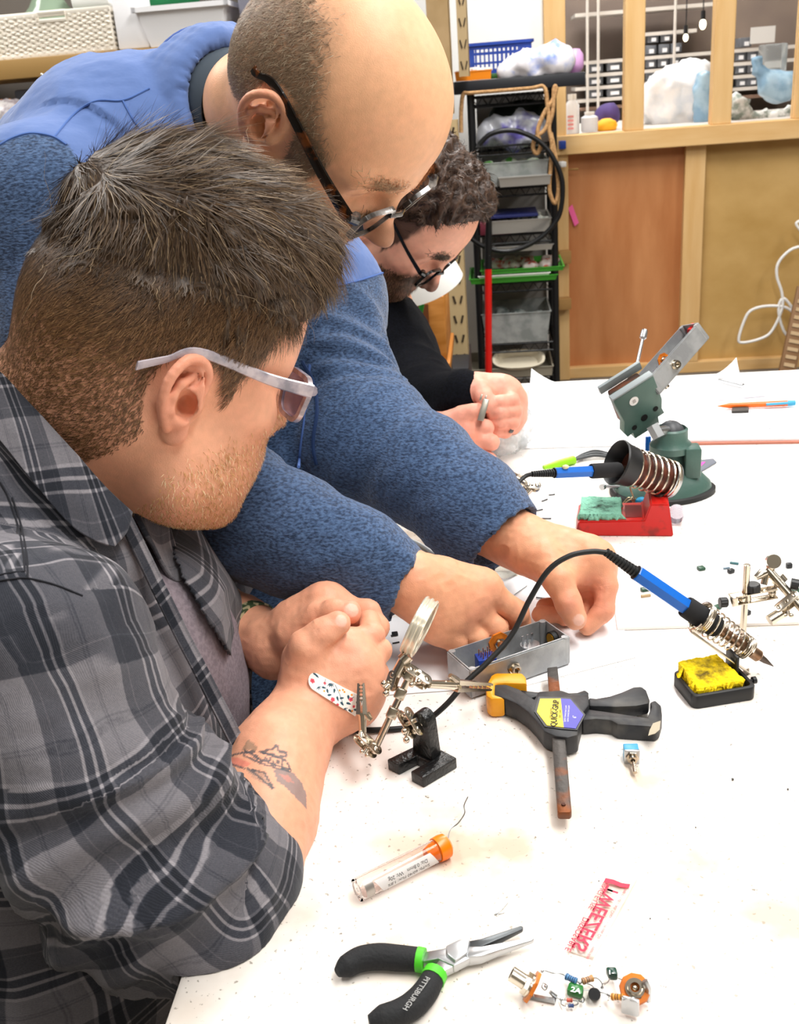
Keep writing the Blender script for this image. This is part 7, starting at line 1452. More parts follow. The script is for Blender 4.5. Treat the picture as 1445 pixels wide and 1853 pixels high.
tc0 = c0+EX*.012+EZ*.060; mb = MB(); mb.lathe([(.026, -.004), (.026, .004), (.021, .010), (.0205, .024), (.018, .026), (.017, .022)], tc0, n=32, caps=False); mb.build('socket_cup', M_VG, vz)
mb = MB(); mb.sphere(tc0+EZ*.018, .0165, 24); mb.build('ball', mat('grey_ball', '4a4c50', .45), vz)
mb = MB(); k0 = P(1230, 850, 1.235); mb.box(c0+EX*.036+EZ*.045-EN*.012, (.020, .026, .040), RW, .003); mb.build('clamp_knob', M_VG, vz)
mb = MB(); mb.cyl(c0-EX*.04+EZ*.012-EN*.01, T(1090, 880, TZ+.018), .0025, 10); mb.cyl(T(1092, 880, TZ+.018), T(1088, 882, TZ+.018), .004, 12); mb.build('lever', M_ST, vz)
hd = 1.245; U1 = norm(D(.844, -.536, 0)); NB = norm(D(-.30, -.58, -.75)); NB = norm(NB-U1*np.dot(NB, U1)); V1 = np.cross(U1, NB); V1 = V1*np.sign(np.dot(V1, D(0, 1, 0))); NBc = np.cross(U1, V1)
oj = P(1108.6, 725, hd); sc = hd/FPX
mb = MB(); mb.cyl(tc0+EZ*.022, P(1187, 782, hd+.004), .0068, 16); mb.cyl(P(1192, 792, hd+.002), P(1180, 770, hd+.004), .0085, 6); mb.build('shaft', M_ST, vz)
def jaw(pl, off, t, m, name):
    mb = MB(); Rj = np.stack([U1, V1, np.cross(U1, V1)], 1); sg = 1 if np.dot(np.cross(U1, V1), NB) > 0 else -1; q_ = [(x*sc, y*sc) for x, y in pl]
    mb.prism(q_, t*sg, oj+NB*off, Rj, .0008); return mb.build(name, m, vz)
jaw([(0, 0), (86, 0), (88, 62), (82, 82), (84, 96), (70, 96), (68, 112), (14, 112), (14, 96), (2, 98), (-2, 84), (6, 60)], 0, .012, M_VG, 'jaw'); jaw([(-2, -3), (88, -3), (88, 14), (-2, 14)], .031, .005, mat('jaw_liner', '8a9294', .5), 'jaw'); jaw([(0, -2), (87, -2), (87, 4), (0, 4)], .0, .010, mat('jaw_liner', '8a9294', .5), 'jaw_liner')
mb = MB(); mb.box(oj+U1*43*sc+V1*50*sc+NB*.020, (.045, .024, .05), np.stack([U1, NB, V1], 1), .003); mb.build('slide_block', mat('rusty_dark', '3a2a22', .6, c2='6a3a22', scale=50), vz)
sgn = -NB
for x, y, r_ in ((44, 78, .0048), (20, 86, .0036), (70, 74, .0036)): mb = MB(); c = oj+U1*x*sc+V1*y*sc+sgn*.0005; mb.rings([(c, r_), (c-sgn*.003, r_)], NB, 18); mb.build('bolt_hole', mat('hole_black', '050505', .8), vz)
c = oj+U1*(36)*sc+V1*28*sc+sgn*.0004; mb = MB(); mb.rings([(c, .0062), (c+sgn*.0004, .0062)], sgn, 28); stk = mb.build('round_sticker', mat('sticker', 'f2f0ee', .5), vz)
for k in range(3): mb = MB(); mb.box(c+sgn*.0006+V1*(k-1)*.0018, (.0045, .0007, .0002), np.stack([U1, V1, np.cross(U1, V1)], 1)); child(mb.build('print_mark', mat('grey_print', '8a8080', .6), None, False), stk, PARLOC[vz.name])
# enclosure in the vise
Lb = norm(D(.74, -.80, -.25)); Wb = norm(D(.20, .25, 1.0)); Wb = norm(Wb-Lb*np.dot(Wb, Lb)); Hb = np.cross(Lb, Wb); Hb = Hb*np.sign(np.dot(Hb, D(.8, .6, 0)))
o2 = P(1142, 690, 1.285); en2 = root('metal_enclosure', 'tilted grey metal enclosure gripped by the green vise', 'enclosure', o2); mb = MB(); shell(mb, o2, Lb*.105, Wb*.034, Hb*.026); mb.build('box_shell', M_GREY, en2)
r2 = lambda a, b, c: o2+Lb*(.105*a)+Wb*(.034*b)+Hb*(.026*c)
jackdisc(en2, r2(.50, .02, .5), Wb, .0095); mb = MB(); c = r2(.40, 1.0, .55); nut(mb, c, Wb, .0066, .002); mb.rings([(c+Wb*.002, .0050), (c+Wb*.006, .0050), (c+Wb*.006, .003), (c+Wb*.001, .003)], Wb, 20, False); mb.build('bushing_nut', M_CH, en2)
mb = MB(); c = r2(.25, .4, 1.0); mb.cyl(c, c+Hb*.010, .0038, 14); mb.cyl(r2(.68, .5, 1), r2(.68, .5, 1)+Hb*.005, .0028, 12); mb.build('footswitch_nut', M_CH, en2)
mb = MB(); mb.rings([(r2(1.0, .5, .35), .0075), (r2(1.025, .5, .35), .0075)], Lb, 20); mb.rings([(r2(.93, .5, .35), .006), (r2(.98, .5, .35), .006)], Lb, 16); mb.build('red_jack', mat('red_plastic', 'd8231c', .4), en2)
mb = MB()
for i in range(6): c = r2(.25+.035*i, .35+.15*(i % 2), .8); mb.tube([c, c-Hb*.014], .0005, 5)
mb.build('component_leads', mat('violet_leads', 'a596ac', .4, .5), en2)
mb = MB(); a, b = P(1150, 668, 1.29), P(1166, 597, 1.30); mb.rings([(a, .0022), (a+(b-a)*.75, .0020), (a+(b-a)*.8, .0045), (a+(b-a)*.96, .0042), (b, .0035)], b-a, 12); tag(mb.build('screwdriver_bit', M_ST), 'thin steel nut driver standing in the vise beside the tilted enclosure', 'tool')
# ---- back clutter near red stand
h3 = root('helping_hand', 'old crocodile clip stand poking out behind the blue cuff', 'soldering stand', T(940, 905)); gator(P(901, 845, 1.20), P(958, 880, 1.19), .006, D(.3, -1, 0), w=.0045).build('crocodile_clip', M_CH, h3); mb = MB(); plate_pair(mb, P(962, 880, 1.19), D(1, .1, 0), D(0, -.4, 1), .020, .010, .005); mb.tube([P(960, 885, 1.19), P(940, 905, 1.19), P(920, 926, 1.185)], .0035, 10); mb.build('joint', M_CH, h3)
ld = root('test_lead', 'lime green crocodile test lead with black and grey wire behind the back iron', 'test lead', T(1010, 840)); mb = MB(); a, b = T(983, 846, TZ+.006), T(1038, 832, TZ+.006); mb.rings([(a, .003), (a+(b-a)*.5, .0055), (b, .006)], b-a, 14); mb.build('clip_boot', mat('lime_plastic', '9ae01a', .4), ld)
mb = MB()
for k in range(3): mb.tube(spline([b, T(1055, 822+3*k, TZ+.005), T(1075, 816+4*k, TZ+.006), T(1098, 820+3*k, TZ+.004), T(1125, 830, TZ+.004)], 5), .0022, 8)
mb.build('wire', mat('grey_wire', '4a4d50', .5), ld)
cdp = root('plastic_card', 'grey card with pink print lying behind the vise base', 'card', T(1268, 845)); slab_ = MB(); q_ = [T(x, y, TZ+.0005)[:2] for x, y in [(1246, 868), (1262, 858), (1296, 838), (1290, 832), (1225, 838), (1215, 855)]]; slab_.prism(q_ if sum(q_[i][0]*q_[(i+1) % 6][1]-q_[(i+1) % 6][0]*q_[i][1] for i in range(6)) > 0 else q_[::-1], .002, (0, 0, TZ+.0005), None, .0004); slab_.build('card_body', mat('slate_card', '6a6f7a', .5), cdp)
mb = MB(); q_ = [T(x, y, TZ+.0026)[:2] for x, y in [(1240, 852), (1266, 846), (1276, 836), (1240, 838)]]; mb.prism(q_ if sum(q_[i][0]*q_[(i+1) % 4][1]-q_[(i+1) % 4][0]*q_[i][1] for i in range(4)) > 0 else q_[::-1], .0003, (0, 0, TZ+.0026)); mb.build('pink_print', mat('magenta_print', 'e03aa8', .5), cdp, False)
cpt = root('component_cluster', 'little cluster of wired parts with a blue capacitor behind the red stand', 'parts', T(1140, 925, TZ)); mb = MB(); mb.cyl(P(1115, 905, 1.245), P(1117, 925, 1.235), .006, 14); mb.build('glass_tube', mat('clear_tube', 'e0e0ec', .05, trans=.8, ior=1.2), cpt); mb = MB(); mb.sphere(P(1160, 908, 1.24), (.008, .006, .006)); mb.build('blue_capacitor', mat('cyan_cap', '2a9fd0', .4), cpt); mb = MB()
for k in range(6): mb.tube(spline([P(1125+6*k, 912-3*(k % 3), 1.24), P(1138+3*k, 900+4*(k % 2), 1.24), P(1150, 915, 1.24)], 4), .0008, 5)
mb.tube([P(1137, 872, 1.22), P(1142, 890, 1.23), P(1148, 905, 1.24)], .0012, 6); mb.build('wire', mat('brass_wire', 'a59a7a', .35, .8), cpt)
mb = MB(); mb.cyl(T(1222, 935, TZ+.012), T(1224, 925, TZ+.012), .009, 16); tag(mb.build('plastic_plug', mat('clear_tube', 'e0e0ec', .05, trans=.8, ior=1.2)), 'clear cap lying just right of the red stand', 'cap')
mb = MB(); mb.box(P(1172, 803, 1.33), (.007, .004, .02), None, .001); mb.build
tag(mb.build('clothes_peg', M_BLUH), 'blue clip standing behind the vise shaft', 'clip')
# ---- switch, tube, pliers, packet
tsw = root('toggle_switch', 'small blue toggle switch lying on the bench below the clamp', 'switch', T(1142, 1378)); ctr = T(1143, 1383); Rt_ = np.stack([EX, EN, EZ], 1); mb = MB(); mb.box(ctr+EN*.007+EZ*.006, (.0115, .009, .011), RW, .0008); mb.build('switch_body', mat('blue_switch', '3f9ac8', .4), tsw); mb = MB(); mb.box(ctr+EN*.0015+EZ*.006, (.0118, .0025, .0125), RW, .0006); mb.build('face_plate', M_ST, tsw)
mb = MB(); c = ctr+EZ*.007; nut(mb, c, -EN, .0050, .002); mb.rings([(c-EN*.001, .0034), (c-EN*.005, .0034), (c-EN*.005, .0018)], -EN, 18, False); mb.build('bushing', M_CH, tsw); mb = MB(); mb.tube([c-EN*.003, c-EN*.009-EZ*.001, c-EN*.016-EZ*.003], [.0010, .0013, .0017], 10); mb.build('lever', M_CH, tsw)
mb = MB(); 
for k in (-1, 0, 1): mb.box(ctr+EN*.012+EZ*.007+EX*k*.0038, (.0018, .004, .0006), RW)
mb.build('terminal', M_ST, tsw)
tube_ = root('solder_tube', 'clear tube of solder with orange plug and white label on the bench', 'solder', T(718, 1572)); zr = .0080; a, b = T(646, 1611, TZ+zr), T(790, 1538, TZ+zr); f = lambda t: a+(b-a)*t; ax = norm(b-a)
mb = MB(); mb.rings([(f(0), zr*.98), (f(.03), zr), (f(.98), zr*.96), (f(.98), zr*.84), (f(.03), zr*.86), (f(.0), zr*.60)], ax, 36, False); mb.build('tube_body', mat('clear_acrylic', 'fbf4f2', .03, trans=1, ior=1.25), tube_)
mb = MB(); mb.rings([(f(-.004), .0064), (f(-.004), .0058), (f(.01), .0055)], ax, 30, False); mb.rings([(f(.002), .0042), (f(.002), .0034)], ax, 24, False); mb.rings([(f(.002), .0018), (f(.006), .0001)], ax, 16, False); mb.build('tube_end', mat('cloudy_end', 'b0a49e', .2, trans=.5), tube_)
mb = MB(); mb.rings([(f(.86), .0045), (f(.93), .0060), (f(.985), .0066), (f(.99), .0086), (f(1.06), .0090), (f(1.12), .0085), (f(1.15), .006), (f(1.155), .001)], ax, 32); mb.build('plug', mat('orange_plug', 'ff7a05', .3), tube_)
# label: part of a cylinder wall facing the viewer
e2 = norm(np.cross(ax, EZ)); e2 = e2*np.sign(np.dot(e2, CAM-f(.5))); V = []; na, nl = 14, 20
def lpt(t, an): return f(t)+(e2*cos(an)+EZ*sin(an))*(zr*1.01)
mb = MB(); G = np.array([[lpt(.16+.10*(1-j/(na-1))+(.70-.0*(j/(na-1)))*i/(nl-1), radians(-38+86*j/(na-1))) for j in range(na)] for i in range(nl)]); mb.grid(G); mb.grid(G[::-1]*1.0); lab = mb.build('label', mat('white_label', 'fdfdfd', .5), tube_)
def curved_text(s, t0, an, size, m, parent, tube_root):
    o = text(s, (0, 0, 0), np.array([1, 0, 0]), np.array([0, 1, 0]), size, m, None); L_ = np.linalg.norm(b-a)
    for v in o.data.vertices: x, y = v.co.x, v.co.y; p = lpt(t0-x/L_, radians(an)-y/zr)+(e2*cos(radians(an)-y/zr)+EZ*sin(radians(an)-y/zr))*.00012; v.co = Vector(p-PARLOC[tube_root.name])
    o.parent = parent; return o
curved_text('Sn/Pb: 60/40 Flux: 1.8%', .56, -6, .0036, M_INK, lab, tube_); curved_text('Dia: 0.8mm   Wt: 20g', .56, 22, .0036, M_INK, lab, tube_)
mb = MB(); G = np.array([[lpt(.045+.10*i/5*(1-.0*j), radians(-30+100*j/(na-1))) for j in range(na)] for i in range(6)]); mb.grid(G*1.0); mb.build('inner_coil', mat('grey_solder', 'a9a29c', .3, .6), tube_)
mb = MB(); mb.tube(spline([f(1.15)+EZ*.004, T(815, 1500, TZ+.008), T(828, 1490, TZ+.008), T(840, 1472, TZ+.010), T(839, 1458, TZ+.012), T(846, 1442, TZ+.014)], 6), .0005, 6); mb.build('solder_wire', M_TIN, tube_)
# pliers
Zp = lambda L_: [(560+x*.4844, 1420+y*.4844) for x, y in L_]
pl_ = root('needle_nose_pliers', 'open needle nose pliers with black and green grips at the bottom of the bench', 'pliers', T(825, 1730)); M_GRP = mat('black_grip', '1c1d1f', .8, bump=.3, bscale=500); M_GRNB = mat('green_band', '4fc42a', .5)
def taper(o, a, b, k=.7):
    pa, pb = T(*a), T(*b); ab = (pb-pa)[:2]; base = PARLOC[pl_.name]
    for v in o.data.vertices: p = np.array(v.co)+base; t = min(1, max(0, float(((p-pa)[:2]@ab)/(ab@ab)))); zm = TZ+.0062; v.co.z = zm+(p[2]-zm)*(1-k*t)-base[2]
def handle(pth, rad, nm, m): mb = MB(); pts = spline([T(560+x*.4844, 1420+y*.4844, TZ+.0075) for x, y in pth], 8); rr = np.interp(np.linspace(0, 1, len(pts)), np.linspace(0, 1, len(rad)), rad); mb.tube(pts, rr, 14); return mb.build(nm, m, pl_)
h_1 = handle([(405, 652), (340, 648), (260, 642), (190, 652), (135, 680), (103, 702)], [.0072, .0078, .0080, .0078, .0068, .0030], 'grip', M_GRP); h_2 = handle([(460, 725), (435, 770), (395, 815), (340, 850), (270, 870), (222, 884)], [.0070, .0076, .0080, .0078, .0070, .0035], 'grip', M_GRP)
handle([(402, 652), (428, 656)], [.0076, .0074], 'grip_band', M_GRNB); handle([(458, 728), (472, 702)], [.0076, .0074], 'grip_band', M_GRNB)
mb = MB(); vprism(mb, Zp([(425, 638), (500, 625), (560, 600), (600, 610), (600, 660), (540, 690), (480, 662), (425, 674)]), TZ+.004, TZ+.010, TZ+.010, .0006); vprism(mb, Zp([(462, 695), (500, 650), (560, 640), (600, 655), (540, 690), (510, 705), (484, 722)]), TZ+.003, TZ+.009, TZ+.009, .0006); mb.build('tang', M_ST, pl_)
mb = MB(); vprism(mb, Zp([(510, 625), (560, 600), (600, 600), (590, 650), (545, 680), (515, 655)]), TZ+.002, TZ+.0125, TZ+.0125, .0008); mb.build('joint', mat('pale_joint_steel', 'b8babc', .35, .6), pl_)
mb = MB(); vprism(mb, Zp([(588, 600), (640, 588), (790, 530), (798, 535), (795, 545), (700, 590), (595, 640)]), TZ+.003, TZ+.010, TZ+.010, .0008); j1 = mb.build('jaw', mat('dark_jaw_steel', '4f5254', .35, .8), pl_); j1['label'] = 'upper jaw, dark inner face'; taper(j1, (845, 1710), (946, 1677)); mb = MB(); vprism(mb, Zp([(590, 620), (640, 618), (835, 572), (838, 580), (830, 586), (700, 632), (640, 655), (590, 662), (575, 645)]), TZ+.003, TZ+.0108, TZ+.0108, .0009); taper(mb.build('jaw', M_ST, pl_), (845, 1730), (965, 1698))
def on_handle(s, x, y, xd, size): o = text(s, T(x, y, TZ+.0157), T(x+xd[0], y+xd[1])-T(x, y), np.cross(EZ, T(x+xd[0], y+xd[1])-T(x, y)), size, mat('grey_ink', '9a9a98', .6), None, bold=.01); child(o, h_2, PARLOC[pl_.name])
on_handle('PITTSBURGH', 753, 1797, (-30, 42), .0046)
# tweezers packet (film lying face down, print seen reversed)
Zk = lambda x, y: T(1000+x/8.028, 1560+y/8.028, TZ+.0010)
pk = root('plastic_packet', 'clear tweezers packet with reversed red lettering on the bench', 'packet', T(1085, 1660)); M_FILM = mat('clear_film', 'f6e8da', .15, alpha=.6, c2='fdf6ee', scale=20); M_REDI = mat('crimson_ink', 'd8133f', .5)
cs = [Zk(780, 140), Zk(1235, 235), Zk(590, 1415), Zk(200, 1290)]; n_ = 16; G = np.array([[((cs[0]*(1-a)+cs[1]*a)*(1-b_)+(cs[3]*(1-a)+cs[2]*a)*b_) for a in np.linspace(0, 1, n_)] for b_ in np.linspace(0, 1, n_*2)]); G[..., 2] += (.0007*(1+np.sin(G[..., 0]*300)*np.sin(G[..., 1]*170)))*1.0; i = np.arange(n_*2-1)[:, None]*n_; j = np.arange(n_-1)[None]; Q = np.stack([i+j, i+j+1, i+n_+j+1, i+n_+j], -1).reshape(-1, 4); Gf = G.reshape(-1, 3)
if vnormals(Gf, Q)[:, 2].sum() < 0: Q = Q[:, ::-1]
Gf, Q = thicken(Gf, Q, .0003)[:2]; fl = rawmesh('film', Gf, Q, M_FILM, pk)
zq = EZ*.0024; down = norm(Zk(440, 1200)-Zk(870, 440)); acr = norm(np.cross(down, EZ)); 
acr = acr*np.sign(np.dot(acr, Zk(1100, 390)-Zk(750, 300)))
def ptxt(s, x, y, size, bold=.0): child(text(s, Zk(x, y)+zq, down, -acr, size, M_REDI, None, bold=bold), fl, PARLOC[pk.name])
ptxt('TWEEZERS', 640, 850, .0124, .025); ptxt('SINGLE-USE', 668, 530, .0052, .01); ptxt('DISPOSABLE', 355, 1090, .0056, .01); ptxt('Keep out of reach. Discard after use. Do not resterilise', 790, 905, .0030)
mb = MB(); sr = [(735, 330), (765, 272), (880, 295), (1000, 345), (1122, 360), (1100, 415), (985, 405), (880, 360)]; q_ = [Zk(x, y)[:2] for x, y in sr]; mb.prism(q_ if sum(q_[i][0]*q_[(i+1) % 8][1]-q_[(i+1) % 8][0]*q_[i][1] for i in range(8)) > 0 else q_[::-1], .0002, (0, 0, TZ+.0032)); mb.build('red_stripe', M_REDI, pk, False)
# ---- wired jack assembly
Za = lambda x, y, z=.004: T(920+x/5.161, 1720+y/5.161, TZ+z)
ja_ = root('wired_components', 'two orange jacks wired together through resistors and capacitors at the bottom of the bench', 'circuit', T(1055, 1795))
c = Za(205, 330, .010); ax = norm((Za(110, 250, .016)-Za(235, 330, .012))); mb = MB(); e = .0098
mb.rings([(c-ax*.002, e), (c, e)], ax, 8); j_ = mb.build('jack_washer', M_ORJ, ja_); mb = MB(); mb.rings([(c, .0072), (c+ax*.0015, .0072)], ax, 20); nut(mb, c+ax*.0015, ax, .0066, .0026); mb.rings([(c+ax*.004, .0045), (c+ax*.013, .0045), (c+ax*.013, .0032), (c+ax*.004, .0032)], ax, 22, False); mb.build('jack_barrel', M_CH, ja_)
mb = MB(); mb.tube([c-ax*.002-EZ*.006, Za(150, 420, .002), Za(240, 435, .0015), Za(430, 470, .002), Za(435, 430, .003), Za(385, 385, .006)], [.0016, .0018, .0018, .0018, .0016, .0010], 6); mb.build('contact_spring', M_ST, ja_)
c = Za(1178, 355, .012); ax = norm(norm(CAM-c)*.9+EZ*.5); mb = MB(); mb.rings([(c-ax*.003, .0088), (c-ax*.001, .0091), (c, .0086)], ax, 10); mb.build('jack_washer', M_ORJ, ja_); mb = MB(); mb.rings([(c, .0056), (c+ax*.0012, .0056), (c+ax*.0012, .0043), (c+ax*.0030, .0040), (c+ax*.003, .0027), (c+ax*.001, .0026)], ax, 26, False); mb.sphere(c+ax*.001, .0018, 12); mb.build('jack_barrel', M_CH, ja_)
mb = MB(); mb.grid(np.array([[Za(1070, 530, .010), Za(1060, 470, .014)], [Za(1110, 555, .006), Za(1140, 440, .017)], [Za(1150, 590, .002), Za(1205, 480, .015)]])); mb.tube([Za(1270, 280, .018), Za(1305, 350, .014), Za(1300, 470, .004)], .0018, 6); mb.box(Za(1135, 520, .009), (.010, .003, .012), ZR(-.4), .001); mb.build('contact_spring', M_ST, ja_)
def resistor(a, b, r, col, bands, nm='resistor', lab_=None):
    a, b = np.asarray(a), np.asarray(b); ax = norm(b-a); mb = MB(); l = np.linalg.norm(b-a); mb.rings([(a, r*.6), (a+ax*l*.05, r), (a+ax*l*.2, r), (a+ax*l*.27, r*.86), (b-ax*l*.27, r*.86), (b-ax*l*.2, r), (b-ax*l*.05, r), (b, r*.6)], ax, 14); o = mb.build(nm, mat('res_'+col, col, .4), ja_)
    for t, cc in bands: mb = MB(); rr_ = r*(1.02 if (t < .24 or t > .76) else .89); mb.rings([(a+ax*l*(t-.035), rr_), (a+ax*l*(t+.035), rr_)], ax, 14); child(mb.build('colour_band', mat('band_'+cc, cc, .4), None), o, PARLOC[ja_.name])
    return o
BR = '4a2012'; resistor(Za(530, 238, .006), Za(637, 290, .006), .0021, '4f86b4', [(.15, '16305a'), (.35, '16305a'), (.5, '16305a'), (.68, '16305a'), (.85, '16305a')]); resistor(Za(684, 290, .006), Za(790, 255, .006), .0020, 'b58a62', [(.15, BR), (.4, '1a1210'), (.55, BR), (.85, 'b8862a')]); resistor(Za(955, 432, .008), Za(1075, 438, .010), .0020, 'd9963e', [(.15, BR), (.38, BR), (.55, '1a1210'), (.85, BR)])
resistor(Za(540, 463, .003), Za(597, 466, .003), .0012, 'c0503a', [(.8, '1a1210')], 'diode'); resistor(Za(553, 515, .003), Za(608, 516, .003), .0012, '28406e', [(.12, '8a8a90')], 'diode')
mb = MB(); vprism(mb, [(920+x/5.161, 1720+y/5.161) for x, y in [(565, 312), (702, 350), (690, 435), (538, 395)]], TZ+.001, TZ+.006, TZ+.006, .0012); cp = mb.build('film_capacitor', mat('green_film_cap', '176a24', .3), ja_); child(text('2A', Za(625, 372, .0063), Za(700, 385)-Za(600, 360), Za(620, 320)-Za(610, 400), .0050, M_WI, None, bold=.02), cp, PARLOC[ja_.name])
mb = MB(); vprism(mb, [(920+x/5.161, 1720+y/5.161) for x, y in [(900, 180), (1005, 180), (1022, 255), (935, 250)]], TZ+.004, TZ+.010, TZ+.010, .0014); cp = mb.build('film_capacitor', mat('dark_green_cap', '0f3d30', .3), ja_); child(text('1-', Za(955, 205, .0103), Za(1000, 205)-Za(900, 200), Za(950, 170)-Za(960, 260), .0045, M_WI, None, bold=.02), cp, PARLOC[ja_.name])
mb = MB(); mb.cyl(Za(800, 408, .001), Za(800, 408, .007), .0036, 16, bev=.0005); mb.build('transistor', M_BP, ja_)
mb = MB()
for w_ in ([(310, 192, .012), (345, 190, .012), (410, 212, .009), (480, 216, .008), (530, 238, .006)], [(637, 290, .006), (665, 302, .005), (690, 296, .005)], [(690, 300, .005), (760, 318, .006), (795, 350, .007), (800, 390, .007)], [(790, 255, .006), (830, 262, .008), (870, 310, .008), (870, 360, .006), (840, 382, .006)], [(878, 310, .008), (920, 300, .007), (945, 262, .008)], [(1022, 258, .008), (1060, 275, .010)], [(700, 370, .005), (760, 368, .006), (790, 355, .007)], [(690, 430, .005), (705, 460, .004), (690, 480, .003), (650, 472, .003)], [(385, 390, .006), (440, 435, .004), (490, 460, .003), (540, 463, .003)], [(490, 462, .003), (492, 500, .002), (520, 518, .003), (553, 516, .003)], [(597, 466, .003), (640, 475, .003), (645, 500, .002), (608, 516, .003)], [(840, 388, .005), (890, 398, .006), (930, 420, .006), (955, 432, .008)], [(1075, 438, .010), (1160, 440, .012), (1280, 445, .008)], [(925, 412, .006), (938, 445, .001)], [(320, 300, .010), (360, 330, .010), (340, 370, .008), (310, 340, .010), (325, 300, .011)]):
    mb.tube(spline([Za(*p) for p in w_], 5), .00035, 5)
for x, y, z in ((312, 194, .012), (345, 335, .010), (490, 458, .003), (690, 478, .003), (872, 345, .006), (665, 302, .005), (930, 415, .006)): mb.sphere(Za(x, y, z), .0010, 8)
mb.build('wire_lead', M_TIN, ja_)
# ---- small scattered parts
def bit(name, lab, cat, x, y, size, m, rot=.3, z=None, group=None): mb = MB(); mb.box(T(x, y, TZ+size[2]/2+.0004 if z is None else z), size, ZR(rot), min(size)*.15); return tag(mb.build(name, m), lab, cat, group)
M_GCH = mat('green_chip', '1f4a34', .4); BZ2 = TZ+.0042
bit('film_capacitor', 'green square part on the white board, left of the other bits', 'component', 1268, 1028, (.007, .007, .003), M_GCH, .2, BZ2+.0015)
bit('resistor', 'teal striped resistor on the white board', 'component', 1328, 1019, (.009, .0022, .0022), mat('teal_part', '3a6a70', .4), -.5, BZ2+.001); bit('resistor', 'tiny grey blue resistor on the white board', 'component', 1314, 1028, (.007, .0018, .0018), mat('greyblue_part', '6a7f8e', .4), .1, BZ2+.001)
bit('transistor', 'black transistor on the white board near the teal resistor', 'component', 1322, 1033, (.0065, .005, .004), M_BP, .4, BZ2+.002); bit('transistor', 'black transistor with pale legs at the far right of the white board', 'component', 1427, 1023, (.006, .005, .005), M_BP, 0, BZ2+.0025)
bit('film_capacitor', 'dark green part half hidden behind the third hand knob', 'component', 1439, 1068, (.008, .007, .003), M_GCH, .3, BZ2+.0015); bit('film_capacitor', 'green speckled part beside the foam grip on the white board', 'component', 1296, 1099, (.009, .006, .003), M_GCH, .5, BZ2+.0015); bit('transistor', 'black bead part right of the third hand post', 'component', 1352, 1108, (.005, .005, .004), M_BP, .4, BZ2+.002)
bit('film_capacitor', 'dark green part on the white board under the blue handle', 'component', 1167, 1066, (.009, .006, .003), M_GCH, .2, BZ2+.0015); bit('resistor', 'tan resistor on the white board under the blue handle', 'component', 1168, 1078, (.010, .0028, .0028), mat('tan_part', 'b59a72', .4), .1, BZ2+.001)
bit('wire_offcut', 'thin grey wire offcut left of the tweezers packet', 'offcut', 908, 1645, (.014, .0006, .0006), M_TIN, .9); bit('wire_offcut', 'curly wire offcut beside the first one above the pliers', 'offcut', 903, 1653, (.007, .0006, .0006), M_TIN, .2); bit('solder_scrap', 'dark bent scrap on the bench near the elbow', 'scrap', 562, 1513, (.007, .004, .002), mat('scrap_brown', '5a4a40', .5, .4), .7)
bit('chip', 'black component on the sheet behind the magnifier', 'component', 714, 1147, (.006, .005, .003), M_BP, .1, TZ+.003); bit('chip', 'thin dark strip just below the black component', 'component', 716, 1163, (.007, .0015, .0008), M_BP, .2, TZ+.002)
for k, (x, y, s) in enumerate([(1325, 1410, .0016), (1425, 1428, .0012), (1258, 1497, .0008), (1075, 1498, .0006), (1010, 1442, .0008), (1176, 1662, .0008), (1083, 1594, .0007)]): bit('solder_crumb', 'tiny dark crumb on the open bench at the right', 'crumb', x, y, (s, s, s*.8), mat('crumb', '3f3c38', .5), k, None, 'dark crumbs on the open bench')
for k, (x, y, l, r_) in enumerate([(985, 905, .010, .6), (988, 938, .012, -.2), (998, 895, .008, .1), (975, 923, .010, .3)]): bit('wire_offcut', 'small dark clipped lead between the blue cuff and the red stand', 'offcut', x, y, (l, .0018, .0012), mat('dark_lead', '4a4c50', .4, .5), r_, None, 'clipped leads behind the cuff')
bit('wire_offcut', 'dark lead beside the pinching fingers', 'offcut', 978, 1082, (.010, .0015, .001), mat('dark_lead', '4a4c50', .4, .5), -.4, TZ+.002)
mb = MB(); mb.cyl(T(925, 1080, TZ+.002), T(953, 1060, TZ+.002), .0005, 6); tag(mb.build('straight_wire', M_TIN), 'straight thin wire between the two reaching hands', 'wire')
# jar and cables seen between the arms
mb = MB(); cj = T(905, 1038); mb.lathe([(.014, 0), (.020, .004), (.021, .02), (.015, .028), (.014, .032)], cj, n=28, caps=False); tag(mb.build('glass_jar', mat('clear_jar', 'dfe2dc', .05, trans=.85, ior=1.25)), 'small clear glass jar behind the blue cuffs', 'jar')
mb = MB(); mb.tube(spline([T(700, 975, TZ+.003), T(735, 1000, TZ+.003), T(790, 1006, TZ+.003), T(850, 990, TZ+.003)], 6), .0026, 8); tag(mb.build('electric_cable', M_BLKC), 'black cable on the bench between the two blue sleeves', 'cable'); mb = MB(); mb.tube(spline([T(715, 968, TZ+.003), T(760, 985, TZ+.003), T(800, 1012, TZ+.003), T(840, 1030, TZ+.003)], 6), .0022, 8); tag(mb.build('electric_cable', mat('white_cable', 'dcdcd8', .5)), 'white cable on the bench between the two blue sleeves', 'cable')
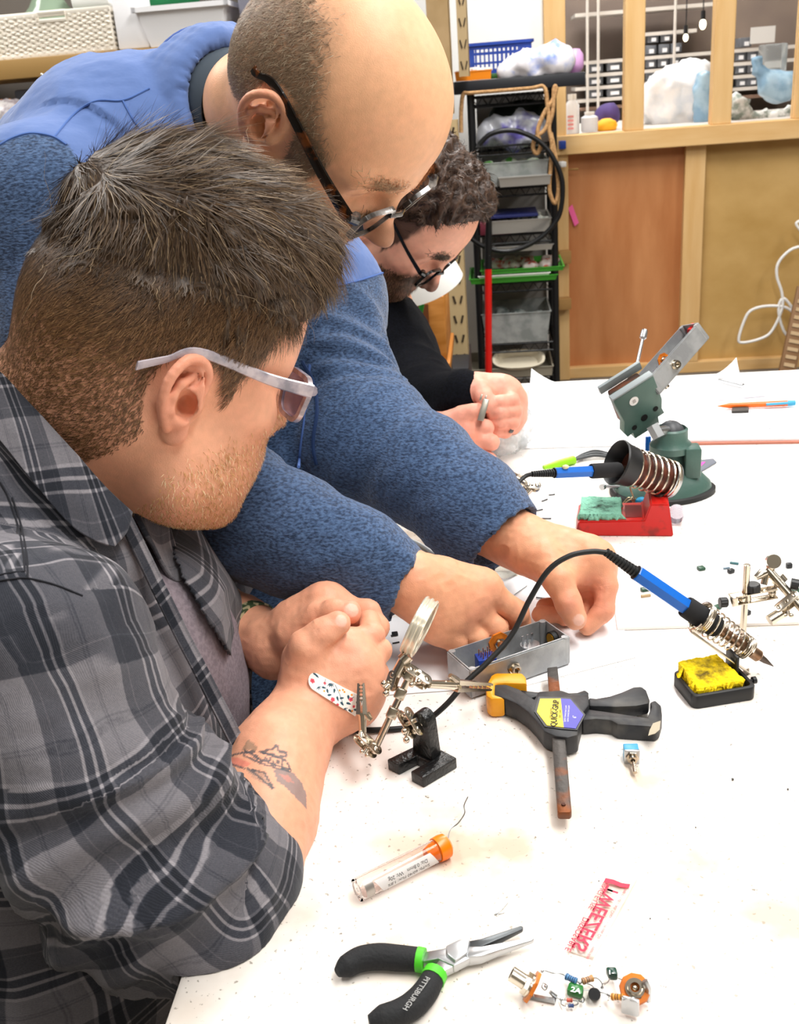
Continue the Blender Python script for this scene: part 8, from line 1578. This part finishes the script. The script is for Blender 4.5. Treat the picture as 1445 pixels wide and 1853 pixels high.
# ---- worn things: bandage, wristband, glasses of the nearest person
def px_patch(field, pl_top, pl_bot, nu, nv_, d0, d1, off):
    a = spline([(x, y, 0) for x, y in pl_top], 1)[:, :2]; tp = np.array([np.array(pl_top[0])+(np.array(pl_top[1])-np.array(pl_top[0]))*t for t in np.linspace(0, 1, nu)]); bt = np.array([np.array(pl_bot[0])+(np.array(pl_bot[1])-np.array(pl_bot[0]))*t for t in np.linspace(0, 1, nu)])
    uvg = np.array([[tp[i]*(1-t)+bt[i]*t for t in np.linspace(0, 1, nv_)] for i in range(nu)]).reshape(-1, 2); p = hit(field, uvg, d0, d1); nn_ = (CAM-p)/np.linalg.norm(CAM-p, axis=1)[:, None]; return p+nn_*off, uvg
nu, nv2 = 150, 48; A0_, A1_, B1_, B0_ = [(400+x/4.25, 1040+y/4.25) for x, y in [(690, 735), (1110, 955), (1030, 1090), (655, 850)]]
p, uvg = px_patch(near, [A0_, A1_], [B0_, B1_], nu, nv2, .6, 1.0, .0024); uu = np.repeat(np.linspace(0, 1, nu), nv2); vv = np.tile(np.linspace(0, 1, nv2), nu); X = uu*3.3; Y = vv
c = np.tile(LC('fbf8f2'), (len(p), 1))
def leaf(cx, cy, l, w, an, col): 
    x = (X-cx)*cos(an)+(Y-cy)*sin(an); y = -(X-cx)*sin(an)+(Y-cy)*cos(an); m = ((x/l)**2+(y/(w*(1-.35*x/l)))**2) < 1; c[m] = LC(col)
NV, PKc, OR = '1d4a5c', 'ee5566', 'f59a22'
for cx, cy, an in [(.42, .15, .4), (.28, .10, .1), (1.25, .62, .9), (1.45, .75, -.7), (1.6, .42, 1.2), (1.95, .7, .8), (2.15, .55, -.6), (2.3, .8, .3), (2.45, .35, .9), (2.62, .62, -.2), (3.05, .4, .7), (3.15, .7, -.5), (2.9, .9, .1), (1.0, .55, -.3)]: leaf(cx, cy, .13, .055, an, NV)
for cx, cy in [(.68, .70), (1.18, .20), (2.55, .95), (1.3, .18), (3.12, .12)]:
    for k in range(4): leaf(cx+.09*cos(.8*k-.6), cy+.09*sin(.8*k-.6), .10, .025, .8*k-.6, NV)
for cx, cy, s_ in [(.26, .55, 1), (1.72, .88, .9), (2.62, .38, .85), (.95, .30, .6), (2.95, .62, .55), (2.1, .98, .6)]:
    for k in range(5): a_ = 2*pi*k/5; m = (X-cx-.085*s_*cos(a_))**2+(Y-cy-.085*s_*sin(a_))**2 < (.062*s_)**2; c[m] = LC(PKc)
    c[(X-cx)**2+(Y-cy)**2 < (.035*s_)**2] = LC('b02a40')
for cx, cy in [(1.08, .72), (2.0, .14), (2.12, .2), (2.55, .15), (3.0, .85), (1.85, .25)]: c[(X-cx)**2+(Y-cy)**2 < .055**2] = LC(OR)
for a_, b_ in [((.9, .05), (.95, .3)), ((1.5, .1), (1.9, .4)), ((1.9, .4), (2.3, .75)), ((2.7, .2), (2.6, .4))]: c[segdist(np.stack([X, Y], 1), [a_, b_]) < .014] = LC(NV)
i = np.arange(nu-1)[:, None]*nv2; j = np.arange(nv2-1)[None]; Q = np.stack([i+j, i+j+1, i+nv2+j+1, i+nv2+j], -1).reshape(-1, 4); qc_ = np.stack([X, Y], 1)[Q].mean(1); rnd = (qc_[:, 0] < .45) & (((qc_[:, 0]-.45)/.45)**2+((qc_[:, 1]-.5)/.5)**2 > 1); Q = Q[~rnd]
if (vnormals(p, Q)*(CAM-p)).sum() < 0: Q = Q[:, ::-1]
used = np.unique(Q); mpp = np.full(len(p), -1); mpp[used] = np.arange(len(used)); p, c, Q = p[used], c[used], mpp[Q]; res = thicken(p, Q, .0022, col=c); bd = rawmesh('bandage', res[0], res[1], attrcol_mat('printed_bandage', .6, bump=.1, nz=.0), person, col=res[2]); bd['label'] = 'white adhesive bandage printed with pink flowers and navy leaves'
# camouflage wristband on the far wrist
w0, w1 = P(446, 1146, .946), P(466, 1152, .938); ax = norm(w1-w0); mb = MB(); wc = P(456, 1150, .942); mb.rings([(wc-ax*.0055, .0305), (wc-ax*.005, .0322), (wc+ax*.005, .0318), (wc+ax*.0055, .0300)], ax, 44, False); wb = mb.build('wristband', mat('camouflage', '3f5134', .6, c2='b7ad88', scale=120, detail=1, lo=.5, hi=.53), person); wb['label'] = 'camouflage patterned wristband'
glasses(H1, R1, person, mat('marbled_acetate', 'cfc3cb', .25, c2='8b8796', scale=60, trans=.25), mat('lens_tint', 'b8a8bd', .05, trans=.9, ior=1.1), mat('marbled_acetate', 'cfc3cb'), dz=.004, x0=.114, earp=(-.004, .0875, .038), tip=(-.045, .0860, .020), label='pale marbled eyeglasses')
# ---------------------------------------------------------------- light
w = bpy.data.worlds.new('world'); SC.world = w; w.use_nodes = True; bg = w.node_tree.nodes['Background']; bg.inputs[0].default_value = (1, .97, .93, 1); bg.inputs[1].default_value = .6
def area(loc, size, e, col=(1, .98, .95), tilt=0):
    l = bpy.data.lights.new('added_area_light', 'AREA'); l.shape = 'RECTANGLE'; l.size, l.size_y = size; l.energy = e; l.color = col
    o = bpy.data.objects.new('added_area_light', l); COL.objects.link(o); o.location = loc; o.rotation_euler = (tilt, 0, radians(6)); return o
area((.8, .5, 3.0), (.4, 2.2), 74); area((-1.2, 1.0, 3.0), (.4, 2.2), 38); area((.6, 3.4, 3.0), (.5, 2.0), 85); area((2.8, 2.0, 3.0), (.5, 2.4), 60); area((-1.8, 2.9, 3.0), (.5, 1.5), 40); area((1.0, 5.75, 3.0), (2.5, .5), 80); area((.6, -1.6, 2.9), (1.8, .8), 40, tilt=radians(-25))  # area lights added to brighten the room and storeroom, no fixtures
# ---------------------------------------------------------------- camera
cd = bpy.data.cameras.new('camera'); cam = bpy.data.objects.new('camera', cd); COL.objects.link(cam); SC.camera = cam
cd.sensor_fit = 'VERTICAL'; cd.sensor_height = 24; cd.lens = 24*FPX/1853; cd.clip_start = .02
cam.matrix_world = Matrix(((_R[0], _U[0], -_fw[0], CAM[0]), (_R[1], _U[1], -_fw[1], CAM[1]), (_R[2], _U[2], -_fw[2], CAM[2]), (0, 0, 0, 1)))
cd.dof.use_dof = True; cd.dof.focus_distance = .86; cd.dof.aperture_fstop = 13
vs = SC.view_settings; vs.view_transform = 'Standard'; vs.look = 'None'; vs.gamma = 1; vs.exposure = 0
SC.display_settings.display_device = 'sRGB'
